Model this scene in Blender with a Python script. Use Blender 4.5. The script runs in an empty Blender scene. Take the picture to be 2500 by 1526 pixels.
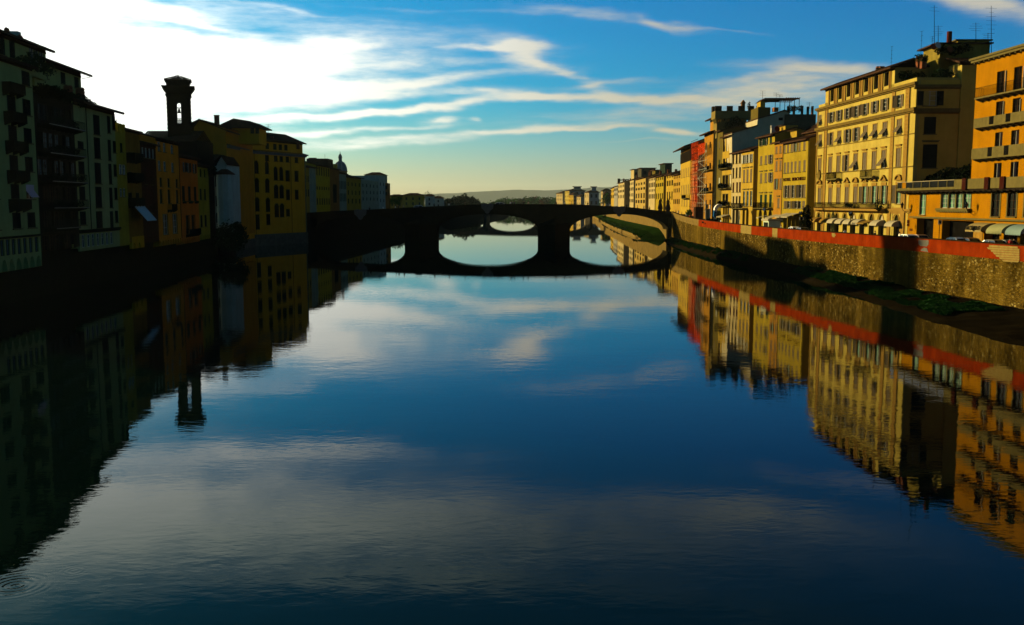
import bpy, bmesh, math, random
from mathutils import Vector, Matrix, noise
R = random.Random(7)
sc = bpy.context.scene
COL = sc.collection

# ------------------------------------------------------------------ camera
CAMZ, FOC, CX, CY = 12.6, 2380.0, 1250.0, 763.0
PITCH = math.atan(268 / FOC)
cam = bpy.data.objects.new('camera', bpy.data.cameras.new('camera'))
COL.objects.link(cam); sc.camera = cam
cam.location = (0, 0, CAMZ)
cam.rotation_euler = (math.pi / 2 - PITCH, 0, 0)
cam.data.sensor_width = 36; cam.data.lens = 36 * FOC / 2500
cam.data.clip_start = .5; cam.data.clip_end = 40000
CP, SP = math.cos(PITCH), math.sin(PITCH)

# ------------------------------------------------------------------ sky, sun, exposure
EXPO = 1.3
SUN_EL, SUN_AZ = math.radians(10.8), math.radians(-53.9)     # azimuth counted from +Y to the right
sc.view_settings.view_transform = 'Standard'
sc.view_settings.look = 'None'
sc.view_settings.exposure = EXPO
sc.view_settings.gamma = 1.0

def ray(px, py):
    a, b, c = px - CX, CY - py, FOC
    return Vector((a, c * CP + b * SP, -c * SP + b * CP))

world = bpy.data.worlds.new('World'); sc.world = world; world.use_nodes = True
def build_world():
    nt = world.node_tree; N = nt.nodes; L = nt.links; N.clear()
    out = N.new('ShaderNodeOutputWorld'); bg = N.new('ShaderNodeBackground')
    bg.inputs[1].default_value = 0.05
    L.new(bg.outputs[0], out.inputs[0])
    def math_(op, a, b=None, c=None, clamp=False):
        n = N.new('ShaderNodeMath'); n.operation = op; n.use_clamp = clamp
        for i, v in enumerate((a, b, c)):
            if v is None: continue
            if isinstance(v, (int, float)): n.inputs[i].default_value = v
            else: L.new(v, n.inputs[i])
        return n.outputs[0]
    def vmath(op, a, b=None):
        n = N.new('ShaderNodeVectorMath'); n.operation = op
        for i, v in enumerate((a, b)):
            if v is None: continue
            if isinstance(v, tuple): n.inputs[i].default_value = v
            else: L.new(v, n.inputs[i])
        return n
    def mixc(f, a, b, mode='MIX'):
        n = N.new('ShaderNodeMix'); n.data_type = 'RGBA'; n.blend_type = mode
        for k, v in ((0, f), (6, a), (7, b)):
            if isinstance(v, (int, float)): n.inputs[k].default_value = v
            elif isinstance(v, tuple): n.inputs[k].default_value = v + (1,) if len(v) == 3 else v
            else: L.new(v, n.inputs[k])
        return n.outputs[2]
    def smooth(v, a, b, lo=0., hi=1.):
        n = N.new('ShaderNodeMapRange'); n.interpolation_type = 'SMOOTHSTEP'
        L.new(v, n.inputs[0])
        n.inputs[1].default_value = a; n.inputs[2].default_value = b
        n.inputs[3].default_value = lo; n.inputs[4].default_value = hi
        return n.outputs[0]
    sky = N.new('ShaderNodeTexSky'); sky.sky_type = 'NISHITA'; sky.sun_disc = False
    sky.sun_elevation = SUN_EL; sky.sun_rotation = SUN_AZ
    sky.air_density = 1.0; sky.dust_density = 1.0; sky.ozone_density = 1.0
    tc = N.new('ShaderNodeTexCoord')
    sep = N.new('ShaderNodeSeparateXYZ'); L.new(tc.outputs['Generated'], sep.inputs[0])
    x, y, z = sep.outputs
    az = math_('ARCTAN2', x, y); el = math_('ARCSINE', z)
    azd = math_('MULTIPLY', az, 180 / math.pi); eld = math_('MULTIPLY', el, 180 / math.pi)
    # strongly graded daylight sky: deep blue above, pale warm band at the horizon
    s = N.new('ShaderNodeSeparateColor'); L.new(mixc(1.0, sky.outputs[0], (.1, .1, .1), 'MULTIPLY'), s.inputs[0])
    r = math_('MULTIPLY', math_('POWER', s.outputs[0], 2.7), SKY['r'])
    g = math_('MULTIPLY', math_('POWER', s.outputs[1], 1.45), SKY['g'])
    b = math_('MULTIPLY', math_('POWER', s.outputs[2], 1.0), SKY['b'])
    cc = N.new('ShaderNodeCombineColor')
    for i, v in enumerate((r, g, b)): L.new(v, cc.inputs[i])
    deep = cc.outputs[0]
    low = mixc(1.0, sky.outputs[0], SKY['low'], 'MULTIPLY')
    base = mixc(smooth(eld, -1.0, 6.5), low, deep)
    base = mixc(1.0, base, mixc(smooth(eld, 8., 34.), (1., 1., 1.), (.20, .66, .26)), 'MULTIPLY')
    # clouds
    comb = N.new('ShaderNodeCombineXYZ'); L.new(azd, comb.inputs[0]); L.new(eld, comb.inputs[1])
    P = comb.outputs[0]
    wn = N.new('ShaderNodeTexNoise'); wn.inputs['Scale'].default_value = .16; wn.inputs['Detail'].default_value = 4
    st = vmath('MULTIPLY', P, (1., 2.2, 1.)); L.new(st.outputs[0], wn.inputs['Vector'])
    off = vmath('MULTIPLY', vmath('SUBTRACT', wn.outputs['Color'], (.5, .5, .5)).outputs[0], (6.0, 1.5, 0.))
    PW = vmath('ADD', P, off.outputs[0]).outputs[0]
    acc = None
    def feat(a0, e0, La, Te, ang, amp):
        nonlocal acc
        m = N.new('ShaderNodeMapping'); m.vector_type = 'TEXTURE'
        m.inputs['Location'].default_value = (a0, e0, 0)
        m.inputs['Rotation'].default_value = (0, 0, math.radians(ang))
        m.inputs['Scale'].default_value = (La, Te, 1)
        L.new(PW, m.inputs['Vector'])
        d = vmath('DOT_PRODUCT', m.outputs[0], m.outputs[0])
        e = math_('POWER', .42, d.outputs['Value'])
        acc = math_('MULTIPLY', e, amp) if acc is None else math_('MULTIPLY_ADD', e, amp, acc)
    def fpx(px, py, lx, ty, ang, amp):
        d = ray(px, py).normalized()
        a0 = math.degrees(math.atan2(d.x, d.y)); e0 = math.degrees(math.asin(d.z))
        k = math.degrees(1 / 2395.)
        feat(a0, e0, lx * k, ty * k, ang, amp)
    for f in CLOUDS: fpx(*f)
    for f in CLOUDS_DEG: feat(*f)
    # wispy texture, drawn on a high flat layer so that it foreshortens towards the horizon
    zz = math_('ADD', z, .10)
    c2 = N.new('ShaderNodeCombineXYZ'); L.new(math_('DIVIDE', x, zz), c2.inputs[0]); L.new(math_('DIVIDE', y, zz), c2.inputs[1])
    n1 = N.new('ShaderNodeTexNoise'); n1.inputs['Scale'].default_value = 1.1; n1.inputs['Detail'].default_value = 9
    n1.inputs['Roughness'].default_value = .62; n1.inputs['Distortion'].default_value = .9
    mp = N.new('ShaderNodeMapping'); mp.inputs['Rotation'].default_value = (0, 0, .18); mp.inputs['Scale'].default_value = (.9, 1.5, 1)
    L.new(c2.outputs[0], mp.inputs[0]); L.new(mp.outputs[0], n1.inputs['Vector'])
    n2 = N.new('ShaderNodeTexNoise'); n2.inputs['Scale'].default_value = .55; n2.inputs['Detail'].default_value = 7
    n2.inputs['Roughness'].default_value = .65
    s2 = vmath('MULTIPLY', P, (.7, 4.2, 1.)); L.new(s2.outputs[0], n2.inputs['Vector'])
    nn = math_('MULTIPLY_ADD', n1.outputs['Fac'], .45, math_('MULTIPLY', n2.outputs['Fac'], .55))
    tex = math_('SUBTRACT', nn, .5)
    # a faint unaimed veil everywhere
    dens = math_('ADD', acc, math_('MULTIPLY', tex, math_('MULTIPLY_ADD', acc, 2.2, .45)))
    dens = smooth(dens, .06, 1.12)
    # cloud colour: white near the sun, cream away from it
    sd = (math.cos(SUN_EL) * math.sin(SUN_AZ), math.cos(SUN_EL) * math.cos(SUN_AZ), math.sin(SUN_EL))
    dot = vmath('DOT_PRODUCT', tc.outputs['Generated'], sd).outputs['Value']
    near = smooth(dot, .45, .93)
    ccol = mixc(near, mixc(smooth(eld, 1., 12.), (.60, .55, .38), (.56, .53, .44)), (1.6, 1.62, 1.5))
    ccol = mixc(1.0, ccol, mixc(smooth(eld, 11., 26.), (1., 1., 1.), (.52, .72, .66)), 'MULTIPLY')
    fin = mixc(math_('MULTIPLY', dens, .94), base, ccol)
    fin = mixc(1.0, fin, (20. / 2 ** EXPO,) * 3, 'MULTIPLY')
    L.new(fin, bg.inputs[0])
SKY = dict(r=.22, g=1.10, b=1.48, low=(.096, .112, .135))
CLOUDS = [(120, 225, 360, 100, 0, 1.5), (-80, 60, 250, 90, 0, 1.3), (150, 120, 110, 40, 0, .7), (560, 112, 190, 20, 2, 1.0), (380, 180, 360, 48, 3, 1.2), (700, 160, 150, 28, 4, .8),
          (860, 216, 330, 15, 6, 1.2), (600, 250, 230, 24, 4, .9), (835, 98, 65, 13, -5, .8), (370, 28, 120, 17, -6, .85), (470, 60, 110, 6, -4, .5), (1285, 130, 80, 26, -18, .95), (1215, 106, 120, 6, -2, .75), (1390, 178, 90, 12, -28, .5),
          (1040, 150, 240, 20, 3, .42), (970, 270, 340, 9, 6, .95), (1430, 236, 370, 10, -1, 1.05), (1060, 293, 42, 9, 5, .85), (1152, 288, 18, 6, 0, .6), (820, 288, 130, 8, 8, .6), (620, 30, 300, 22, -3, .30), (960, 95, 200, 34, 0, .30),
          (1250, 318, 250, 8, 4, .8), (930, 352, 230, 10, 3, .72), (900, 322, 200, 6, 5, .55), (730, 330, 100, 12, 4, .5), (1640, 322, 90, 9, -3, .95), (1450, 312, 120, 5, 2, .5), (1570, 345, 110, 4, 1, .4),
          (1860, 215, 230, 26, 2, .80), (1650, 272, 320, 18, 2, .55), (1480, 200, 160, 8, 5, .45), (1990, 168, 170, 14, -5, .72), (1850, 185, 120, 8, 3, .4), (1430, 38, 140, 12, -4, .5), (1640, 56, 80, 11, -16, .62),
          (1790, 78, 70, 4, -8, .35), (2420, 15, 170, 24, -18, .6), (2330, 5, 120, 12, -10, .45), (1150, 30, 330, 4, -3, .14), (700, 20, 160, 4, -4, .2)]
CLOUDS_DEG = [(-13, 14.2, 9, .5, 3, .55), (-9, 18.6, 26, 1.9, 2, .72), (14, 17.4, 9, .9, 2, .5), (20, 15.4, 6, .5, 2, .4), (-24, 16.0, 13, 1.6, 0, .7), (-60, 14, 30, 9, 0, 1.0), (-2, 21.8, 20, .8, 3, .4), (5, 28, 40, 1.4, 4, .3)]
build_world()

sun = bpy.data.objects.new('sun', bpy.data.lights.new('sun', 'SUN')); COL.objects.link(sun)
sun.data.energy = 5.0; sun.data.angle = math.radians(.5); sun.data.color = (1.0, .78, .34)
_sd = Vector((math.cos(SUN_EL) * math.sin(SUN_AZ), math.cos(SUN_EL) * math.cos(SUN_AZ), math.sin(SUN_EL)))
sun.rotation_euler = _sd.to_track_quat('Z', 'Y').to_euler(); sun.location = (-100, 50, 90)

# ------------------------------------------------------------------ helpers
def lin(c): return tuple((v / 255 / 12.92) if v <= 10 else ((v / 255 + .055) / 1.055) ** 2.4 for v in c)
_mats = {}
ALB = .42
def mat(name, col=(), rough=.85, var=.18, scale=.6, bump=.0, bscale=8., streak=.0, metal=0., spec=None, col2=None, alpha=None, trans=None):
    if name in _mats: return _mats[name]
    col = tuple(v * ALB for v in col); col2 = tuple(v * ALB for v in col2) if col2 else None
    m = bpy.data.materials.new(name); m.use_nodes = True; _mats[name] = m
    nt = m.node_tree; N = nt.nodes; L = nt.links; b = N['Principled BSDF']
    b.inputs['Roughness'].default_value = rough; b.inputs['Metallic'].default_value = metal
    b.inputs['Specular IOR Level'].default_value = spec if spec is not None else 0.
    tc = N.new('ShaderNodeTexCoord'); geo = N.new('ShaderNodeNewGeometry')
    pos = geo.outputs['Position']
    if var or col2:
        n = N.new('ShaderNodeTexNoise'); n.inputs['Scale'].default_value = scale; n.inputs['Detail'].default_value = 6
        n.inputs['Roughness'].default_value = .65; L.new(pos, n.inputs['Vector'])
        mr = N.new('ShaderNodeMapRange'); L.new(n.outputs['Fac'], mr.inputs[0])
        mr.inputs[1].default_value = .3; mr.inputs[2].default_value = .7
        mx = N.new('ShaderNodeMix'); mx.data_type = 'RGBA'; L.new(mr.outputs[0], mx.inputs[0])
        c2 = col2 if col2 else tuple(min(1, v * (1 + var)) for v in col)
        mx.inputs[6].default_value = tuple(v * (1 - var) for v in col) + (1,)
        mx.inputs[7].default_value = tuple(c2) + (1,)
        last = mx.outputs[2]
        if streak:
            mp = N.new('ShaderNodeMapping'); mp.inputs['Scale'].default_value = (.75, .75, .10); L.new(pos, mp.inputs[0])
            n2 = N.new('ShaderNodeTexNoise'); n2.inputs['Scale'].default_value = 1.0; n2.inputs['Detail'].default_value = 9; n2.inputs['Roughness'].default_value = .7; n2.inputs['Distortion'].default_value = .4
            L.new(mp.outputs[0], n2.inputs['Vector'])
            m2 = N.new('ShaderNodeMapRange'); L.new(n2.outputs['Fac'], m2.inputs[0])
            m2.inputs[1].default_value = .42; m2.inputs[2].default_value = .72; m2.inputs[3].default_value = 1.; m2.inputs[4].default_value = 1 - streak
            mm = N.new('ShaderNodeMix'); mm.data_type = 'RGBA'; mm.blend_type = 'MULTIPLY'; mm.inputs[0].default_value = 1
            L.new(last, mm.inputs[6]); L.new(m2.outputs[0], mm.inputs[7]); last = mm.outputs[2]
        L.new(last, b.inputs['Base Color'])
    else:
        b.inputs['Base Color'].default_value = tuple(col) + (1,)
    if bump:
        nb = N.new('ShaderNodeTexNoise'); nb.inputs['Scale'].default_value = bscale; nb.inputs['Detail'].default_value = 5
        L.new(pos, nb.inputs['Vector'])
        bp = N.new('ShaderNodeBump'); bp.inputs['Strength'].default_value = bump; bp.inputs['Distance'].default_value = .05
        L.new(nb.outputs['Fac'], bp.inputs['Height']); L.new(bp.outputs[0], b.inputs['Normal'])
    if alpha is not None: b.inputs['Alpha'].default_value = alpha
    return m

class MB:
    def __init__(s): s.v = []; s.f = []
    def quad(s, a, b, c, d):
        n = len(s.v); s.v += [tuple(a), tuple(b), tuple(c), tuple(d)]; s.f.append((n, n + 1, n + 2, n + 3))
    def tri(s, a, b, c):
        n = len(s.v); s.v += [tuple(a), tuple(b), tuple(c)]; s.f.append((n, n + 1, n + 2))
    def box(s, x0, x1, y0, y1, z0, z1):
        n = len(s.v)
        s.v += [(x0, y0, z0), (x1, y0, z0), (x1, y1, z0), (x0, y1, z0), (x0, y0, z1), (x1, y0, z1), (x1, y1, z1), (x0, y1, z1)]
        for q in ((0, 3, 2, 1), (4, 5, 6, 7), (0, 1, 5, 4), (1, 2, 6, 5), (2, 3, 7, 6), (3, 0, 4, 7)):
            s.f.append(tuple(n + i for i in q))
    def prism(s, poly, y0, y1, ax='y'):
        """poly: (a,b) outline; extruded along y (a=x,b=z), x (a=y,b=z) or z (a=x,b=y)"""
        n = len(s.v); k = len(poly)
        def P(a, b, t): return {'y': (a, t, b), 'x': (t, a, b), 'z': (a, b, t)}[ax]
        s.v += [P(a, b, y0) for a, b in poly] + [P(a, b, y1) for a, b in poly]
        s.f.append(tuple(range(n, n + k))); s.f.append(tuple(range(n + 2 * k - 1, n + k - 1, -1)))
        for i in range(k):
            j = (i + 1) % k; s.f.append((n + i, n + k + i, n + k + j, n + j))
    def tube(s, p, q, r, r2=None, k=6):
        p = Vector(p); q = Vector(q); d = (q - p)
        if d.length < 1e-6: return
        d.normalize(); a = d.orthogonal().normalized(); b = d.cross(a); r2 = r if r2 is None else r2
        n = len(s.v)
        for i in range(k):
            t = 2 * math.pi * i / k; o = a * math.cos(t) + b * math.sin(t)
            s.v.append(tuple(p + o * r)); s.v.append(tuple(q + o * r2))
        for i in range(k):
            j = (i + 1) % k; s.f.append((n + 2 * i, n + 2 * j, n + 2 * j + 1, n + 2 * i + 1))
        s.f.append(tuple(n + 2 * i for i in range(k))[::-1]); s.f.append(tuple(n + 2 * i + 1 for i in range(k)))
    def lathe(s, c, prof, k=12, sx=1., sy=1.):
        n = len(s.v)
        for (r, z) in prof:
            for i in range(k):
                t = 2 * math.pi * (i + .5) / k
                s.v.append((c[0] + r * math.cos(t) * sx, c[1] + r * math.sin(t) * sy, c[2] + z))
        for a in range(len(prof) - 1):
            for i in range(k):
                j = (i + 1) % k
                s.f.append((n + a * k + i, n + a * k + j, n + (a + 1) * k + j, n + (a + 1) * k + i))
        s.f.append(tuple(n + i for i in range(k))[::-1]); m = n + (len(prof) - 1) * k
        s.f.append(tuple(m + i for i in range(k)))
    def mesh(s, name, m, smooth=False):
        me = bpy.data.meshes.new(name); me.from_pydata(s.v, [], s.f)
        if m: me.materials.append(m)
        if smooth:
            me.polygons.foreach_set('use_smooth', [True] * len(me.polygons))
        me.update(); return me
    def build(s, name, m, parent=None, loc=(0, 0, 0), rot=0., smooth=False):
        return put(name, s.mesh(name, m, smooth), parent, loc, rot)
def put(name, me, parent=None, loc=(0, 0, 0), rot=0.):
    o = bpy.data.objects.new(name, me); COL.objects.link(o)
    o.location = loc
    o.rotation_euler = rot if isinstance(rot, tuple) else (0, 0, rot)
    if parent is not None: o.parent = parent
    return o
def tag(o, label=None, cat=None, group=None, kind=None):
    if label: o['label'] = label
    if cat: o['category'] = cat
    if group: o['group'] = group
    if kind: o['kind'] = kind
    return o
def thing(name, label, cat, loc=(0, 0, 0), rz=0., group=None):
    o = bpy.data.objects.new(name, None); COL.objects.link(o); o.location = loc; o.rotation_euler = (0, 0, rz)
    o.empty_display_size = .2
    return tag(o, label, cat, group)

def at(px, py, Y):
    d = ray(px, py); return Vector((0, 0, CAMZ)) + d * (Y / d.y)
def atz(px, py, z):
    d = ray(px, py); return Vector((0, 0, CAMZ)) + d * ((z - CAMZ) / d.z)
def lerp_line(line, y):
    for (a, b) in zip(line, line[1:]):
        if a[1] <= y <= b[1] or b is line[-1] or y < a[1]:
            t = (y - a[1]) / (b[1] - a[1]); return [a[i] + (b[i] - a[i]) * t for i in range(len(a))]
def on_line(line, px, z=None, py=None):
    """point of a plan polyline (x, y growing) seen at column px (at height z)"""
    z = 20. if z is None else z
    k = (px - CX) / FOC
    best = None
    for (a, b) in zip(line, line[1:]):
        ax, ay, bx, by = a[0], a[1], b[0], b[1]
        den = (bx - ax) - k * CP * (by - ay)
        t = (k * (ay * CP - (z - CAMZ) * SP) - ax) / den if abs(den) > 1e-9 else 9
        if -1e-6 <= t <= 1 + 1e-6: return (ax + (bx - ax) * t, ay + (by - ay) * t)
        m = min(abs(t), abs(t - 1))
        if best is None or m < best[0]: best = (m, (ax + (bx - ax) * t, ay + (by - ay) * t))
    return best[1]

RF = [(66.2, 115), (64.5, 159), (62.8, 204), (61.6, 229), (58.8, 284), (60, 320), (63.5, 370), (65, 400), (70, 540), (75, 690), (78, 760), (95, 1000)]
LF = [(-60.4, 105), (-61.3, 117), (-65, 164), (-73.3, 254.8), (-74.7, 284.5), (-65, 309)]

class Frame:
    """vertical plane; u runs left to right as seen from outside, local -y points outside"""
    def __init__(s, A, B, root):
        s.A = Vector((A[0], A[1])); s.B = Vector((B[0], B[1])); s.L = (s.B - s.A).length
        s.d = (s.B - s.A) / s.L; s.ang = math.atan2(s.d.y, s.d.x); s.root = root
        s.n = Vector((s.d.y, -s.d.x)); s.C = (s.A.x - root.location.x, s.A.y - root.location.y)
    def u(s, px, z):
        k = px - CX
        den = s.d.x * FOC - k * s.d.y * CP
        return (k * (s.A.y * CP - (z - CAMZ) * SP) - s.A.x * FOC) / den
    def uz(s, px, py):
        d = ray(px, py)   # (C + t d - A).n = 0
        t = (s.A.x * s.n.x + s.A.y * s.n.y) / (d.x * s.n.x + d.y * s.n.y)
        p = Vector((0, 0, CAMZ)) + d * t
        return (Vector((p.x, p.y)) - s.A).dot(s.d), p.z
    def z(s, px, py): return s.uz(px, py)[1]
    def loc(s, u, y, z):
        c, sn = math.cos(s.ang), math.sin(s.ang)
        return (s.C[0] + u * c - y * sn, s.C[1] + u * sn + y * c, z - s.root.location.z)
    def build(s, mb, name, m, u=0., y=0., z=0., smooth=False, parent=None, kind=None):
        o = mb.build(name, m, parent or s.root, s.loc(u, y, z), s.ang, smooth)
        if kind: o['kind'] = kind
        return o
    def put(s, name, me, u=0., y=0., z=0.): return put(name, me, s.root, s.loc(u, y, z), s.ang)

def wall_mb(u0, u1, z0, z1, holes, rev=.3):
    """front face at y=0 with real openings; holes: (a,b,za,zb,arch)"""
    mb = MB(); holes = sorted([h for h in holes if h[1] > h[0]], key=lambda h: h[2]); rows = []
    for h in holes:
        for r in rows:
            if h[2] < r[1] - 1e-4 and h[3] > r[0] + 1e-4:
                r[0] = min(r[0], h[2]); r[1] = max(r[1], h[3]); r[2].append(h); break
        else: rows.append([h[2], h[3], [h]])
    ch = True
    while ch:
        ch = False
        for i in range(len(rows)):
            for j in range(i + 1, len(rows)):
                a, b = rows[i], rows[j]
                if a[0] < b[1] - 1e-4 and b[0] < a[1] - 1e-4:
                    a[0] = min(a[0], b[0]); a[1] = max(a[1], b[1]); a[2] += b[2]; rows.pop(j); ch = True; break
            if ch: break
    rows.sort()
    def Q(a, b, c, d):
        if b - a > 1e-4 and d - c > 1e-4: mb.quad((a, 0, c), (b, 0, c), (b, 0, d), (a, 0, d))
    z = z0
    for (ra, rb, hs) in rows:
        ra = max(ra, z0); rb = min(rb, z1)
        Q(u0, u1, z, ra); hs.sort(); u = u0
        for (a, b, za, zb, arch) in hs:
            a = max(a, u0 + .02); b = min(b, u1 - .02)
            if b <= a: continue
            if a < u: a = u + .02
            if b <= a: continue
            Q(u, a, ra, rb); Q(a, b, ra, za)
            w = b - a
            if arch:
                rise = min(w / 2, (zb - za) * .9); zs = zb - rise; K = 8; pts = []
                for i in range(K + 1):
                    t = math.pi * (1 - i / K); pts.append(((a + b) / 2 + w / 2 * math.cos(t), zs + rise * math.sin(t)))
                for p, q in zip(pts, pts[1:]):
                    mb.quad((p[0], 0, p[1]), (q[0], 0, q[1]), (q[0], 0, rb), (p[0], 0, rb))
                    mb.quad((p[0], 0, p[1]), (p[0], rev, p[1]), (q[0], rev, q[1]), (q[0], 0, q[1]))
            else:
                zs = zb; Q(a, b, zb, rb)
                mb.quad((a, 0, zb), (a, rev, zb), (b, rev, zb), (b, 0, zb))
            mb.quad((a, 0, za), (a, rev, za), (a, rev, zs), (a, 0, zs))
            mb.quad((b, 0, za), (b, 0, zs), (b, rev, zs), (b, rev, za))
            mb.quad((a, 0, za), (b, 0, za), (b, rev, za), (a, rev, za))
            u = b
        Q(u, u1, ra, rb); z = rb
    Q(u0, u1, z, z1)
    mb.quad((u0, 0, z0), (u0, 0, z1), (u0, rev, z1), (u0, rev, z0)); mb.quad((u1, 0, z0), (u1, rev, z0), (u1, rev, z1), (u1, 0, z1))
    mb.quad((u0, 0, z1), (u1, 0, z1), (u1, rev, z1), (u0, rev, z1))
    return mb

# ---- materials
def glassmat(name, col, rough=.06):
    m = mat(name, col, rough, var=0, spec=.7); return m
M = {}
M['pane'] = mat('window_glass', (.012, .016, .016), .2, var=.3, scale=.35, spec=.08)
M['pane_green'] = mat('window_glass_curtained', (.12, .34, .22), .3, var=.7, scale=.5, spec=.2)
M['pane_blue'] = mat('window_glass_sky', (.10, .16, .20), .2, var=.4, scale=.7, spec=.3)
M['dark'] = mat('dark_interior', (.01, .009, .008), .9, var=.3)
M['frame_w'] = mat('white_paint', (.62, .62, .55), .5, var=.08)
M['frame_b'] = mat('brown_wood', (.06, .032, .018), .6, var=.2)
M['shut_grey'] = mat('grey_brown_shutter', (.20, .155, .10), .7, var=.15, scale=2.)
M['shut_green'] = mat('dark_green_shutter', (.018, .045, .03), .6, var=.25, scale=2.)
M['shut_skylit'] = mat('sky_lit_shutter', (.85, .60, .70), .6, var=.1); M['shut_dark'] = mat('blackish_shutter', (.012, .014, .012), .65, var=.25, scale=2.)  # first shutter: pink sky reflection put into its colour
M['shut_brown'] = mat('brown_shutter', (.075, .035, .02), .65, var=.25, scale=2.)
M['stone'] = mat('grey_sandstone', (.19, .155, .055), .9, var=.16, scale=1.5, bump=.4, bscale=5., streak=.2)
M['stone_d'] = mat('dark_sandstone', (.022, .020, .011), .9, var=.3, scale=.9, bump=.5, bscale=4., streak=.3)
M['tiles'] = mat('terracotta_roof_tiles', (.085, .045, .028), .9, var=.35, scale=1.2, bump=.4, bscale=6.)
M['soffit'] = mat('dark_eave_wood', (.035, .022, .014), .8, var=.2)
M['iron'] = mat('black_iron', (.012, .012, .012), .5, var=.1)
M['pipe'] = mat('dark_drainpipe', (.05, .03, .02), .5, var=.2)
M['trim_y'] = mat('ochre_trim', (.40, .235, .05), .85, var=.12, scale=1.5, streak=.15)
M['white'] = mat('whitewash', (.6, .6, .55), .85, var=.12, streak=.15)
M['plant'] = mat('terrace_plant', (.018, .04, .012), .8, var=.4, scale=3.)
M['terracotta'] = mat('terracotta', (.28, .10, .05), .85, var=.25, scale=3.)
M['metal'] = mat('grey_metal', (.25, .25, .25), .4, var=.1, metal=.6)

# ---- windows
_wc = {}
def shutter_mesh(w, h, m):
    key = ('sh', round(w, 2), round(h, 2), m.name)
    if key not in _wc:
        mb = MB(); t = min(.09, w * .2)
        mb.box(0, t, -.045, 0, 0, h); mb.box(w - t, w, -.045, 0, 0, h)
        mb.box(t, w - t, -.04, -.005, 0, .12); mb.box(t, w - t, -.04, -.005, h - .12, h); mb.box(t, w - t, -.04, -.005, h * .48, h * .48 + .1)
        n = max(4, int(h / .22)); z = .12
        for i in range(n):
            za = .12 + (h - .24) * i / n; zb = .12 + (h - .24) * (i + 1) / n
            mb.quad((t, -.032, za), (w - t, -.032, za), (w - t, -.010, zb), (t, -.010, zb))
        _wc[key] = mb.mesh('shutter', m)
    return _wc[key]
def bare_mesh(kind, w, h, m, extra=0):
    key = (kind, round(w, 2), round(h, 2), m.name, extra)
    if key in _wc: return _wc[key]
    mb = MB(); a = w / 2
    if kind == 'window': mb.quad((-a, 0, 0), (a, 0, 0), (a, 0, h), (-a, 0, h))
    elif kind == 'frame':
        t = .07
        mb.box(-a, -a + t, -.06, .0, 0, h); mb.box(a - t, a, -.06, .0, 0, h)
        mb.box(-a + t, a - t, -.06, 0, 0, t); mb.box(-a + t, a - t, -.06, 0, h - t, h)
        mb.box(-.04, .04, -.055, -.002, t, h - t)
        n = 2 if h > 2 else 1
        for i in range(n):
            z = h * (i + 1) / (n + 1) + (.12 * h if n == 1 else 0)
            mb.box(-a + t, -.04, -.05, -.004, z, z + .05); mb.box(.04, a - t, -.05, -.004, z, z + .05)
    elif kind == 'surround':
        t = extra
        mb.box(-a - t, -a, -.06, .0, -.0, h); mb.box(a, a + t, -.06, .0, 0, h); mb.box(-a - t, a + t, -.08, .0, h, h + t)
    elif kind == 'sill': mb.box(-a - .14, a + .14, -.18, .05, -.14, 0)
    elif kind == 'hood':
        mb.box(-a - .22, a + .22, -.30, 0, h + .50, h + .62); mb.box(-a - .12, a + .12, -.16, 0, h + .32, h + .50)
    elif kind == 'pediment':
        z = h + .75; W = a + .38
        mb.box(-W, W, -.34, 0, z, z + .13)
        if extra == 0:
            mb.prism([(-W, z + .13), (W, z + .13), (0, z + .95)], -.10, 0)
            mb.prism([(-W - .05, z + .13), (-W + .22, z + .13), (0, z + .86), (0, z + 1.06)], -.34, 0)
            mb.prism([(W + .05, z + .13), (0, z + 1.06), (0, z + .86), (W - .22, z + .13)], -.34, 0)
        else:
            K = 8; o = []; i_ = []
            for k in range(K + 1):
                t = math.pi * k / K; o.append((W * math.cos(t), z + .13 + .85 * math.sin(t))); i_.append(((W - .2) * math.cos(t), z + .13 + .65 * math.sin(t)))
            mb.prism(i_, -.10, 0)
            for k in range(K): mb.prism([o[k], o[k + 1], i_[k + 1], i_[k]], -.34, 0)
        mb.box(-a - .2, a + .2, -.12, 0, h + .05, h + .55)
    elif kind == 'planter': mb.box(-a - .1, a + .1, -.45, -.1, -.15, .15)
    _wc[key] = mb.mesh(kind, m); return _wc[key]

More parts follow.
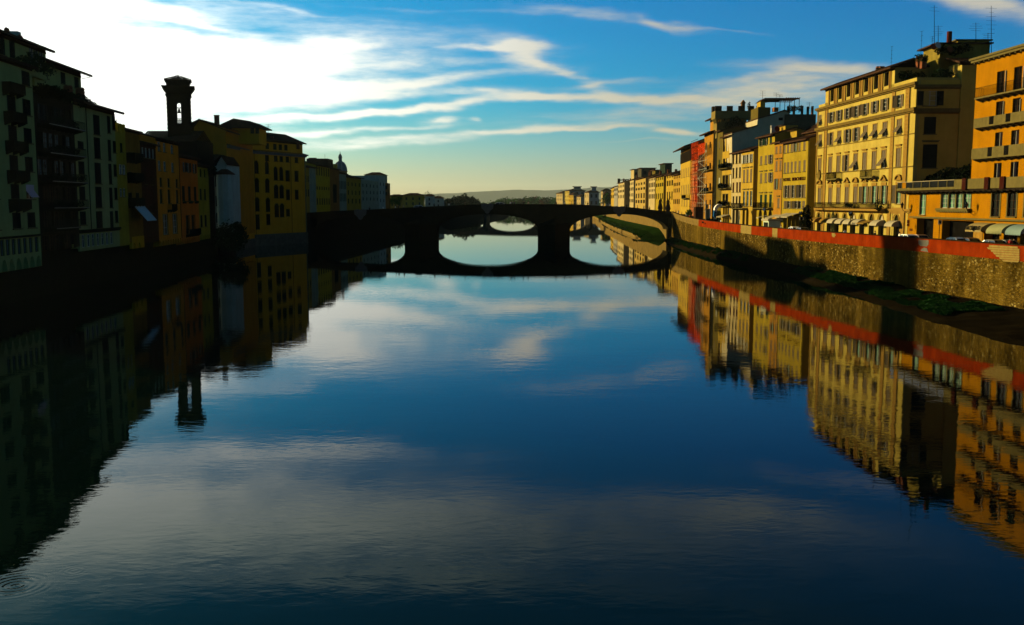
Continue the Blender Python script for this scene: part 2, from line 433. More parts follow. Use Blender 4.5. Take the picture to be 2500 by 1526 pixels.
def window(fr, u, z, w, h, kind='c', shut='shut_grey', pane='pane', trim=None, tw=.16, hood=None, sill='stone', frame='frame_w', depth=.22):
    w = round(w, 2); h = round(h, 2); a = w / 2
    wo = fr.put('window', bare_mesh('window', w + .04, h + .04, M[pane]), u, depth + .02, z - .02)
    def ch(n, me, loc, rot=0.): return put(n, me, wo, loc, rot)
    yb = -(depth + .02)
    if frame and kind != 'v': ch('frame', bare_mesh('frame', w, h, M[frame]), (0, -.03, .02))
    if kind == 'c':
        sm = shutter_mesh(w / 2 - .01, h - .04, M[shut])
        ch('shutter', sm, (-a, yb + .06, .04)); ch('shutter', sm, (.01, yb + .06, .04))
    elif kind == 'o':
        sm = shutter_mesh(w / 2 - .01, h - .04, M[shut])
        ja = R.uniform(.04, .22) if R.random() < .7 else R.uniform(.3, .8)
        ch('shutter', sm, (-a, yb - .02, .04), (0, 0, math.pi + ja)); ch('shutter', sm, (a, yb - .02, .04), (0, 0, -R.uniform(.04, .25)))
    elif kind == 'h':   # one leaf open
        sm = shutter_mesh(w / 2 - .01, h - .04, M[shut])
        ch('shutter', sm, (-a, yb - .02, .04), (0, 0, math.pi + R.uniform(.05, .3))); ch('shutter', sm, (.01, yb + .06, .04))
    elif kind == 'a':   # upper part closed, lower flaps tilted out
        hu = h * .42; sm = shutter_mesh(w / 2 - .01, hu, M[shut]); ch('shutter', sm, (-a, yb + .06, h - hu)); ch('shutter', sm, (.01, yb + .06, h - hu))
        s2 = shutter_mesh(w / 2 - .01, h - hu - .05, M[shut])
        me = ('fl', s2.name)
        if me not in _wc:
            m2 = s2.copy(); hh = h - hu - .05
            for v in m2.vertices: v.co.z -= hh
            _wc[me] = m2
        ch('shutter', _wc[me], (-a, yb + .0, h - hu), (-.62, 0, 0)); ch('shutter', _wc[me], (.01, yb + .0, h - hu), (-.62, 0, 0))
    if trim: ch('surround', bare_mesh('surround', w, h, M[trim], tw), (0, yb, .02))
    if sill: ch('sill', bare_mesh('sill', w, h, M[sill]), (0, yb, .02))
    if hood == 'flat': ch('hood', bare_mesh('hood', w, h, M[trim or 'stone']), (0, yb, .02))
    elif hood in ('tri', 'arc'): ch('pediment', bare_mesh('pediment', w, h, M[trim or 'stone'], 0 if hood == 'tri' else 1), (0, yb, .02))
    return wo

def facade(fr, u0, u1, z0, z1, wallm, rows, depth=9., core=True, name='wall'):
    """rows: dict(ref=(px,pyt,pyb) | z=(za,zb), cx=[px..] | n=count, w=m, k='coa', arch, ...)"""
    holes = []; wins = []
    for r in rows:
        if 'ref' in r: zb = fr.z(r['ref'][0], r['ref'][1]); za = fr.z(r['ref'][0], r['ref'][2])
        else: za, zb = r['z']
        us = [fr.u(p, (za + zb) / 2) for p in r['cx']] if 'cx' in r else [u0 + (u1 - u0) * (i + .5) / r['n'] for i in range(r['n'])]
        w = r['w']; ks = r.get('k', 'c')
        for i, u in enumerate(us):
            if u - w / 2 < u0 + .05 or u + w / 2 > u1 - .05: continue
            holes.append((u - w / 2, u + w / 2, za, zb, r.get('arch', False)))
            k = ks[i % len(ks)]
            if k == 'x': continue
            o = {q: v for q, v in r.items() if q in ('shut', 'pane', 'trim', 'tw', 'hood', 'sill', 'frame', 'depth')}
            hd = r.get('hoods')
            if hd: o['hood'] = {'t': 'tri', 'a': 'arc'}[hd[i % len(hd)]]
            pn = r.get('panes')
            if pn: o['pane'] = pn[i % len(pn)]
            if r.get('shuts'): o['shut'] = r['shuts'][i % len(r['shuts'])]
            wins.append((u, za, w, zb - za, k, o))
    rev = max([.3] + [r.get('depth', .22) + .06 for r in rows])
    fr.build(wall_mb(u0, u1, z0, z1, holes, rev), name, wallm)
    if core:
        mb = MB(); mb.box(u0 + .003, u1 - .003, rev, depth, z0, z1 - .004)
        fr.build(mb, 'side_wall', wallm)
    for (u, z, w, h, k, o) in wins: window(fr, u, z, w, h, k, **o)

def roof(fr, u0, u1, ze, over=1., rise=2.2, depth=9., ridge=.5, m='tiles', side=.35, rafters=True, step=.45, parent=None):
    mb = MB(); n = max(2, int((u1 - u0 + 2 * side) / step)); ua, ub = u0 - side, u1 + side; yr = depth * ridge; am = .07
    pts = []
    for i in range(2 * n + 1):
        u = ua + (ub - ua) * i / (2 * n); b = am if i % 2 else 0.
        pts.append(((u, -over, ze + b + R.uniform(-.015, .015)), (u, yr, ze + rise + b), (u, depth + .3, ze + b)))
    for p, q in zip(pts, pts[1:]):
        mb.quad(p[0], q[0], q[1], p[1]); mb.quad(p[1], q[1], q[2], p[2])
    mb.quad((ua, -over, ze - .25), (ua, yr, ze - .25 + rise), (ub, yr, ze - .25 + rise), (ub, -over, ze - .25))
    mb.quad((ua, depth + .3, ze - .25), (ub, depth + .3, ze - .25), (ub, yr, ze - .25 + rise), (ua, yr, ze - .25 + rise))
    mb.quad((ua, -over, ze - .25), (ub, -over, ze - .25), (ub, -over, ze + .03), (ua, -over, ze + .03))
    for u in (ua, ub):
        mb.quad((u, -over, ze - .25), (u, -over, ze + .03), (u, yr, ze + rise + .03), (u, yr, ze + rise - .25))
        mb.quad((u, depth + .3, ze - .25), (u, depth + .3, ze + .03), (u, yr, ze + rise + .03), (u, yr, ze + rise - .25))
    zu = ze - .24 + rise * over / (yr + over); mb.box(u0 + .004, u1 - .004, -.03, .08, ze - .30, zu + .02)
    # gable infill
    mb2 = MB()
    for u in (u0 + .01, u1 - .01): mb2.quad((u, .0, ze - .3), (u, depth, ze - .3), (u, yr, ze + rise - .14), (u, 0, ze - .14 + rise * over / (yr + over)))
    ro = fr.build(mb, 'roof', M[m])
    if rafters:
        mb3 = MB(); k = max(3, int((u1 - u0) / .9)); sl = rise / (yr + over)
        for i in range(k + 1):
            u = u0 + (u1 - u0) * i / k
            mb3.prism([(-over + .1, ze - .30 + .0), (.0, ze - .30 + over * sl * .9), (.0, ze - .255 + over * sl * .9), (-over + .1, ze - .255 + .1 * sl)], u - .07, u + .07, 'x')
        mb3.box(u0, u1, -.08, .0, ze - .45, ze - .2)
        fr.build(mb3, 'rafters', M['soffit'])
    return mb2
def gables(fr, mb2, wm): fr.build(mb2, 'gable', wm)

def band(fr, u0, u1, z0, z1, out, m, name='cornice', ret=True):
    mb = MB(); mb.box(u0 - (out if ret else 0), u1 + (out if ret else 0), -out, .0 - .002, z0, z1)
    if z1 - z0 > .3: mb.box(u0 - (out * .55 if ret else 0), u1 + (out * .55 if ret else 0), -out * .55, -.003, z0 - .22, z0)
    return fr.build(mb, name, m)

def railing(fr, u0, u1, z, out, h=1.0, name='railing', step=.18, m='iron', parent=None, y0=0.):
    mb = MB()
    def run(p, q):
        p = Vector(p); q = Vector(q); n = max(1, int((q - p).length / step))
        mb.tube(p + Vector((0, 0, h)), q + Vector((0, 0, h)), .035, k=4); mb.tube(p + Vector((0, 0, .08)), q + Vector((0, 0, .08)), .02, k=4)
        for i in range(n + 1):
            c = p.lerp(q, i / n); mb.tube(c, c + Vector((0, 0, h)), .026, k=3)
    run((u0, y0, z), (u0, -out, z)); run((u0, -out, z), (u1, -out, z)); run((u1, -out, z), (u1, y0, z))
    return fr.build(mb, name, M[m], parent=parent)

def balcony(fr, u0, u1, z, out=1.1, h=1.0, m='stone', solid=False, t=.16, brackets=True, step=.18, y0=0.):
    mb = MB(); mb.box(u0, u1, -out, y0, z - t, z)
    if brackets:
        n = max(2, int((u1 - u0) / 1.6) + 1)
        for i in range(n):
            u = u0 + .15 + (u1 - u0 - .3) * i / (n - 1)
            mb.prism([(y0, z - t), (-out * .85, z - t), (-out * .8, z - t - .1), (y0 - .08, z - t - .42), (y0, z - t - .42)], u - .09, u + .09, 'x')
    b = fr.build(mb, 'balcony', M[m])
    if solid:
        mb = MB(); mb.box(u0, u1, -out, -out + .1, z, z + h); mb.box(u0, u0 + .1, -out + .1, y0, z, z + h); mb.box(u1 - .1, u1, -out + .1, y0, z, z + h)
        # children of the balcony share its frame
        o = mb.build('parapet', M[solid if isinstance(solid, str) else m], b)
    else:
        o = railing(fr, u0 + .04, u1 - .04, z, out - .04, h, step=step, y0=y0); o.parent = b; o.location = (0, 0, 0); o.rotation_euler = (0, 0, 0)
    return b

def chimney(fr, u, y, z, w=.7, h=1.4, m=None, cap=True, parent=None, name='chimney'):
    mb = MB(); mb.box(u - w / 2, u + w / 2, y - w / 2, y + w / 2, z, z + h)
    if cap:
        mb.box(u - w / 2 - .08, u + w / 2 + .08, y - w / 2 - .08, y + w / 2 + .08, z + h, z + h + .1)
        for s in (-1, 1): mb.box(u + s * w * .38 - .07, u + s * w * .38 + .07, y - w / 2, y + w / 2, z + h + .1, z + h + .4)
        mb.prism([(u - w / 2 - .1, z + h + .4), (u + w / 2 + .1, z + h + .4), (u, z + h + .68)], y - w / 2 - .05, y + w / 2 + .05)
    return fr.build(mb, name, m or M['terracotta'])
def antenna(fr, u, y, z, h=3., arms=4, span=.9):
    mb = MB(); mb.tube((u, y, z), (u, y, z + h), .03, k=4)
    for i in range(arms):
        zz = z + h * (1 - .16 * i) - .06; L_ = span * (1 - .12 * (i % 3)); a = R.uniform(-.5, .5)
        dx, dy = math.cos(a) * L_ / 2, math.sin(a) * L_ / 2
        mb.tube((u - dx, y - dy, zz), (u + dx, y + dy, zz), .018, k=3)
        for k in range(3):
            t = -.8 + .8 * k; mb.tube((u + dx * t - dy * .35, y + dy * t + dx * .35, zz), (u + dx * t + dy * .35, y + dy * t - dx * .35, zz), .012, k=3)
    return fr.build(mb, 'antenna', M['iron'])
def drainpipe(fr, u, z0, z1, m='pipe'):
    mb = MB(); mb.tube((u, -.1, z0), (u, -.1, z1), .07, k=6); return fr.build(mb, 'drainpipe', M[m])

def leafball(mb, c, r, n, size, rz=None):
    """n small leaf faces scattered through an uneven volume"""
    c = Vector(c); rz = rz or r; seed = Vector((R.uniform(0, 99), R.uniform(0, 99), 0))
    for i in range(n):
        while True:
            p = Vector((R.uniform(-1, 1), R.uniform(-1, 1), R.uniform(-1, 1)))
            if p.length < 1: break
        if p.length > .2: p = p.normalized() * (p.length ** .5)
        f = .78 + .45 * noise.noise(p * 1.7 + seed) + .25 * noise.noise(p * 4 + seed)
        q = c + Vector((p.x * r * f, p.y * r * f, p.z * rz * f))
        a = Vector((R.gauss(0, 1), R.gauss(0, 1), R.gauss(0, 1))).normalized(); b = a.orthogonal().normalized(); s = size * R.uniform(.5, 1.3)
        d = a.cross(b)
        mb.quad(q - b * s, q - d * s * .6, q + b * s, q + d * s * .6)
def tree(x, y, z, h, r, label, group=None, m=None, n=700, leaf=.45, name='tree', rz=None):
    t = thing(name, label, 'tree', (x, y, z), 0, group)
    mb = MB(); th = h - 2 * (rz or r) * .75
    mb.tube((0, 0, -.5), (R.uniform(-.2, .2), 0, max(1., th) + r * .4), h * .03, h * .016, 7)
    for k in range(5):
        a = k * 1.3 + R.random(); mb.tube((0, 0, max(.8, th) + r * .1), (math.cos(a) * r * .6, math.sin(a) * r * .6, h - (rz or r) * R.uniform(.6, 1.1)), h * .013, h * .005, 5)
    mb.build('trunk', mat('tree_bark', (.04, .028, .018), .9), t)
    mb = MB(); Rz = rz or r
    leafball(mb, (0, 0, h - Rz), r * .9, n // 2, leaf, Rz * .95)
    for k in range(6):
        a = k * 1.05 + R.random() * .6; rr = r * R.uniform(.4, .6)
        leafball(mb, (math.cos(a) * r * .62, math.sin(a) * r * .62, h - Rz * R.uniform(.6, 1.45)), rr, n // 12, leaf, rr * .85)
    mb.build('crown', m or M['tree'], t)
    return t
M['tree'] = mat('foliage_dark', (.022, .085, .010), .8, var=.45, scale=.5)
M['tree2'] = mat('foliage_mid', (.04, .19, .02), .8, var=.4, scale=.1)
M['tree3'] = mat('foliage_autumn', (.13, .06, .015), .8, var=.4, scale=.1)

# ------------------------------------------------------------------ water
def water_mat():
    m = bpy.data.materials.new('river_water'); m.use_nodes = True; nt = m.node_tree; N = nt.nodes; L = nt.links
    b = N['Principled BSDF']; b.inputs['Base Color'].default_value = (.0004, .0040, .0036, 1); b.inputs['Roughness'].default_value = .004
    b.inputs['IOR'].default_value = 1.23
    geo = N.new('ShaderNodeNewGeometry'); acc = None
    def lay(scale, sx, sy, detail, dist, h, rough=.5):
        nonlocal acc
        mp = N.new('ShaderNodeMapping'); mp.inputs['Scale'].default_value = (sx, sy, 1); L.new(geo.outputs['Position'], mp.inputs[0])
        n = N.new('ShaderNodeTexNoise'); n.inputs['Scale'].default_value = scale; n.inputs['Detail'].default_value = detail
        n.inputs['Roughness'].default_value = rough; n.inputs['Distortion'].default_value = dist; L.new(mp.outputs[0], n.inputs['Vector'])
        x = N.new('ShaderNodeMath'); x.operation = 'MULTIPLY'; x.inputs[1].default_value = h; L.new(n.outputs['Fac'], x.inputs[0])
        if acc is None: acc = x.outputs[0]
        else:
            a = N.new('ShaderNodeMath'); a.operation = 'ADD'; L.new(acc, a.inputs[0]); L.new(x.outputs[0], a.inputs[1]); acc = a.outputs[0]
        return x.outputs[0]
    lay(.9, .55, 1.0, 3, .3, .0045)
    lay(3.0, .5, 1.0, 3, .4, .0020)
    lay(.12, 1.0, 1.0, 2, .4, .010)
    # the river lies calmer in the lee of the bridge
    sp = N.new('ShaderNodeSeparateXYZ'); L.new(geo.outputs['Position'], sp.inputs[0])
    cm = N.new('ShaderNodeMapRange'); cm.interpolation_type = 'SMOOTHSTEP'; L.new(sp.outputs[1], cm.inputs[0]); cm.inputs[1].default_value = 60; cm.inputs[2].default_value = 230
    cm.inputs[3].default_value = 1.0; cm.inputs[4].default_value = .22
    pn = N.new('ShaderNodeTexNoise'); pn.inputs['Scale'].default_value = .03; pn.inputs['Detail'].default_value = 3; mp = N.new('ShaderNodeMapping'); mp.inputs['Scale'].default_value = (.45, 1.6, 1)
    L.new(geo.outputs['Position'], mp.inputs[0]); L.new(mp.outputs[0], pn.inputs['Vector'])
    pr_ = N.new('ShaderNodeMapRange'); L.new(pn.outputs['Fac'], pr_.inputs[0]); pr_.inputs[1].default_value = .35; pr_.inputs[2].default_value = .65; pr_.inputs[3].default_value = .45; pr_.inputs[4].default_value = 1.45
    m1 = N.new('ShaderNodeMath'); m1.operation = 'MULTIPLY'; L.new(cm.outputs[0], m1.inputs[0]); L.new(pr_.outputs[0], m1.inputs[1])
    m2 = N.new('ShaderNodeMath'); m2.operation = 'MULTIPLY'; L.new(acc, m2.inputs[0]); L.new(m1.outputs[0], m2.inputs[1]); acc = m2.outputs[0]
    # rings spreading where a fish has broken the surface near the left bank
    def rings(cx, cy, rad, wl, amp):
        nonlocal acc
        v = N.new('ShaderNodeVectorMath'); v.operation = 'DISTANCE'; L.new(geo.outputs['Position'], v.inputs[0]); v.inputs[1].default_value = (cx, cy, 0)
        s = N.new('ShaderNodeMath'); s.operation = 'MULTIPLY'; s.inputs[1].default_value = 2 * math.pi / wl; L.new(v.outputs['Value'], s.inputs[0])
        w = N.new('ShaderNodeMath'); w.operation = 'SINE'; L.new(s.outputs[0], w.inputs[0])
        f = N.new('ShaderNodeMapRange'); L.new(v.outputs['Value'], f.inputs[0]); f.inputs[1].default_value = 0; f.inputs[2].default_value = rad
        f.inputs[3].default_value = amp; f.inputs[4].default_value = 0
        q = N.new('ShaderNodeMath'); q.operation = 'MULTIPLY'; L.new(w.outputs[0], q.inputs[0]); L.new(f.outputs[0], q.inputs[1])
        a = N.new('ShaderNodeMath'); a.operation = 'ADD'; L.new(acc, a.inputs[0]); L.new(q.outputs[0], a.inputs[1]); acc = a.outputs[0]
    p = atz(38, 1430, 0); rings(p.x, p.y, 1.5, .26, .0010)
    p = atz(182, 1394, 0); rings(p.x, p.y, .7, .2, .0004)
    bp = N.new('ShaderNodeBump'); bp.inputs['Strength'].default_value = 1; bp.inputs['Distance'].default_value = 1.
    L.new(acc, bp.inputs['Height']); L.new(bp.outputs[0], b.inputs['Normal'])
    return m
mb = MB(); mb.quad((-500, -200, 0), (900, -200, 0), (900, 2600, 0), (-500, 2600, 0))
tag(mb.build('river_water', water_mat()), kind='structure')

# ------------------------------------------------------------------ banks
PR = [(60, 20, 8.0), (58.3, 70, 8.0), (56.6, 105, 8.0), (53.6, 135, 8.0), (50.8, 160, 8.0), (49.3, 185, 8.0), (48.9, 210, 8.05), (49.3, 256, 8.3), (50.8, 290, 8.8), (52.6, 318, 9.5), (53.2, 326, 9.75)]
PRB = [(53.2, 337, 9.75), (54.5, 370, 9.2), (58, 500, 9.), (66, 700, 9.), (85, 1000, 9.), (62, 1250, 9.), (56, 1700, 8.)]
def dense(line, step):
    out = []
    for a, b in zip(line, line[1:]):
        L_ = math.hypot(b[0] - a[0], b[1] - a[1]); n = max(1, int(L_ / step))
        for i in range(n): out.append(tuple(a[k] + (b[k] - a[k]) * i / n for k in range(len(a))))
    out.append(tuple(line[-1])); return out
def smooth_line(line, step):
    """Catmull-Rom through the points"""
    P_ = [Vector(p) for p in line]; P_ = [P_[0] * 2 - P_[1]] + P_ + [P_[-1] * 2 - P_[-2]]; out = []
    for i in range(1, len(P_) - 2):
        a, b, c, d = P_[i - 1:i + 3]; n = max(1, int((c - b).length / step))
        for k in range(n):
            t = k / n; out.append(tuple(.5 * ((2 * b) + (c - a) * t + (2 * a - 5 * b + 4 * c - d) * t * t + (3 * b - a - 3 * c + d) * t ** 3)))
    out.append(tuple(line[-1])); return out
def ribbon(mb, pts, x0, x1, z0, z1):
    """a wall of thickness x0..x1 (towards +x) following a plan line; z0,z1 functions of the point"""
    for p, q in zip(pts, pts[1:]):
        a0, a1, b0, b1 = z0(p), z1(p), z0(q), z1(q)
        A, B, C, D = (p[0] + x0, p[1]), (p[0] + x1, p[1]), (q[0] + x0, q[1]), (q[0] + x1, q[1])
        mb.quad((*C, b0), (*A, a0), (*A, a1), (*C, b1)); mb.quad((*A, a1), (*B, a1), (*D, b1), (*C, b1))
        mb.quad((*B, a0), (*D, b0), (*D, b1), (*B, a1)); mb.quad((*A, a0), (*C, b0), (*D, b0), (*B, a0))
    for p, s in ((pts[0], 1), (pts[-1], -1)):
        mb.quad((p[0] + x0, p[1], z0(p)), (p[0] + x1, p[1], z0(p)), (p[0] + x1, p[1], z1(p)), (p[0] + x0, p[1], z1(p)))

def wall_stone_mat():
    m = bpy.data.materials.new('embankment_rubble'); m.use_nodes = True; nt = m.node_tree; N = nt.nodes; L = nt.links
    b = N['Principled BSDF']; b.inputs['Roughness'].default_value = .95; b.inputs['Specular IOR Level'].default_value = 0.
    geo = N.new('ShaderNodeNewGeometry'); pos = geo.outputs['Position']
    mp = N.new('ShaderNodeMapping'); mp.inputs['Scale'].default_value = (1.3, 1.3, 2.0); L.new(pos, mp.inputs[0])
    v = N.new('ShaderNodeTexVoronoi'); v.inputs['Scale'].default_value = 2.2; L.new(mp.outputs[0], v.inputs['Vector'])
    s = N.new('ShaderNodeSeparateColor'); L.new(v.outputs['Color'], s.inputs[0])
    cr = N.new('ShaderNodeValToRGB'); L.new(s.outputs[0], cr.inputs[0]); e = cr.color_ramp.elements
    e[0].position = 0; e[0].color = (.006, .004, .001, 1); e[1].position = 1; e[1].color = (0.1554, 0.1080, 0.0224, 1)
    for p, c in ((.12, (0.0555, 0.0342, 0.0056, 1)), (.5, (0.0814, 0.0504, 0.0080, 1)), (.88, (0.1110, 0.0684, 0.0112, 1)), (.965, (.27, .21, .075, 1))):
        q = e.new(p); q.color = c
    ed = N.new('ShaderNodeTexVoronoi'); ed.feature = 'DISTANCE_TO_EDGE'; ed.inputs['Scale'].default_value = 2.2; L.new(mp.outputs[0], ed.inputs['Vector'])
    # broad stains and runs
    n = N.new('ShaderNodeTexNoise'); n.inputs['Scale'].default_value = .16; n.inputs['Detail'].default_value = 7; n.inputs['Roughness'].default_value = .7
    L.new(pos, n.inputs['Vector'])
    mr = N.new('ShaderNodeMapRange'); L.new(n.outputs['Fac'], mr.inputs[0]); mr.inputs[1].default_value = .36; mr.inputs[2].default_value = .66; mr.inputs[3].default_value = .5; mr.inputs[4].default_value = 1.3
    m2 = N.new('ShaderNodeMapping'); m2.inputs['Scale'].default_value = (.8, .8, .07); L.new(pos, m2.inputs[0])
    n2 = N.new('ShaderNodeTexNoise'); n2.inputs['Scale'].default_value = 1.; n2.inputs['Detail'].default_value = 6; L.new(m2.outputs[0], n2.inputs['Vector'])
    mr2 = N.new('ShaderNodeMapRange'); L.new(n2.outputs['Fac'], mr2.inputs[0]); mr2.inputs[1].default_value = .35; mr2.inputs[2].default_value = .65; mr2.inputs[3].default_value = .62; mr2.inputs[4].default_value = 1.2
    mm = N.new('ShaderNodeMath'); mm.operation = 'MULTIPLY'; L.new(mr.outputs[0], mm.inputs[0]); L.new(mr2.outputs[0], mm.inputs[1])
    # plaster remains hide the stones in patches
    n3 = N.new('ShaderNodeTexNoise'); n3.inputs['Scale'].default_value = .055; n3.inputs['Detail'].default_value = 5; L.new(pos, n3.inputs['Vector'])
    mr3 = N.new('ShaderNodeMapRange'); L.new(n3.outputs['Fac'], mr3.inputs[0]); mr3.inputs[1].default_value = .46; mr3.inputs[2].default_value = .64
    pl = N.new('ShaderNodeMix'); pl.data_type = 'RGBA'; L.new(mr3.outputs[0], pl.inputs[0]); L.new(cr.outputs[0], pl.inputs[6]); pl.inputs[7].default_value = (0.1073, 0.0684, 0.0096, 1)
    x = N.new('ShaderNodeMix'); x.data_type = 'RGBA'; x.blend_type = 'MULTIPLY'; x.inputs[0].default_value = 1
    L.new(pl.outputs[2], x.inputs[6]); L.new(mm.outputs[0], x.inputs[7]); L.new(x.outputs[2], b.inputs['Base Color'])
    bp = N.new('ShaderNodeBump'); bp.inputs['Strength'].default_value = 1.; bp.inputs['Distance'].default_value = .2
    cl = N.new('ShaderNodeMapRange'); L.new(ed.outputs['Distance'], cl.inputs[0]); cl.inputs[2].default_value = .12
    ad = N.new('ShaderNodeMath'); ad.operation = 'MULTIPLY_ADD'; L.new(s.outputs[1], ad.inputs[0]); ad.inputs[1].default_value = .8; L.new(cl.outputs[0], ad.inputs[2])
    L.new(ad.outputs[0], bp.inputs['Height']); L.new(bp.outputs[0], b.inputs['Normal'])
    return m
M['rubble'] = wall_stone_mat()
M['red'] = mat('red_parapet_paint', (.27, .026, .003), .8, var=.16, scale=.5, bump=.35, bscale=2., col2=(.40, .050, .006), streak=.30)
M['coping'] = mat('parapet_coping', (.035, .022, .010), .9, var=.25, scale=1.)
M['patchy'] = mat('exposed_pale_stone', (.36, .26, .08), .95, var=.18, scale=2., bump=.6, bscale=6.)
M['plaster_grey'] = mat('grey_mortar_patch', (.20, .19, .17), .9, var=.2, scale=2.)
M['street'] = mat('stone_paving', (.09, .08, .07), .85, var=.2, scale=.5)
M['earth'] = mat('bank_mud', (.016, .012, .006), .95, var=.35, scale=.4, bump=.8, bscale=2.)
M['grass'] = mat('bank_grass', (.016, .06, .012), .8, var=.4, scale=.8)
M['grass_lit'] = mat('lawn_grass', (.005, .024, .003), .95, var=.4, scale=.12, bump=.6, bscale=1., col2=(.022, .05, .006))
M['land'] = mat('far_land', (.06, .08, .03), .95, var=.3, scale=.01)

pr = smooth_line(PR, 4.)
wl_t = thing('embankment_wall', 'long rubble stone river wall with red painted parapet on the right bank', 'wall', (55, 100, 0))
WL = Vector(wl_t.location)
def rel(o):  # parts built in world coordinates under a placed thing
    o.location = -Vector(o.parent.location); return o
mb = MB(); ribbon(mb, pr, 0, 1.2, lambda p: -1.5, lambda p: p[2] - 1.86)
rel(mb.build('stone_wall', M['rubble'], wl_t))
# red parapet: it starts a little short of the bridge, and is broken by two pale stone panels
def seg(line, ya, yb):
    out = [lerp_line(line, ya)] + [list(p) for p in line if ya < p[1] < yb] + [lerp_line(line, yb)]; return [tuple(p) for p in out]
def y_at(px, z=7.2): return on_line([(p[0], p[1]) for p in pr], px, z)[1]
ys_red0 = y_at(1706); pan = [(y_at(1835), y_at(1809)), (y_at(1899), y_at(1886))]
cuts = [20.] + [v for a, b in reversed(pan) for v in (a, b)] + [ys_red0]
cuts = [20., pan[1][0], pan[1][1], pan[0][0], pan[0][1], ys_red0]
for i in range(5):
    mb = MB(); s_ = seg(pr, cuts[i], cuts[i + 1])
    ylo = cuts[i]; nseg = max(1, round((cuts[i + 1] - cuts[i]) / 7.)) if i % 2 == 0 else 1; st_ = (cuts[i + 1] - cuts[i]) / nseg
    for q in range(nseg):
        mb = MB(); ribbon(mb, seg(pr, ylo + st_ * q + .03 * (q > 0), ylo + st_ * (q + 1)), -(.07 + R.uniform(0, .012)) if i % 2 == 0 else .0, .45, lambda p: p[2] - 1.855, lambda p: p[2] - .13)
        rel(mb.build('parapet_panel', M['red'] if i % 2 == 0 else M['patchy'], wl_t))
    if i % 2:   # stone courses of the two bare panels
        for k in range(4):
            mb = MB(); z_ = .08 + k * .42
            ribbon(mb, s_, -.05 - .02 * (k % 2), -.001, lambda p: p[2] - 1.855 + z_, lambda p: p[2] - 1.855 + z_ + .36)
            rel(mb.build('stone_course', M['patchy'], wl_t))
mb = MB(); ribbon(mb, seg(pr, ys_red0, 326.), 0, .45, lambda p: p[2] - 1.855, lambda p: p[2] - .13)
rel(mb.build('parapet_panel', mat('ochre_wall', (.26, .175, .055), .9, var=.25, streak=.25, bump=.4), wl_t))
mb = MB(); ribbon(mb, pr, -.14, .52, lambda p: p[2] - .128, lambda p: p[2])
rel(mb.build('coping', M['coping'], wl_t))

def patch(yc_px, poly_px, m, name, out, rows=0):
    """an irregular patch where the red coat has fallen, outline read off the wall face"""
    pts = []
    for (px, py) in poly_px:
        z = 7.; 
        for _ in range(4):
            x_, y_ = on_line([(p[0] - out, p[1]) for p in pr], px, z); z = at(px, py, y_).z
        pts.append((x_, y_, z))
    return pts
def patch_build(poly_px, m, name, out, th=.05):
    pts = patch(0, poly_px, m, name, out); n = len(pts)
    me = bpy.data.meshes.new(name); v = [p for p in pts] + [(p[0] + th, p[1], p[2]) for p in pts]
    f = [tuple(range(n))] + [(i, n + i, n + (i + 1) % n, (i + 1) % n) for i in range(n)]
    me.from_pydata(v, [], f); me.materials.append(m); me.update()
    rel(put(name, me, wl_t))
# the big bare patch at the right: seven stone courses with ragged left ends
tops = [597.5, 603.2, 609.0, 614.6, 620.6, 626.2, 631.8, 637.0]
lefts = [2414, 2411, 2417, 2424, 2430, 2437, 2446, 2455]
for k in range(7):
    a, b = tops[k], tops[k + 1]; l0 = lefts[k]; s0 = .052; dxy = lambda x: (x - 2411) * .052
    patch_build([(l0 + R.uniform(-2, 3), a + dxy(l0) + .5), (l0 + R.uniform(0, 6), b + dxy(l0) - .3), (2488 + (k in (0, 6)) * -3, b + dxy(2488) - .3), (2489 - (k == 0) * 5, a + dxy(2488) + .5)],
                M['patchy'], 'stone_course', .11 + .015 * (k % 3), .06)
patch_build([(2242, 585.2), (2267, 586.5), (2266.5, 597), (2262, 602), (2247, 600.5), (2242.5, 596)], M['plaster_grey'], 'mortar_patch', .10)
patch_build([(2247, 612.5), (2250, 607.5), (2256, 604.5), (2263, 606), (2265.5, 615.5)], M['plaster_grey'], 'mortar_patch', .10)
patch_build([(2030, 569), (2038, 569.5), (2040.5, 574), (2036, 580), (2031, 577)], M['patchy'], 'mortar_patch', .10)
# graffiti marks on the red coat near the bridge
patch_build([(1713, 540.5), (1718, 541), (1718.5, 545.5), (1713.5, 545)], M['iron'], 'painted_mark', .10, .02)
patch_build([(1720, 543), (1721.2, 543), (1721.5, 546), (1723.5, 545), (1723.8, 546.5), (1720.3, 548)], M['iron'], 'painted_mark', .10, .02)

# wall beyond the bridge (right) and walls of the left bank
prb = dense(PRB, 12)
e2 = thing('embankment_wall', 'lower ochre river wall beyond the stone bridge, above the lawn strip', 'wall', (56, 400, 0))
mb = MB(); ribbon(mb, prb, 0, .6, lambda p: -1.5, lambda p: p[2]); rel(mb.build('stone_wall', mat('ochre_wall', ()), e2))
LWALL = [(-66, 20, 6.), (-64, 105, 6.), (-65.6, 130, 6.), (-67.5, 164, 6.), (-75.6, 254, 6.), (-77., 285, 6.), (-67.3, 307, 6.5)]
e3 = thing('embankment_wall', 'dark stone river wall under the shaded houses on the left bank', 'wall', (-65, 160, 0))
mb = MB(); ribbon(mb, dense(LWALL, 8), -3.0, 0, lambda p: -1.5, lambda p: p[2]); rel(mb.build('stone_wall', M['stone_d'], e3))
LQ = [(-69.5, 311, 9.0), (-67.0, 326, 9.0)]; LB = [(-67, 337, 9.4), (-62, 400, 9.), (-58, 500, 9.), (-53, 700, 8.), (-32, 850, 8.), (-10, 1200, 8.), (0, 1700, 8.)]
e4 = thing('embankment_wall', 'black shaded quay wall between the ochre palace and the stone bridge', 'wall', (-68, 320, 0))
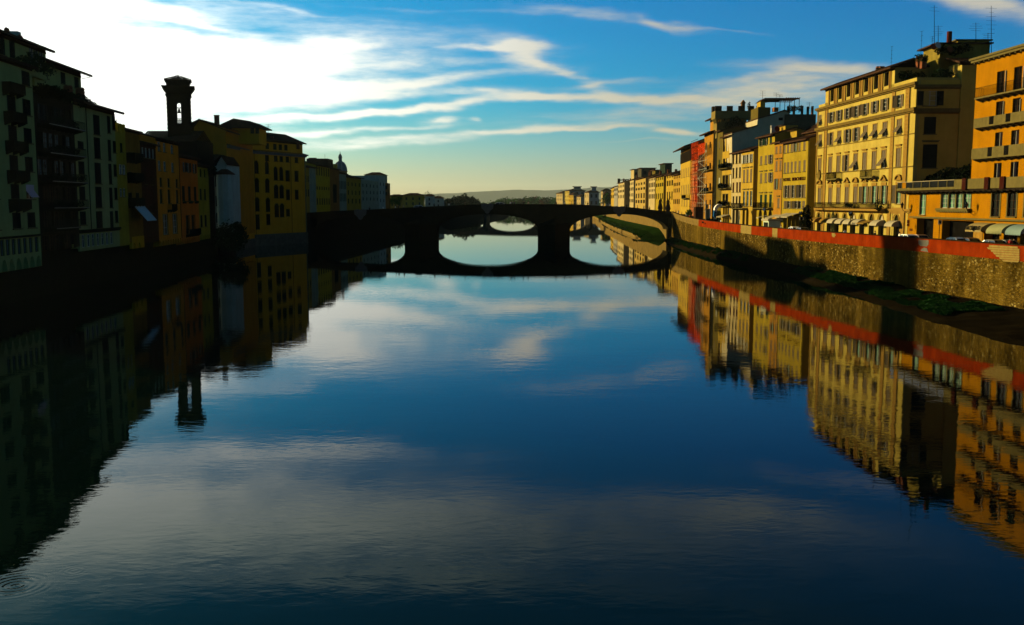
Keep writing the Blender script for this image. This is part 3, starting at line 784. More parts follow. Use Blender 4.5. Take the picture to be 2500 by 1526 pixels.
mb = MB(); ribbon(mb, LQ, -.6, 0, lambda p: -1.5, lambda p: p[2]); mb.box(-69.9, -66.9, 310.0, 311.2, -1.5, 9.0); rel(mb.build('stone_wall', M['stone_d'], e4))
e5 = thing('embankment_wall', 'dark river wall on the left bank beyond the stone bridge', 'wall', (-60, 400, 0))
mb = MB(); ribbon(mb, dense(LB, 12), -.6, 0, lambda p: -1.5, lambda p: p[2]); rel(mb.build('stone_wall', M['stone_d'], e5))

# streets and land
def sheet(name, ptsA, ptsB, m, kind='structure'):
    mb = MB()
    for a, b, c, d in zip(ptsA, ptsA[1:], ptsB[1:], ptsB): mb.quad(a, b, c, d)
    return tag(mb.build(name, m), kind=kind)
A_ = [(p[0] + .4, p[1], p[2] - 1.4) for p in pr]; B_ = [(p[0] + 30, p[1], p[2] - 1.4) for p in pr]
sheet('street', A_, B_, M['street'])
A_ = [(p[0] + .5, p[1], p[2] - 1.05) for p in prb]; B_ = [(p[0] + 60, p[1], p[2] - 1.05) for p in prb]
sheet('street', A_, B_, M['street'])
lb = dense(LB, 12)
sheet('street', [(p[0] - .5, p[1], p[2] - 1.) for p in lb], [(p[0] - 60, p[1], p[2] - 1.) for p in lb], M['street'])
mb = MB(); mb.quad((-100, 305, 8.0), (-66.8, 305, 8.0), (-66.8, 340, 8.2), (-100, 340, 8.2)); tag(mb.build('street', M['street']), kind='structure')
far = MB()
far.quad((-14000, -500, 4.5), (-80, -500, 4.5), (-80, 1700, 4.5), (-14000, 1700, 4.5)); far.quad((80, -500, 4.5), (14000, -500, 4.5), (14000, 1700, 4.5), (100, 1700, 4.5))
far.quad((-14000, 1700, 4.5), (14000, 1700, 4.5), (14000, 14000, 4.5), (-14000, 14000, 4.5)); far.quad((-60, 1700, 4.5), (100, 1700, 4.5), (100, 1700, -1), (-60, 1700, -1))
tag(far.build('ground', M['land']), kind='structure')

# mud strip at the foot of the right wall
WE = [(37, 20), (41, 60), (43.9, 84), (44.6, 110), (46.2, 135), (47.2, 160), (47.7, 185), (47.6, 210), (46.8, 264), (48., 300), (50.8, 330)]
ZB = [(0, 20, .6), (0, 60, .7), (0, 105, .95), (0, 135, 1.3), (0, 160, 1.8), (0, 185, 2.1), (0, 210, 2.2), (0, 264, 2.0), (0, 300, 1.6), (0, 330, 1.3)]
def strip_pt(y, t):
    xw = lerp_line(WE, y)[0] + .5 * noise.noise(Vector((y * .15, 0, 0))) ; xp = lerp_line(PR, y)[0] + .1; zb = lerp_line(ZB, y)[2]
    z = zb * (t ** .8) - .06 + (.25 * noise.noise(Vector((y * .3, t * 4, 3))) + .12 * noise.noise(Vector((y * .9, t * 9, 1)))) * min(1, t * 6)
    return (xw + (xp - xw) * t, y, z)
mb = MB(); Y = 20.
grid = []
while Y <= 328: grid.append([strip_pt(Y, i / 12) for i in range(13)]); Y += 1.2
for a, b in zip(grid, grid[1:]):
    for i in range(12): mb.quad(a[i], a[i + 1], b[i + 1], b[i])
tag(mb.build('river_bank', M['earth'], smooth=True), kind='structure')
mb = MB()
def blades(ya, yb, ta, tb, n, h):
    for _ in range(n):
        y = R.uniform(ya, yb); t = R.uniform(ta, tb)
        if noise.noise(Vector((y * .25, t * 3, 7))) < -.12: continue
        p = strip_pt(y, t); hh = h * R.uniform(.5, 1.4); a = R.uniform(0, 6.3); w = .05 + .06 * R.random()
        dx, dy = math.cos(a) * w, math.sin(a) * w
        mb.quad((p[0] - dx, p[1] - dy, p[2] - .05), (p[0] + dx, p[1] + dy, p[2] - .05), (p[0] + dx + R.uniform(-.2, .2), p[1] + dy + R.uniform(-.2, .2), p[2] + hh), (p[0] - dx * .2 + R.uniform(-.2, .2), p[1] - dy, p[2] + hh))
blades(106, 136, .25, .85, 30000, .2); blades(134, 168, .3, 1., 16000, .2); blades(200, 320, .2, .8, 14000, .22)
tag(mb.build('grass', M['grass']), kind='stuff')
# lawn strip beyond the bridge
LWB = [(44.5, 337), (47, 420), (51.5, 520), (58.5, 640), (66, 760), (79, 1000)]
def lp(y, t):
    a = lerp_line(LWB, y)[0]; b = lerp_line(PRB, y)[0] + .1
    z = [(-.1), 1.0, 1.7, 2.0, 3.4][t] + .15 * noise.noise(Vector((y * .1, t, 0))); f = [0, .03, .3, .6, 1][t]; z = -.1 + (z + .1) * min(1, (y - 336.9) / 25) ** .7
    return (a + (b - a) * f, y, z)
mb = MB(); mb2_ = MB(); ys = [337 + 8 * i for i in range(83)]
for a, b in zip(ys, ys[1:]):
    for t in range(4): (mb2_ if t == 0 else mb).quad(lp(a, t), lp(a, t + 1), lp(b, t + 1), lp(b, t))
tag(mb.build('lawn', M['grass_lit'], smooth=True), kind='structure'); tag(mb2_.build('river_bank', mat('ochre_wall', ())), kind='structure')

mb = MB()
for y_ in range(345, 640, 6):
    p = lp(y_, 1); leafball(mb, (p[0] + R.uniform(.2, 2.5), y_ + R.uniform(-2, 2), p[2] + .2), R.uniform(.7, 1.5), 60, .3, .7)
tag(mb.build('reeds', M['grass']), kind='stuff')
# hills far behind the town
def hill(D, prof, m, name='hills'):
    mb = MB(); pts = []
    for i in range(len(prof) - 1):
        (a, b), (c, d) = prof[i], prof[i + 1]; n = max(1, int((c - a) / 8))
        for k in range(n):
            px = a + (c - a) * k / n; pts.append((px, b + (d - b) * k / n + 1.1 * noise.noise(Vector((px * .03, D, 0))) + .4 * noise.noise(Vector((px * .15, D, 0)))))
    for (p, q) in zip(pts, pts[1:]):
        P0, P1 = at(p[0], p[1], D), at(q[0], q[1], D)
        mb.quad((P0.x, D - 1500, 3), (P1.x, D - 1500, 3), P1, P0); mb.quad(P0, P1, (P1.x, D + 1500, 3), (P0.x, D + 1500, 3))
    return tag(mb.build(name, m, smooth=True), kind='structure')
hill(12500, [(300, 480), (700, 470), (950, 476), (1100, 472), (1180, 467), (1270, 463), (1330, 465), (1400, 462), (1450, 458), (1520, 455), (1700, 450), (2100, 460), (2700, 455), (3400, 470)], mat('far_wooded_hills', (.035, .07, .06), .95, var=.2, scale=.002))

# ------------------------------------------------------------------ bridges
def interp(tab, x):
    if x <= tab[0][0]: return tab[0][1]
    for a, b in zip(tab, tab[1:]):
        if x <= b[0]:
            t = (x - a[0]) / (b[0] - a[0]); t = t * t * (3 - 2 * t) * .4 + t * .6; return a[1] + (b[1] - a[1]) * t
    return tab[-1][1]
def bridge(name, label, Y0, Y1, spans, piers, top, m, crown, spring, xl, xr, cut=True):
    b = thing(name, label, 'bridge', ((xl + xr) / 2, Y0, 0))
    ox = b.location.x; oy = b.location.y
    def B(mbx, n, mm=m, **k):
        mbx.v = [(v[0] - ox, v[1] - oy, v[2]) for v in mbx.v]; return mbx.build(n, mm, b, **k)
    def ztop(x): return interp(top, x)
    for (xa, xb) in spans:
        mb = MB(); K = 28; c = (xa + xb) / 2; hw = (xb - xa) / 2; pts = []
        for i in range(K + 1):
            t = math.cos(math.pi * (1 - i / K)); zz = spring + (crown - spring) * (max(0, 1 - abs(t) ** 2.2)) ** (1 / 1.9)
            pts.append((c + hw * t, zz))
        for p, q in zip(pts, pts[1:]):
            ta, tb = ztop(p[0]) - 2.05, ztop(q[0]) - 2.05
            for yy in (Y0, Y1): mb.quad((p[0], yy, p[1]), (q[0], yy, q[1]), (q[0], yy, tb), (p[0], yy, ta))
            mb.quad((p[0], Y0, p[1]), (p[0], Y1, p[1]), (q[0], Y1, q[1]), (q[0], Y0, q[1]))
        # archivolt ring, slightly proud
        for p, q in zip(pts, pts[1:]):
            n = Vector((-(q[1] - p[1]), q[0] - p[0])); n.normalize(); n *= .7
            mb.quad((p[0], Y0 - .12, p[1]), (q[0], Y0 - .12, q[1]), (q[0] + n.x, Y0 - .12, q[1] + n.y), (p[0] + n.x, Y0 - .12, p[1] + n.y))
            mb.quad((p[0], Y0 - .12, p[1]), (p[0], Y0, p[1]), (q[0], Y0, q[1]), (q[0], Y0 - .12, q[1]))
        B(mb, 'arch')
    for (xa, xb) in piers:
        mb = MB(); c = (xa + xb) / 2; zt = ztop(c) - 2.05
        mb.box(xa, xb, Y0 - .02, Y1 + .02, -3, zt)
        if cut:
            mb.prism([(xa, Y0 - .02), (c, Y0 - 5.5), (xb, Y0 - .02)], -3, 5.2, 'z'); mb.prism([(xa, Y1 + .02), (xb, Y1 + .02), (c, Y1 + 5.5)], -3, 5.2, 'z')
            mb.prism([(xa - .15, Y0 - .02), (c, Y0 - 5.8), (xb + .15, Y0 - .02)], 5.2, 5.55, 'z')
            for yy, s in ((Y0, -1), (Y1, 1)):
                mb.tri((xa, yy + s * .02, 5.55), (c, yy + s * 5.5, 5.55), (c, yy + s * .02, 7.6)); mb.tri((xb, yy + s * .02, 5.55), (c, yy + s * .02, 7.6), (c, yy + s * 5.5, 5.55))
        B(mb, 'pier')
    n = 60; xs = [xl + (xr - xl) * i / n for i in range(n + 1)]
    def strip(y0, y1, d0, d1, nm, mm=m):
        mb = MB()
        for p, q in zip(xs, xs[1:]):
            a, c = ztop(p), ztop(q)
            mb.quad((p, y0, a - d0), (q, y0, c - d0), (q, y0, c - d1), (p, y0, a - d1)); mb.quad((p, y1, a - d0), (p, y1, a - d1), (q, y1, c - d1), (q, y1, c - d0))
            mb.quad((p, y0, a - d1), (q, y0, c - d1), (q, y1, c - d1), (p, y1, a - d1)); mb.quad((p, y0, a - d0), (p, y1, a - d0), (q, y1, c - d0), (q, y0, c - d0))
        B(mb, nm, mm)
    strip(Y0 - .01, Y1 + .01, 2.05, 1.35, 'spandrel'); strip(Y0 - .35, Y1 + .35, 1.35, 1.05, 'deck')
    strip(Y0 + .36, Y0 + 2.2, 1.045, .82, 'pavement'); strip(Y1 - 2.2, Y1 - .36, 1.045, .82, 'pavement'); strip(Y0 + 2.21, Y1 - 2.21, 1.045, .92, 'roadway')
    strip(Y0 - .1, Y0 + .35, 1.05, .14, 'parapet'); strip(Y1 - .35, Y1 + .1, 1.05, .14, 'parapet')
    strip(Y0 - .2, Y0 + .45, .14, 0, 'coping'); strip(Y1 - .45, Y1 + .2, .14, 0, 'coping')
    return b, B, ztop
M['bridge'] = mat('dark_bridge_stone', (.030, .024, .012), .9, var=.3, scale=.4, bump=.5, bscale=3., streak=.3)
TOP1 = [(-78, 8.8), (-54, 10.1), (-24, 11.5), (-8, 12.2), (20, 12.1), (38, 11.2), (52, 9.75), (56, 9.6)]
b1, B1, zt1 = bridge('stone_bridge', 'dark stone bridge with three flat arches and two pointed piers over the river', 326, 337,
        [(-65, -35.8), (-25.2, 8.9), (19.3, 52)], [(-35.8, -25.2), (8.9, 19.3)], TOP1, M['bridge'], 8.8, 3.6, -67, 53.1)
M['cart'] = mat('pale_cartouche_stone', (.16, .17, .16), .8, var=.2, scale=2.)
for cx_ in (-50.4, -8.2, 35.6):
    mb = MB(); z = zt1(cx_)
    sh = [(-1.9, .05), (-2.1, -.3), (-1.9, -1.5), (-1.1, -2.1), (-.55, -3.0), (0, -3.3), (.55, -3.0), (1.1, -2.1), (1.9, -1.5), (2.1, -.3), (1.9, .05), (.9, .2), (0, .0), (-.9, .2)]
    mb.prism([(cx_ + a, z + b_) for a, b_ in sh], 326 - .65, 326 - .1)
    mb.prism([(cx_ + a * .55, z - 1.2 + (b_ + 1.2) * .55) for a, b_ in sh], 326 - .9, 326 - .65)
    B1(mb, 'cartouche', M['cart'])
mb = MB(); mb.box(-86, -67, 326, 337, -1.5, 8.4); mb.box(-86, -67, 326, 326.4, 8.4, 9.4); B1(mb, 'abutment')
TOP2 = [(-60, 9.5), (0, 11.2), (20, 11.3), (40, 11.2), (92, 9.5)]
bridge('stone_bridge', 'farther stone bridge seen through the arches of the nearer one', 700, 712,
       [(-52, -20.5), (-16, 16.5), (21, 53), (57.5, 90)], [(-20.5, -16), (16.5, 21), (53, 57.5)], TOP2, mat('bridge_stone_far', (.07, .06, .045), .9, var=.25, scale=.3), 8.0, 2.6, -60, 92)

# ------------------------------------------------------------------ buildings: helpers
def bld(name, label, line, pxl, pxr, zb, zr=20., group=None, cat='building', ptA=None, ptB=None, out=0.):
    if out: line = [(p[0] - out, p[1]) for p in line]
    A = ptA or on_line(line, pxl, zr); B = ptB or on_line(line, pxr, zr)
    r = thing(name, label, cat, (A[0], A[1], zb), 0, group)
    return r, Frame(A, B, r)
def stucco(name, c, var=.16, streak=.16, c2=None): return mat(name, c, .9, var=var, scale=.35, bump=.15, bscale=6., streak=streak, col2=c2)
SY = stucco('pale_yellow_stucco', (.60, .46, .10)); SH = stucco('mustard_stucco', (.46, .33, .03)); SO = stucco('orange_stucco', (.48, .205, .004))
SHS = stucco('ochre_stucco', (.48, .235, .03)); SB = stucco('warm_yellow_stucco', (.56, .37, .05)); SC = stucco('cream_stucco', (.58, .46, .22)); SG = stucco('blue_grey_stucco', (.66, .58, .38))

# ================================================================== RIGHT BANK
# ---- orange house with terrace, nearest on the right
def orange_house():
    zb = 6.7
    r, f = bld('orange_house', 'orange plastered house with grey stone balconies and a wide terrace, nearest at right', RF, 2213, 2650, zb, 14)
    uT = f.u(2374, 20); L = f.u(2640, 20); zt = f.z(2214, 445); zpar = f.z(2214, 462)
    uR = L
    rows = [dict(ref=(2253, 473.5, 524), cx=[2253], w=1.9, k='g', pane='pane_green', trim='stone', tw=.15),
            dict(ref=(2306.5, 472.8, 508), cx=[2306.5, 2324.3, 2342.3, 2361], w=2.15, k='g', pane='pane_green', trim='stone', tw=.22, sill=None),
            dict(ref=(2431, 470.5, 529), cx=[2431], w=2.1, k='g', pane='pane', trim='stone', tw=.25, frame='frame_b'),
            dict(ref=(2470.5, 470.5, 529), cx=[2470.8, 2512], w=2.1, k='g', pane='pane', trim='stone', tw=.25, frame='frame_b'),
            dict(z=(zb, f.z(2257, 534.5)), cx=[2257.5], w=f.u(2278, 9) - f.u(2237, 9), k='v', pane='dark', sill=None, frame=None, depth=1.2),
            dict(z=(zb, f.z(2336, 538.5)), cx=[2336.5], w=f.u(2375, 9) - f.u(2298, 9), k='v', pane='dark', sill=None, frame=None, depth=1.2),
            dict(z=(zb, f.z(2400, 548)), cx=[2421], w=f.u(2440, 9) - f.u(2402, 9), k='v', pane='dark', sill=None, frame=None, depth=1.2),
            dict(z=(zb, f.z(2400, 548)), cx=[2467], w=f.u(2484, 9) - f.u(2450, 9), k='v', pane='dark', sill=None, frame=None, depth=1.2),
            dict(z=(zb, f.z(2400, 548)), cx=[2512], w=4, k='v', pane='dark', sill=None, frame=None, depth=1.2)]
    facade(f, 0, uR, zb - .5, f.z(2214, 470), SO, rows, depth=16)
    # ledge, terrace slab and folded awnings under it
    band(f, f.u(2228, 11), uR, f.z(2300, 534.2), f.z(2300, 530.2), .55, M['stone'], 'ledge', False)
    zs0 = f.z(2214, 466); zs1 = f.z(2214, 460.5)
    mb = MB(); mb.box(-.4, uR, -1.5, 14, zs0, zs1); f.build(mb, 'terrace_slab', M['stone'])
    mb = MB(); n = 60
    for i in range(n):
        a = -.3 + (uR) * i / n; b_ = -.3 + (uR) * (i + 1) / n; d = .28 + .12 * (i % 2)
        mb.prism([(-1.4, zs0), (-1.3, zs0 - d), (-.6, zs0 - d - .15), (-.01, zs0 - .05), (-.01, zs0)], a, b_ - .02, 'x')
    f.build(mb, 'folded_awning', mat('dark_awning_cloth', (.03, .022, .015), .9, var=.3))
    # glazed balustrade then solid parapet
    us = [f.u(p, zpar) for p in (2212, 2223, 2233, 2250.5, 2271, 2291.5, 2313, 2335, 2353.5)]
    for i, (a, b_) in enumerate(zip(us, us[1:])):
        mb = MB(); mb.box(a - .07, a + .07, -1.45, -1.3, zs1, zt - .08); f.build(mb, 'post', M['stone'])
        if i not in (1,):
            mb = MB(); mb.box(a + .08, b_ - .08, -1.40, -1.37, zs1 + .05, zt - .12); f.build(mb, 'glass_panel', mat('void_dark_glass', (.006, .006, .006), .12, var=0, spec=.5))  # dark of the void behind put into the pane colour
        else:
            mb = MB(); mb.box(a + .08, b_ - .08, -1.42, -1.36, zs1 + .02, zt - .12); f.build(mb, 'solid_panel', SO)
    mb = MB(); mb.box(us[0] - .1, us[-1], -1.5, -1.25, zt - .08, zt); f.build(mb, 'handrail', mat('pale_rail', (.5, .42, .28), .5, var=.1))
    mb = MB(); mb.box(us[-1] + .01, uR, -1.5, -1.3, zs1, zt); f.build(mb, 'parapet', M['stone'])
    # tower part
    rows = [dict(ref=(2442, 174, 227), cx=[2442.5], w=1.9, k='g', pane='dark', frame='frame_b', sill='stone'), dict(ref=(2484, 163, 219.6), cx=[2484.8, 2530], w=1.9, k='g', pane='dark', frame='frame_b'),
            dict(ref=(2440, 247.5, 304), cx=[2440, 2481, 2526], w=1.9, k='g', pane='dark', frame='frame_b'), dict(ref=(2438, 323, 379), cx=[2437.6, 2477.5, 2522], w=1.9, k='g', pane='dark', frame='frame_b'),
            dict(ref=(2435, 398, 452), cx=[2435, 2475.8, 2520], w=1.9, k='g', pane='dark', frame='frame_b')]
    ztop = f.z(2387, 154)
    facade(f, uT, uR, zs1 + .005, ztop, SO, rows, depth=14, name='upper_wall')
    # pale side reveals of the open window leaves
    for (px, z0_, z1_) in ((2450.5, 174, 226), (2494, 163, 218), (2449, 248, 303), (2490, 242, 297), (2445.5, 324, 378), (2485.5, 319, 375), (2443, 399, 452), (2484, 395, 452)):
        u = f.u(px, 22) - .05; za, zb_ = f.z(px, z1_), f.z(px, z0_)
        mb = MB(); mb.box(u - .06, u, -.16, .2, za, zb_); f.build(mb, 'window_leaf', M['frame_w'])
    mb = MB(); mb.box(uT - .25, uR, -.75, 14.5, ztop, ztop + .32)
    mb.box(uT - .45, uR, -.95, 14.5, ztop + .32, ztop + .62); f.build(mb, 'roof', M['stone'])
    mb = MB()
    for i in range(14): u = uT + 1.3 * i + .3; mb.box(u, u + .22, -.6, 0, ztop - .2, ztop - .002)
    f.build(mb, 'eave_bracket', M['stone'])
    u0 = f.u(2399, 27); zl = f.z(2399, 240); zh = f.z(2399, 217)
    balcony(f, u0, uR, zl, 1.2, zh - zl, 'stone', False, t=.2, step=.26)
    for (a, yt, yb_, w) in ((2397, 291, 310.5, 0), (2395.5, 363.5, 386, 0)):
        u0 = f.u(a, 22); zl = f.z(a, yb_); zh = f.z(a, yt); balcony(f, u0, uR, zl, 1.25, zh - zl, 'stone', True, t=.2)
        for pxx in (2439, 2480):
            mb = MB(); u = f.u(pxx, 20); mb.box(u - .55, u + .55, -1.27, -1.255, zl + .02, zh - .02)
            f.build(mb, 'window_panel', M['dark'])
    for pxx in (2382, 2438, 2477):    # planters hanging on the terrace parapet
        u = f.u(pxx, 15.5); mb = MB(); mb.box(u - .55, u + .55, -1.72, -1.52, zt - 1.5, zt + .1); f.build(mb, 'dark_hanging', mat('dark_red_cloth', (.05, .012, .008), .9))
    mb = MB(); leafball(mb, (uR - 3, 2.5, ztop + .9), 3.2, 900, .3, .7); leafball(mb, (uR - 7.5, 2.5, ztop + .7), 2.5, 500, .25, .5); f.build(mb, 'roof_plants', M['plant'])
    mb = MB()
    for (px, py) in ((2230, 433), (2262, 418), (2295, 412), (2325, 408), (2350, 410), (2368, 414), (2250, 432), (2280, 430), (2310, 428), (2340, 428)):
        u = f.u(px, 17); z = f.z(px, py); leafball(mb, (u + 1, 3.0, z - .9), 2.1, 750, .26, 1.5)
    f.build(mb, 'terrace_hedge', mat('dark_hedge', (.008, .014, .006), .9, var=.4))
    # planter under the four windows
    ua, ub = f.u(2292, 12), f.u(2371, 12); za, zb_ = f.z(2330, 516.5), f.z(2330, 508.8)
    mb = MB(); mb.box(ua, ub, -.55, -.01, za + .12, zb_)
    n = 14
    for i in range(n): u = ua + (ub - ua) * (i + .5) / n; mb.box(u - .25, u + .25, -.45, -.02, za - .1, za + .12)
    f.build(mb, 'window_planter', M['stone'])
    # corner column strip of the neighbour's yellow drain edge and plinth pieces
    mb = MB(); mb.box(f.u(2213.5, 12), f.u(2218, 12), -.04, -.002, zb, zs0 - .7); f.build(mb, 'corner_strip', SY)
    mb = MB(); mb.box(f.u(2378, 9), f.u(2400, 9), -.05, -.001, zb, f.z(2390, 548)); f.build(mb, 'stone_pier', mat('gold_stone', (.40, .22, .04), .9, var=.3, scale=1.))
    for (px, py0, py1, w) in ((2218.5, 537, 545, .5), (2218.5, 546, 552, .5)):
        u = f.u(px, 10); mb = MB(); mb.box(u - .3, u + .3, -.14, -.05, f.z(px, py1), f.z(px, py0)); f.build(mb, 'wall_sign', mat('dark_red_sign', (.06, .014, .008), .5))
    u = f.u(2225, 9); mb = MB(); mb.box(u - .45, u + .45, -.08, -.01, f.z(2225, 564), f.z(2225, 558)); f.build(mb, 'wall_plate', mat('brown_plate', (.14, .05, .015), .6))
    return r, f
OH, OF = orange_house()
def text_object(body, size, extrude, m, offset=0., space=1., align='LEFT'):
    c = bpy.data.curves.new('lettering', 'FONT'); c.body = body; c.size = size; c.extrude = extrude; c.offset = offset; c.space_character = space; c.align_x = align; c.resolution_u = 3
    o = bpy.data.objects.new('tmp', c); COL.objects.link(o); dg = bpy.context.evaluated_depsgraph_get(); me = bpy.data.meshes.new_from_object(o.evaluated_get(dg)); bpy.data.objects.remove(o)
    me.name = 'lettering'; me.materials.clear(); me.materials.append(m); return me
def curved_awning(fr, u0, u1, ztop, zbot, out, m, label, text=None, cat='awning', name='curved_awning', ribs=True, stripes=None, tsize=.5, tm=None, valance=True, grp=None):
    p = fr.loc((u0 + u1) / 2, -.03, ztop); rl = fr.root.location
    t = thing(name, label, cat, (p[0] + rl.x, p[1] + rl.y, p[2] + rl.z), fr.ang, grp)
    w = u1 - u0; h = ztop - zbot; K = 8; prof = []
    for i in range(K + 1):
        a = math.pi / 2 * i / K; prof.append((-out * math.sin(a), -h * (1 - math.cos(a))))
    mb = MB()
    for p, q in zip(prof, prof[1:]): mb.quad((-w / 2, p[0], p[1]), (w / 2, p[0], p[1]), (w / 2, q[0], q[1]), (-w / 2, q[0], q[1]))
    if valance:
        n = max(4, int(w / .35))
        for i in range(n):
            a = -w / 2 + w * i / n; b = -w / 2 + w * (i + 1) / n
            mb.quad((a, -out, -h), (b, -out, -h), (b - .05, -out, -h - .2), (a + .05, -out, -h - .2))
    mb.build('canopy', m, t)
    for s in (-1, 1):
        mb = MB(); n_ = len(prof); me = [(s * w / 2, p[0], p[1]) for p in prof] + [(s * w / 2, 0, -h)]
        mb.v = me; mb.f = [tuple(range(len(me)))]; mb.build('side_panel', m, t)
    if text:
        o = put('lettering', text_object(text, tsize, .01, tm or M['iron'], .025, .88, 'CENTER'), t, (0, -out - .06, -h + .10), (math.radians(80), 0, 0)); o.scale = (.82, 1, 1)
    return t
M['aw_cream'] = mat('cream_awning_canvas', (.42, .32, .14), .9, var=.08)
M['aw_green'] = mat('pale_green_awning_canvas', (.40, .40, .20), .9, var=.08)
M['aw_blue'] = mat('pale_blue_awning_canvas', (.25, .36, .36), .9, var=.08)
M['aw_white'] = mat('white_awning_canvas', (.55, .48, .33), .9, var=.08)
_zt, _zb = OF.z(2400, 543.5), OF.z(2395, 562)
curved_awning(OF, OF.u(2391, 9), OF.u(2430, 9), _zt, _zb, 2.0, M['aw_cream'], 'cream curved awning with dark lettering over the bar doorway', 'BAR DEI PONTI', tsize=.80)
curved_awning(OF, OF.u(2443, 9), OF.u(2482, 9), _zt, _zb - .1, 2.0, M['aw_green'], 'pale green curved awning with faint reddish print beside the bar awning')
curved_awning(OF, OF.u(2491, 9), OF.u(2530, 9), _zt, _zb - .1, 2.0, M['aw_blue'], 'pale blue curved awning cut by the right edge of the photo')

# ---- pale yellow palazzo
def yellow_palazzo():
    zb = 6.7; A = (62.85, 203.2); Bp = (64.55, 158.6)
    r, f = bld('yellow_palazzo', 'large pale yellow palazzo with pedimented windows, stone pilasters and arched ground floor', RF, 0, 0, zb, ptA=A, ptB=Bp)
    L = f.L; X = [2001.2, 2027, 2047, 2067.6, 2088.6, 2110.8, 2134, 2157.5, 2193.8]
    cA = [2002.5, 2030, 2049, 2069, 2090.6, 2112.5, 2136, 2160.5, 2195.5]
    zP0 = f.z(2217, 212); zP1 = f.z(2217, 195)
    rows = [dict(ref=(2194, 232, 262), cx=cA, w=1.65, k='aoooooooo', shut='shut_grey', pane='pane', trim=None),
            dict(ref=(2195, 291.5, 327), cx=cA, w=1.75, k='ahaooaaaa', shut='shut_grey', trim='trim_y', tw=.12),
            dict(ref=(2193, 362, 407), cx=X, w=1.75, k='ccchaccac', shut='shut_grey', trim='trim_y', tw=.16, hood='flat'),
            dict(ref=(2191, 451.5, 497), cx=X, w=1.8, k='cccccoooo', shut='shut_grey', pane='pane_green', trim='trim_y', tw=.18, hoods='attattttta'.replace('attattttta', 'atttatttа'.replace('а', 'a'))),
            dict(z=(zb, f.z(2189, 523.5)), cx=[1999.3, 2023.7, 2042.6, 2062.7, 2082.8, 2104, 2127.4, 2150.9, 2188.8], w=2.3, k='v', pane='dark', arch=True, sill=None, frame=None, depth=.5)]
    facade(f, 0, L, zb - .4, zP1, SY, rows, depth=13)
    # arched transoms (fanlights)
    for i, px in enumerate((1999.3, 2023.7, 2042.6, 2062.7, 2082.8, 2104, 2127.4, 2150.9, 2188.8)):
        u = f.u(px, 11); z1 = f.z(2189, 523.5) ; zs = z1 - 1.15; mb = MB(); K = 8
        pts = [(u + 1.12 * math.cos(math.pi * k / K), zs + 1.12 * math.sin(math.pi * k / K)) for k in range(K + 1)]
        mb.prism(pts, .28, .32); f.build(mb, 'fanlight', M['aw_white'] if i in (4, 7) else mat('olive_fanlight', (.07, .06, .02), .6, var=.3))
        mb = MB()
        for k in range(K):   # ring
            a, b = math.pi * k / K, math.pi * (k + 1) / K
            def q(t, rr): return (u + rr * math.cos(t), zs + rr * math.sin(t))
            mb.prism([q(a, 1.16), q(b, 1.16), q(b, 1.4), q(a, 1.4)], -.07, .0)
        f.build(mb, 'arch_ring', M['trim_y'])
    # ground floor rusticated band, pilasters as stone blocks
    zg = f.z(2189, 507)
    for (p0, p1) in ((1987.3, 1992.5), (2010.5, 2017.5), (2172.5, 2180.5), (2205.5, 2215)):
        ua = f.u(p0, 20); ub = f.u(p1, 20); z = zb; k = 0; mb = MB()
        while z < zP0 - .2:
            z2 = min(z + .62, zP0); mb.box(max(ua, .02) + .03 * (k % 2), min(ub, L - .02) - .03 * (k % 2), -.12, -.002, z + .03, z2); z = z2; k += 1
        o = f.build(mb, 'pilaster', M['trim_y']); o['kind'] = 'stuff'
    mb = MB(); z = zb; k = 0
    while z < zg - .3:   # rustication of the bays between, left clear of the arches
        for (a, b) in ((2180.5, 2205.5),):
            ua, ub = f.u(a, 12) + .02, f.u(b, 12) - .02; c = f.u(2188.8, 11)
            mb.box(ua, c - 1.45, -.06, -.002, z + .03, z + .5); mb.box(c + 1.45, ub, -.06, -.002, z + .03, z + .5)
        z += .53
    o = f.build(mb, 'rustication', M['trim_y'])
    mb = MB(); mb.box(.02, L - .02, -.045, -.001, f.z(2189, 522), zg); f.build(mb, 'frieze', M['trim_y'])
    TR = mat('brown_stone_cornice', (.20, .135, .035), .9, var=.2, scale=1.2)
    band(f, 0, L, f.z(2217, 274), f.z(2217, 266), .55, TR, 'cornice'); band(f, 0, L, zP0, f.z(2217, 205.5), .60, TR, 'cornice')
    band(f, 0, L, f.z(2213, 329.5), f.z(2213, 327.8), .12, TR, 'string_course'); band(f, 0, L, f.z(2213, 408.5), f.z(2213, 406), .14, TR, 'string_course')
    band(f, 0, L, zg - .55, zg - .2, .25, M['trim_y'], 'string_course')
    # long iron balcony of the main floor
    zl = f.z(2165, 510.5); ua, ub = f.u(2006, 14), f.u(2166, 14)
    balcony(f, ua, ub, zl, 1.5, 1.15, 'trim_y', False, t=.35, step=.2)
    mb = MB(); n = 9
    for px in (2084, 2092): leafball(mb, (f.u(px, 14), -1.2, zl + .6), .7, 160, .14, .5)
    leafball(mb, (ub - .2, -1.2, zl + .6), .9, 260, .16, 1.2); f.build(mb, 'balcony_plants', M['plant'])
    # two small balconies
    for (pa, pb, py) in ((2029, 2054, 436.5), (2112, 2143, 431.5)):
        zl = f.z((pa + pb) / 2, py); ua, ub = f.u(pa, 18), f.u(pb, 18)
        balcony(f, ua, ub, zl, 1.0, f.z((pa + pb) / 2, py - 17) - zl - .1, 'stone', False, t=.25, step=.16)
    u = f.u(2000.5, 17); mb = MB(); z = f.z(2000.5, 431)
    mb.prism([(u - .9, z), (u, z - 1.3), (u + .9, z), (u + .7, z + .9), (u, z + 1.3), (u - .7, z + .9)], -.25, -.01); f.build(mb, 'coat_of_arms', TR)
    for px in (2012, 2216.5): drainpipe(f, f.u(px, 20), zb, zP0 - .1)
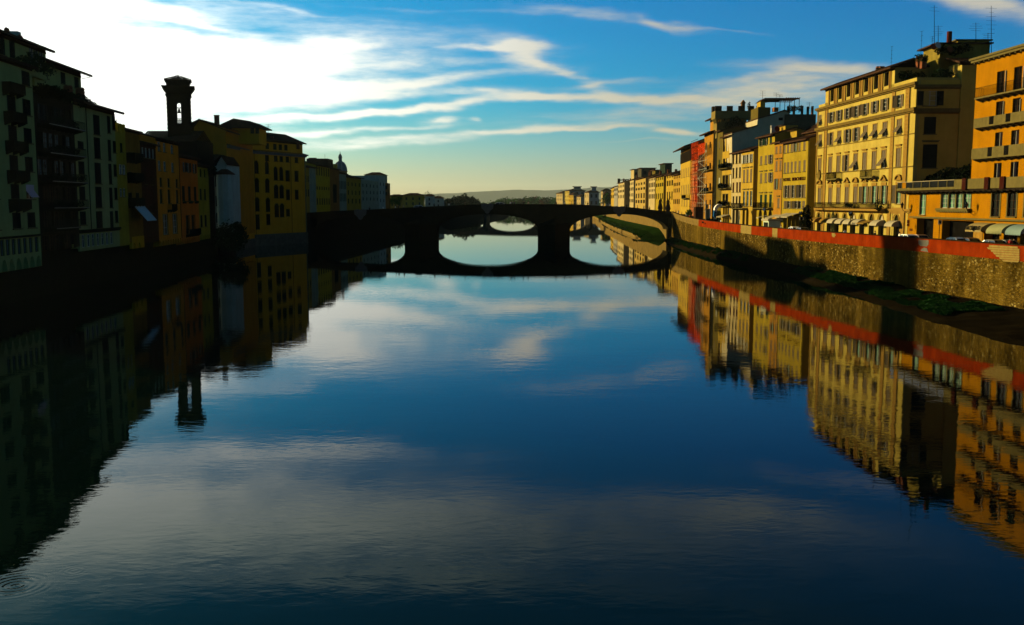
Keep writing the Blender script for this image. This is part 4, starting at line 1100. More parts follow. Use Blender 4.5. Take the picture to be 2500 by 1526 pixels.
    # penthouse with a row of pilaster windows
    zq = f.z(2178, 184) ; pa, pb = f.u(2015, 33), f.u(2184, 33); ztp = f.z(2183, 165)
    pc = [2031.5, 2051, 2071.5, 2092.5, 2114.5, 2138.5, 2164]
    rows = [dict(z=(f.z(2162, 224), f.z(2162, 177)), cx=pc, w=1.9, k='g', pane='pane', trim=None, frame='frame_b', sill=None, depth=.5)]
    facade(f, pa, pb, zP0 + .3, ztp, SY, rows, depth=6, name='attic_wall')
    mb = MB()
    for a in pc:
        for s in (-1, 1):
            u = f.u(a, 33) + s * 1.45; mb.box(u - .16, u + .16, -.16, -.002, f.z(2162, 224), f.z(2162, 178)); u2 = u + s * .45; mb.box(u2 - .13, u2 + .13, -.1, -.002, f.z(2162, 224), f.z(2162, 178))
    f.build(mb, 'attic_pilaster', M['trim_y'])
    roof(f, pa, pb, ztp + .02, 1.0, 1.5, 6, .5)
    mb = MB(); mb.box(pa - .3, pb + .2, -.9, .2, ztp - .15, ztp - .03); f.build(mb, 'eave', TR)
    for px, py in ((2105, 168), (2112, 168), (2200, 145), (2210, 146)):
        u = f.u(px, 35); chimney(f, u, 3, f.z(px, py + 18) - .2, .8, 1.3)
    mb = MB()
    for px, py in ((2108, 175), (2115, 174), (2205, 142), (2216, 143)): leafball(mb, (f.u(px, 35), 2.6, f.z(px, py)), .9, 200, .16, .8)
    f.build(mb, 'roof_plants', M['plant'])
    antenna(f, f.u(2135, 37), 3, f.z(2135, 172), 4.2, 5); antenna(f, f.u(2219, 37), 2, f.z(2219, 146), 4.6, 3); antenna(f, f.u(2245, 37), 2, f.z(2245, 120), 2., 3)
    # terrace plants behind the parapet at the corner
    mb = MB()
    for px, py in ((2190, 184), (2200, 186), (2212, 190), (2226, 187)): leafball(mb, (f.u(px, 34) , 1.2, f.z(px, py)), 1.2, 380, .17, 1.0)
    f.build(mb, 'terrace_plants', mat('dark_hedge', ()))
    # --- the end wall that looks towards the camera, in shade
    B2 = (64.55, 158.6); C2 = (64.55 + (2324 - 2229) / 2395 * 158 + .6, 158.35)
    g = Frame(B2, C2, r); zt = g.z(2300, 195)
    wS = stucco('end_wall_stucco', (.78, .52, .07))
    rows = [dict(ref=(2270, 222, 258), cx=[2271], w=2.1, k='o', shut='shut_dark', pane='pane', trim=None),
            dict(ref=(2270, 285, 327), cx=[2270.5], w=1.9, k='c', shut='shut_dark'),
            dict(ref=(2270, 352, 410), cx=[2270], w=2.3, k='c', shut='shut_dark', hood='flat')]
    facade(g, .0, g.L, zb, zt, wS, rows, depth=6, core=False, name='end_wall')
    band(g, -.4, g.L, g.z(2300, 214), g.z(2300, 207), .5, TR, 'cornice', False); band(g, -.4, g.L, g.z(2300, 274), g.z(2300, 265), .5, TR, 'cornice', False)
    mb = MB(); mb.box(0, .65, -.05, -.002, zb, zt); g.build(mb, 'corner_strip', SY)
    h = Frame((C2[0] + .02, 158.1), (C2[0] + 5.4, 157.9), r); zt2 = h.z(2350, 152)
    rows = [dict(ref=(2352, 161, 193), cx=[2354], w=3.1, k='g', pane='pane_blue', frame='frame_b', shut='shut_brown'),
            dict(ref=(2350, 224, 258.6), cx=[2350.7], w=1.15, k='g', pane='pane', frame='frame_w'), dict(ref=(2349, 290, 326), cx=[2349], w=1.2, k='c', shut='shut_dark'),
            dict(ref=(2347, 363, 404), cx=[2347], w=1.5, k='c', shut='shut_dark')]
    facade(h, 0, h.L, zb, zt2, wS, rows, depth=12, name='end_wall')
    # lit side of the raised block above the corner, with its roof
    k2 = Frame((C2[0] - .0, 165.5), (C2[0] + .01, 158.1), r)
    facade(k2, 0, k2.L, zP0, zt2, SY, [], depth=5, name='raised_wall')
    roof(h, -.5, h.L + .8, zt2 + .01, 1.0, 1.6, 12, .5)
    # stair tower block, chimney, dishes and tall masts
    t0 = at(2240, 120, 168); q = Frame((70.1, 170), (69.9, 163), r); 
    zq1 = q.z(2245, 128)
    facade(q, 0, q.L, zP1, zq1, stucco('mossy_yellow_stucco', (.34, .26, .05), .3, .4), [], depth=8, name='roof_block')
    mb = MB(); mb.box(-.6, q.L + .5, -.9, 8.4, zq1, zq1 + .22); q.build(mb, 'roof', M['tiles'])
    w0 = at(2320, 103, 166); q2 = Frame((73.4, 168), (73.4, 164.5), r); zq2 = q2.z(2315, 108)
    facade(q2, 0, q2.L, zP1, zq2, SB, [], depth=5.2, name='roof_block'); mb = MB(); mb.box(-.5, q2.L + .4, -.5, 5.6, zq2, zq2 + .2); q2.build(mb, 'roof', M['stone'])
    mb = MB(); c = at(2317.5, 95, 163.5); rl = r.location
    mb.tube((c.x - rl.x, c.y - rl.y, c.z - rl.z - 1.2), (c.x - rl.x, c.y - rl.y, at(2317.5, 77, 163.5).z - rl.z), .42, .40, 10); mb.build('chimney', mat('red_flue', (.16, .035, .02), .8, var=.3), r)
    def dish(px, py, Y, m):
        c = at(px, py, Y); mb = MB(); mb.lathe((0, 0, 0), [(.02, -.15), (.35, -.08), (.55, .03), (.52, .03)], 12)
        o = mb.build('satellite_dish', m, r, (c.x - rl.x, c.y - rl.y, c.z - rl.z), (math.radians(75), 0, .3)); return o
    dish(2279, 114, 160, mat('red_paint', (.30, .05, .03), .6)); dish(2290, 110, 160, M['white']); dish(2319, 120, 159, mat('brown_red_paint', (.20, .06, .03), .6))
    def mast(px, py0, py1, Y, arms):
        a = at(px, py0, Y); b = at(px, py1, Y); mb = MB(); p0 = a - rl; p1 = b - rl; mb.tube(p0, p1, .06, .035, 5)
        for i in range(arms):
            t = 1 - .05 - .07 * i * 1.2; c = p0.lerp(p1, t); s = R.uniform(.4, 1.1); an = R.uniform(-.3, .3)
            mb.tube(c - Vector((s, s * an, 0)), c + Vector((s, s * an, 0)), .02, k=3)
        mb.build('antenna', M['iron'], r)
    mast(2281, 116, 13, 162, 2); mast(2290.5, 112, 62, 163, 6); mast(2382.5, 120, 55, 163, 4); mast(2420, 135, 14, 162, 7); mast(2412, 132, 80, 164, 5)
    mb = MB()
    for px, py in ((2300, 122), (2330, 125), (2355, 118)): leafball(mb, (at(px, py, 161).x - rl.x, 161 - rl.y, at(px, py, 161).z - rl.z), 1.5, 320, .2, .8)
    mb.build('roof_plants', mat('dark_hedge', ()), r)
    for px, py in ((2268, 190), (2295, 186), (2310, 182)):
        pass
    mb = MB()
    for px, py in ((2290, 183), (2303, 180), (2312, 184)): leafball(mb, (at(px, py, 160.5).x - rl.x, 160.5 - rl.y, at(px, py, 160.5).z - rl.z), 1.1, 300, .17, 1.1)
    mb.build('terrace_plants', M['plant'], r)
    # dark hipped roof between penthouse and stair tower
    mb = MB(); a = at(2185, 165, 160); z0_ = at(2183, 166, 160).z
    P_ = [Vector((f.A + f.d * f.u(2150, 35)).to_tuple() + (z0_ - 1.0,)), ]
    mb.build
    return r, f
YP, YF = yellow_palazzo()
pal_x = (1999.3, 2023.7, 2042.6, 2062.7, 2082.8, 2104, None, 2150.9, 2188.8)
ords = ['leftmost', 'second', 'third', 'fourth', 'fifth', 'sixth', '', 'seventh', 'rightmost']
_zt, _zb = YF.z(2189, 538.5), YF.z(2189, 553)
for i, px in enumerate(pal_x):
    if px is None: continue
    u = YF.u(px, 9)
    curved_awning(YF, u - 1.5, u + 1.5, _zt, _zb, 1.5, M['trim_y'] if i < 2 else M['aw_white'],
        ('%s awning on the yellow palazzo, %s curved canopy over an arched doorway' % (ords[i], 'ochre' if i < 2 else 'cream')), grp='curved awnings of the yellow palazzo', valance=False)
# flat canopy of the one different doorway
u = YF.u(2125, 9); mb = MB(); z = YF.z(2125, 545)
mb.prism([(0, z + .5), (-2.0, z), (-2.0, z - .12), (0, z + .36)], u - 1.7, u + 1.7, 'x'); YF.build(mb, 'flat_canopy', M['trim_y'])

# ---- hotel and the narrow houses
def simple(name, label, pxl, pxr, zb, eave, wm, rows, over=.9, rise=1.8, depth=10, line=RF, zr=22, sidewall=None, roof_=True, side=.15, z1off=0, ridge=.5):
    r, f = bld(name, label, line, pxl, pxr, zb, zr)
    ze = f.z(*eave); facade(f, 0, f.L, zb - .5, ze + z1off, wm, rows, depth=depth)
    if roof_: gables(f, roof(f, 0, f.L, ze, over, rise, depth, ridge, side=side), wm)
    return r, f, ze
def hotel():
    zb = 6.9
    r, f, ze = simple('mustard_hotel', 'mustard yellow hotel with its dark name lettered across the front', 1911.5, 1974.7, zb, (1972, 339), SH,
        [dict(ref=(1964, 341, 366.5), cx=[1915.8, 1924, 1932.8, 1942, 1952, 1964], w=1.4, k='cccocc', shut='shut_grey', pane='pane_green'),
         dict(ref=(1964, 391, 418.5), cx=[1916, 1924.2, 1933, 1942, 1952, 1964], w=1.4, k='c', shut='shut_grey'),
         dict(ref=(1963, 450.5, 482), cx=[1919.5, 1926, 1936, 1945.8, 1954.2, 1963.5], w=1.6, k='oc', shut='shut_grey', pane='dark'),
         dict(ref=(1963, 490.5, 509), cx=[1916.5, 1925.5, 1936, 1944, 1952.5, 1962], w=1.75, k='cocogc', shut='shut_grey', pane='dark'),
         dict(z=(zb, f_z_dummy), cx=[1917, 1927, 1937, 1947, 1957], w=2.6, k='v', pane='dark', sill=None, frame=None, depth=.8)])
    me = text_object('HOTEL  BERCHIELLI', 1., .05, mat('dark_red_letters', (.05, .012, .008), .6), .02)
    w = max(v.co.x for v in me.vertices); ua, ub = f.u(1912.5, 17), f.u(1966, 17); za, zz = f.z(1940, 441), f.z(1940, 433)
    o = put('lettering', me, r, f.loc(ua, -.06, za), (math.pi / 2, 0, f.ang)); o.scale = ((ub - ua) / w, (zz - za) / .72, 1)
    for (pa, pb, yt, yb_) in ((1886, 1898, 298, 335), (1943, 1962, 313, 334)):
        pass
    drainpipe(f, .12, zb, ze - .2); drainpipe(f, f.L - .15, zb, ze - .2, 'pipe')
    return r, f, ze
f_z_dummy = 9.7
HO, HF, hze = hotel()
# dormer blocks above the hotel: a taller rear wing with two dormers
def rear_blocks():
    r, f = bld('rear_house', 'ochre rear house with two lit dormers rising behind the hotel roof', RF, 1905, 1980, 6.9, 30, ptA=(66.3, 226), ptB=(67.4, 203))
    ze = f.z(1962, 326); facade(f, 0, f.L, 20, ze, SHS, [], depth=12)
    gables(f, roof(f, 0, f.L, ze, .8, 4.2, 12, .6), SHS)
    for (pl, pr_, yt, yb_, n) in ((1917, 1933, 302, 337, 1), (1946, 1962, 314, 334, 1)):
        g = Frame((f.A + f.d * f.u(pl, 28) + f.n * 1.6).to_tuple(), (f.A + f.d * f.u(pr_, 28) + f.n * 1.6).to_tuple(), r)
        z1 = g.z(pr_, yt); z0 = g.z(pr_, yb_)
        facade(g, 0, g.L, z0 - 1.5, z1, SB, [dict(z=(z0 + .3, z1 - .5), cx=[(pl + pr_) / 2 - 1], w=1.6, k='o', shut='shut_grey', pane='pane')], depth=3, name='dormer')
        mb = MB(); mb.prism([(-.7, z1), (3.0, z1 + .8), (3.0, z1 + .95), (-.7, z1 + .14)], -.3, g.L + .3, 'x'); g.build(mb, 'dormer_roof', M['tiles'])
    return r
rear_blocks()
zb = 6.9
simple('ochre_house', 'narrow ochre house squeezed between the mustard hotel and a taller yellow house', 1890, 1911.5, zb, (1900, 348), SHS,
    [dict(ref=(1901, 357, 374), cx=[1895.8, 1905.6], w=1.4, k='c'), dict(ref=(1901, 392.5, 417), cx=[1895.8, 1905.6], w=1.4, k='c', hood='flat'),
     dict(ref=(1898, 436, 462), cx=[1895.3, 1905.4], w=1.4, k='oc', pane='pane_green', shut='shut_grey'), dict(ref=(1899, 484, 507), cx=[1900.5], w=1.6, k='c', hood='flat')], rise=1.5)
ry, fy, zey = simple('yellow_house', 'yellow three bay house with iron balcony left of the narrow ochre house', 1850.6, 1890, zb, (1870, 333), SH,
    [dict(ref=(1870, 337, 354), cx=[1859, 1869.7, 1882], w=1.75, k='ooc', shut='shut_green', pane='dark'), dict(ref=(1870, 379.5, 401), cx=[1858.5, 1869.7, 1882], w=1.7, k='cco', shut='shut_grey', pane='dark'),
     dict(ref=(1870, 422, 445.5), cx=[1858.3, 1869.5, 1882], w=1.7, k='cco', shut='shut_grey', hood='flat', pane='dark'),
     dict(ref=(1870, 475, 506), cx=[1858, 1869, 1881], w=1.9, k='c', shut='shut_green', hood='flat', pane='pane_green'),
     dict(z=(zb, 11.0), cx=[1856, 1868, 1880], w=2.6, k='v', pane='dark', arch=True, sill=None, frame=None, depth=.8)])
balcony(fy, .1, fy.L - .3, fy.z(1870, 508), 1.1, 1.35, 'stone', step=.2)
g = Frame((fy.B.x, fy.B.y), (fy.B.x + 9, fy.B.y - .2), ry)
simple('warm_yellow_house', 'warm yellow house with three bays, pale shutters and flower balcony before the dark gap', 1810.5, 1839.8, zb + .3, (1832, 366.5), SB,
    [dict(ref=(1825, 377.5, 398), cx=[1816.5, 1825, 1833.8], w=1.7, k='o', shut='aw_white' if False else 'frame_w', pane='dark'), dict(ref=(1825, 413.5, 445), cx=[1816.5, 1825, 1833.8], w=1.75, k='c', shut='shut_grey', hood='flat'),
     dict(ref=(1825, 466.5, 503), cx=[1816.5, 1825, 1833.8], w=1.9, k='ggg', pane='pane_blue', hood='flat'),
     dict(z=(zb, 11.3), cx=[1815.5, 1824.5, 1833.5], w=2.2, k='g', pane='pane_blue', arch=True, sill=None, frame='frame_b', depth=.8)])
rb, fb, _ = simple('cream_house', 'pale yellow house with dark loggia openings beside the warm yellow house', 1787, 1810.5, zb + .5, (1800, 373), SC,
    [dict(ref=(1799, 376, 399), cx=[1790.5, 1798.5, 1806.5], w=1.6, k='g', pane='dark', frame='frame_b'), dict(ref=(1799, 409, 434), cx=[1790.5, 1798.5, 1806.5], w=1.5, k='g', pane='dark', frame='frame_b'),
     dict(ref=(1799, 445, 469), cx=[1790.5, 1799.5, 1806.5], w=1.7, k='c', shut='shut_brown'), dict(ref=(1799, 479, 497), cx=[1790.5, 1798.5, 1806], w=1.5, k='g', pane='dark', frame='frame_b'),
     dict(z=(zb, 11.6), cx=[1791, 1799, 1806.5], w=2.4, k='v', pane='dark', arch=True, sill=None, frame=None, depth=.8)])
balcony(fb, fb.L * .45, fb.L + 6.0, fb.z(1803, 508), 1.2, 1.3, 'stone', step=.2)
rc, fc, zc = simple('balcony_house', 'yellow house with wide brown glazed openings and planted balconies', 1763, 1787, zb + .7, (1786, 331), SB,
    [dict(ref=(1775, 337, 369), cx=[1767.5, 1775.5, 1783.5], w=2.3, k='g', pane='dark', frame='frame_b', sill=None), dict(ref=(1775, 386, 409), cx=[1767.5, 1775.5, 1783.5], w=2.4, k='g', pane='dark', frame='frame_b'),
     dict(ref=(1775, 428, 457), cx=[1767, 1774.5, 1782.5], w=2.4, k='g', pane='dark', frame='frame_b', trim='stone'), dict(ref=(1775, 474, 500), cx=[1767, 1774.5, 1782.5], w=2.3, k='g', pane='dark', frame='frame_b', trim='stone'),
     dict(z=(zb, 12), cx=[1767, 1772.5, 1778, 1783.5], w=2.0, k='v', pane='dark', arch=True, sill=None, frame=None, depth=.8)], rise=1.6)
for py in (411, 460, 503):
    balcony(fc, .3, fc.L - .6, fc.z(1775, py), 1.3, 1.2, 'stone', step=.2)
mb = MB()
for px, py in ((1770, 405), (1777, 404), (1783, 402), (1769, 453), (1775, 455), (1769, 497), (1779, 496)): leafball(mb, (fc.u(px, 18), -1.0, fc.z(px, py)), 1.0, 260, .2, .8)
fc.build(mb, 'balcony_plants', mat('dark_hedge', ()))
simple('grey_strip_house', 'slim shaded olive house front at the end of the crenellated block', 1750, 1763, zb + .7, (1757, 320), stucco('olive_stucco', (.17, .13, .03)),
    [dict(ref=(1757, 390, 412), cx=[1756], w=1.3, k='c', shut='shut_green'), dict(ref=(1757, 434, 458), cx=[1756], w=1.3, k='c', shut='frame_w'), dict(ref=(1757, 345, 362), cx=[1756], w=1.2, k='c')], rise=1.2)
# blue-grey party wall rising behind the narrow houses, facing the camera
def party():
    y = 267; P_ = [(1787, 520), (1787, 326), (1848, 308), (1850, 291), (1882, 282), (1915, 271), (1928, 276), (1928, 520)]
    pts = [at(a, b, y) for a, b in P_]; pts[0].z = 8; pts[-1].z = 8
    r = thing('rear_house', 'tall blue grey windowless party wall of a house behind the narrow yellow fronts', 'building', (pts[0].x, y, 8))
    mb = MB(); mb.prism([(p.x - pts[0].x, p.z - 8) for p in pts], 0, 14); mb.build('wall', SG, r)
    mb = MB()
    for a, b in ((1, 2), (3, 4), (4, 5), (5, 6)):
        p, q = pts[a], pts[b]; x0, x1 = p.x - pts[0].x, q.x - pts[0].x
        mb.prism([(x0 - .1, p.z - 8 + .01), (x1 + .1, q.z - 8 + .01), (x1 + .1, q.z - 8 + .35), (x0 - .1, p.z - 8 + .35)], -.5, 14.5)
    mb.build('roof', M['tiles'], r)
    a, b = at(1901, 287, y), at(1911, 294, y); mb = MB(); mb.box(a.x - pts[0].x, b.x - pts[0].x, -.05, .02, b.z - 8, a.z - 8); mb.build('window', M['dark'], r)
    def blk(pa, pb, yt, yb_, Y, m, nm='roof_block', dep=4.):
        a, b = at(pa, yt, Y), at(pb, yb_, Y); mb = MB(); mb.box(a.x - pts[0].x, b.x - pts[0].x, Y - y, Y - y + dep, b.z - 8, a.z - 8); return mb.build(nm, m, r)
    blk(1851, 1880, 262, 300, 270, stucco('olive_stucco', ()), dep=8.)
    # stepped gable lit from the left, with its dark roof
    blk(1857, 1868, 247, 262, 270.5, SB); blk(1851, 1856, 261, 272, 270.5, SB)
    a = at(1868, 240, 270); b = at(1916, 240, 270)
    # flat tiled canopy, then open pergola
    mb = MB(); x0 = a.x - pts[0].x; x1 = b.x - pts[0].x; z = a.z - 8
    mb.prism([(x0 - 1.2, z - .8), (x0, z + .1), (x1, z + .1), (x1, z - .25), (x0 + .4, z - .7)], 3., 9.); mb.build('canopy_roof', M['tiles'], r)
    q = at(1948, 241, 270); x2 = q.x - pts[0].x
    for i in range(7):
        x = x1 + (x2 - x1) * i / 6; mb = MB(); mb.box(x - .08, x + .08, 1., 9., z - .2, z + .02); mb.build('pergola_beam', M['frame_b'], r)
    mb = MB(); mb.box(x1 - 3.5, x2, 1.2, 1.35, z - .5, z - .3); mb.box(x1 - 3.5, x2, 8.6, 8.75, z - .5, z - .3); mb.build('pergola_rail', M['frame_b'], r)
    for i in range(6):
        x = x1 - 3 + (x2 - x1 + 2.9) * i / 5; mb = MB(); mb.tube((x, 1.3, z - 4), (x, 1.3, z - .3), .09, k=5); mb.build('pergola_post', M['frame_b'], r)
    mb = MB()
    for px in (1930, 1940, 1955): c = at(px, 262, 268.5); leafball(mb, (c.x - pts[0].x, 2., c.z - 8.3), 1.0, 200, .2, 1.1)
    mb.build('terrace_plants', mat('dark_hedge', ()), r)
    blk(1918, 1990, 279, 345, 266, mat('dark_roof_clutter', (.10, .09, .06), .9, var=.3), 'roof_block', 10)
    for px, h in ((1924, 6), (1938, 5), (1958, 7), (1972, 5), (1983, 6)):
        blk(px, px + 3, 265 - h, 284, 267, M['terracotta'] if px % 4 else M['stone_d'], 'chimney', 1.)
    mb = MB(); c = at(1862, 247, 270)
    for px, y0_, y1_ in ((1862, 222, 248), (1895, 227, 243), (1904, 231, 243), (1976, 250, 266)):
        c0, c1 = at(px, y1_, 270), at(px, y0_, 270); o = Vector((pts[0].x, y, 8)); mb.tube(c0 - o, c1 - o, .05, k=4)
        for k in range(3):
            c = (c0.lerp(c1, 1 - .2 * k)) - o; mb.tube(c - Vector((.8, 0, 0)), c + Vector((.8, 0, 0)), .03, k=3)
    mb.build('antenna', M['iron'], r)
    # warm-lit chimney turrets, dish
    blk(1890, 1901, 262, 272, 266.3, mat('orange_brick', (.35, .13, .04), .9, var=.2), 'chimney', 2.)
    return r
party()
# small dormer / lean-to roofs between the yellow house and the party wall (dish, chimney)
mb = MB(); mb.lathe((0, 0, 0), [(.02, -.2), (.4, -.1), (.7, .05), (.66, .05)], 12)
fy.build(mb, 'satellite_dish', mat('red_paint', ()), fy.u(1876.5, 28), 2., fy.z(1876.5, 315)).rotation_euler = (math.radians(80), 0, .2)
chimney(fy, fy.u(1861, 27), 2.5, fy.z(1861, 329), .9, 1.6, M['white'])

# crenellated palace behind
def crenellated():
    Y = 287; a = at(1751, 268, Y); b = at(1862, 268, Y)
    r = thing('crenellated_palace', 'dark crenellated stone palace with square merlons behind the yellow houses', 'palace', (a.x, Y, 8))
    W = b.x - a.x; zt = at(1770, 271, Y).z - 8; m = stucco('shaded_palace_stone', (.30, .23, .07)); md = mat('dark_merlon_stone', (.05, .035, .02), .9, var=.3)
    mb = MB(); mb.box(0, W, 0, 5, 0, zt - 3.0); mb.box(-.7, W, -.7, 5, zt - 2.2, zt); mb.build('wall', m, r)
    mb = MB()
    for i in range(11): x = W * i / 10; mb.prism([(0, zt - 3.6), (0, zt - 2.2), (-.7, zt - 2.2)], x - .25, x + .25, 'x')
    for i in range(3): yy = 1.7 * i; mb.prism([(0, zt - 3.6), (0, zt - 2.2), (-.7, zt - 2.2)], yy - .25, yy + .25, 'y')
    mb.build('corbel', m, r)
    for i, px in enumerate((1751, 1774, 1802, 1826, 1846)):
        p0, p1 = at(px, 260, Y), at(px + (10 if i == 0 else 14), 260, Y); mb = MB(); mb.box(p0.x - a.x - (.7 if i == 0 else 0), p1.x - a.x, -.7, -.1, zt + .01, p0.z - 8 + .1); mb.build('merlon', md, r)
    for k in range(1):
        mb = MB(); y0 = 3 + 3.6 * k; mb.box(-.7, -.1, y0, y0 + 1.9, zt + .01, zt + 1.6); mb.build('merlon', md, r)
    for px, py in ((1772, 287), (1790, 286), (1825, 284)):
        c = at(px, py, Y); mb = MB(); mb.box(c.x - a.x - .5, c.x - a.x + .5, -.03, .1, c.z - 8 - 1, c.z - 8 + .9); mb.build('window', M['pane'], r)
    # bell turret
    c0, c1 = at(1817, 272, Y - 2), at(1829, 247, Y - 2); x0, x1 = c0.x - a.x, c1.x - a.x; zz = c1.z - 8
    mb = MB(); mb.box(x0 + .2, x1 - .2, 2, 3.4, zt - 1, zz - .2); mb.prism([(x0, zz - .2), (x1, zz - .2), ((x0 + x1) / 2, zz + .8)], 1.8, 3.6); mb.build('turret', mat('brick_turret', (.22, .11, .04), .9, var=.2), r)
    mb = MB()
    for px, py in ((1788, 302), (1795, 296), (1804, 305), (1780, 308)): c = at(px, py, 284); leafball(mb, (c.x - a.x, -3, c.z - 8), 1.7, 380, .25, 1.9)
    for px, py in ((1836, 256),): c = at(px, py, 285); leafball(mb, (c.x - a.x, 1.5, c.z - 8), .6, 150, .18, 1.3)
    mb.build('terrace_plants', mat('dark_hedge', ()), r)
    return r
crenellated()
# the block with two stacked roofs, and the houses beyond
r8, f8, z8 = simple('stacked_roof_house', 'tall orange house with two stacked roofs beside the red netting', 1718, 1740, 8.2, (1722, 330), SHS,
    [dict(ref=(1729, 399, 412), cx=[1724, 1734], w=2.9, k='g', pane='dark', frame='frame_b'), dict(ref=(1729, 448, 464), cx=[1724, 1734], w=3.0, k='g', pane='dark', frame='frame_b'),
     dict(ref=(1729, 488, 500), cx=[1724, 1734], w=2.6, k='c', shut='shut_brown'), dict(ref=(1729, 348, 362), cx=[1724, 1734], w=2.3, k='g', pane='dark', frame='frame_b')], over=1.6, rise=1.6, depth=12)
f8b = Frame((f8.A + f8.d * 1. - f8.n * 1.5).to_tuple(), (f8.B - f8.d * .0 - f8.n * 1.5).to_tuple(), r8)
zt = f8b.z(1728, 298); facade(f8b, 0, f8b.L, z8 - 1, zt, SHS, [], depth=8, name='upper_wall'); roof(f8b, 0, f8b.L, zt, 1.6, 1.6, 8)
mb = MB(); mb.box(f8.L + .05, f8.L + 5.2, .3, 9, 8, f8.z(1745, 338)); f8.build(mb, 'side_wall', M['stone_d'])  # dark block: shade of the gap put into its colour
balcony(f8, .2, f8.L - .2, f8.z(1729, 416), 1.1, 1.1, 'stone', step=.25); balcony(f8, .2, f8.L - .2, f8.z(1729, 468), 1.1, 1.1, 'stone', step=.25)
simple('cream_house', 'white cream house with dark glazed openings seen left of the red netting', 1690, 1703, 8.2, (1694, 392), SC,
    [dict(ref=(1695, 400, 418), cx=[1696.5], w=4.2, k='g', pane='dark', frame='frame_b'), dict(ref=(1695, 435, 453), cx=[1696.5], w=4.2, k='g', pane='dark', frame='frame_b'),
     dict(ref=(1695, 470, 492), cx=[1693.5, 1699], w=2.4, k='g', pane='pane', frame='frame_b')], roof_=False, depth=12)
simple('netted_house', 'orange house front mostly hidden behind red scaffold netting', 1703, 1718, 8.2, (1710, 352), SO,
    [dict(ref=(1710, 395, 412), cx=[1706.5, 1713], w=2.4, k='g', pane='dark'), dict(ref=(1710, 440, 460), cx=[1706.5, 1713], w=2.4, k='g', pane='dark')], rise=1.2)
r9, f9, z9 = simple('loggia_house', 'ochre house with a dark timber loggia under a wide overhanging roof', 1661, 1690, 8.2, (1664, 370), SB,
    [dict(ref=(1675, 371, 394), cx=[1663.2, 1665.6, 1668.2, 1670.8, 1673.5, 1676.3, 1679.2, 1682.2, 1685.2, 1688], w=2.05, k='g', pane='dark', frame=None, sill=None, depth=.8),
     dict(ref=(1675, 410, 432), cx=[1664, 1668, 1672, 1676, 1680.5, 1685], w=1.7, k='c'), dict(ref=(1675, 451, 474), cx=[1664, 1668, 1672, 1676, 1680.5, 1685], w=1.9, k='c', pane='pane_blue'),
     dict(ref=(1675, 487, 503), cx=[1665, 1671, 1677, 1684], w=2.0, k='c')], over=3.0, rise=3.2, depth=12)
mb = MB(); za, zb_ = f9.z(1675, 396), f9.z(1675, 371); mb.box(.1, f9.L - .1, -.06, -.01, za, zb_); f9.build(mb, 'loggia_shade_sheet', M['dark'])  # dark sheet over the openings: the loggia's shade put into its colour
for i in range(11):
    mb = MB(); u = .1 + (f9.L - .4) * i / 10; mb.box(u, u + .28, -.16, -.061, za, zb_); f9.build(mb, 'loggia_post', mat('brown_post', (.12, .07, .03), .8))
balcony(f9, f9.u(1672, 14), f9.u(1683, 14), f9.z(1677, 484), 1.3, 1.1, 'stone')
OFR = stucco('golden_front', (.50, .30, .05))
far_spec = [  # px range, eave y, colour, rows (top, bottom), columns, label
    (1644, 1661, 427, OFR, ((431, 436), (446, 454), (460, 470), (486, 498)), 5, 'orange front with a rooftop loggia next to the timber loggia house'),
    (1622, 1644, 427, SB, ((430, 435), (441, 454), (468, 488)), 6, 'broad golden front with a long row of upper windows'),
    (1601, 1620, 431, SH, ((434, 440), (447, 456), (472, 486)), 4, 'olive yellow front with a shaded gap on its right'),
    (1584, 1599, 433, SC, ((436, 441), (446, 457), (462, 468), (474, 485)), 4, 'pale front with a dark wide opening low on its wall'),
    (1551, 1576, 436, stucco('pale_ochre_front', (.52, .36, .10)), ((446, 452), (458, 464), (472, 484), (488, 496)), 5, 'ochre front with balconies under the tall set back block'),
    (1532, 1547, 440, SC, ((446, 452), (458, 466), (472, 480), (486, 494)), 4, 'cream front beside a sunlit corner wall'),
    (1509, 1524, 446, SC, ((452, 458), (464, 470), (476, 484)), 5, 'grey cream front with a shaded blue end wall'),
    (1499, 1508, 455, stucco('grey_stucco', (.35, .33, .28)), ((460, 466), (472, 478)), 3, 'narrow grey front near the far end of the row'),
    (1492, 1499, 459, SB, ((464, 470), (476, 484)), 2, 'small yellow front at the far end of the row')]
for (pa, pb, ye, wm, rws, n, lab) in far_spec:
    r_, f_ = bld('row_house', lab, RF, pa, pb, 8, 20, 'row houses beyond the stone bridge', out={1509: 3.2, 1551: 2.4, 1584: 1.2, 1601: 1.0}.get(pa, 0))
    ze = f_.z((pa + pb) / 2, ye); mid = (pa + pb) / 2
    n = max(2, min(4, n)); rr = [dict(ref=(mid, a, b), n=n, w=f_.L / n * (.62 if (i + n) % 2 else .48), k='g', pane='dark', frame=None, sill=None) for i, (a, b) in enumerate(rws)]
    facade(f_, 0, f_.L, 7, ze, wm, rr, depth=14); gables(f_, roof(f_, 0, f_.L, ze, 1.0, 2.2, 14, .5, step=1.2, rafters=False), wm)
    if n >= 4:
        for k in range(2): chimney(f_, R.uniform(2, f_.L - 2), R.uniform(3, 8), ze + .5, 1., 2.)
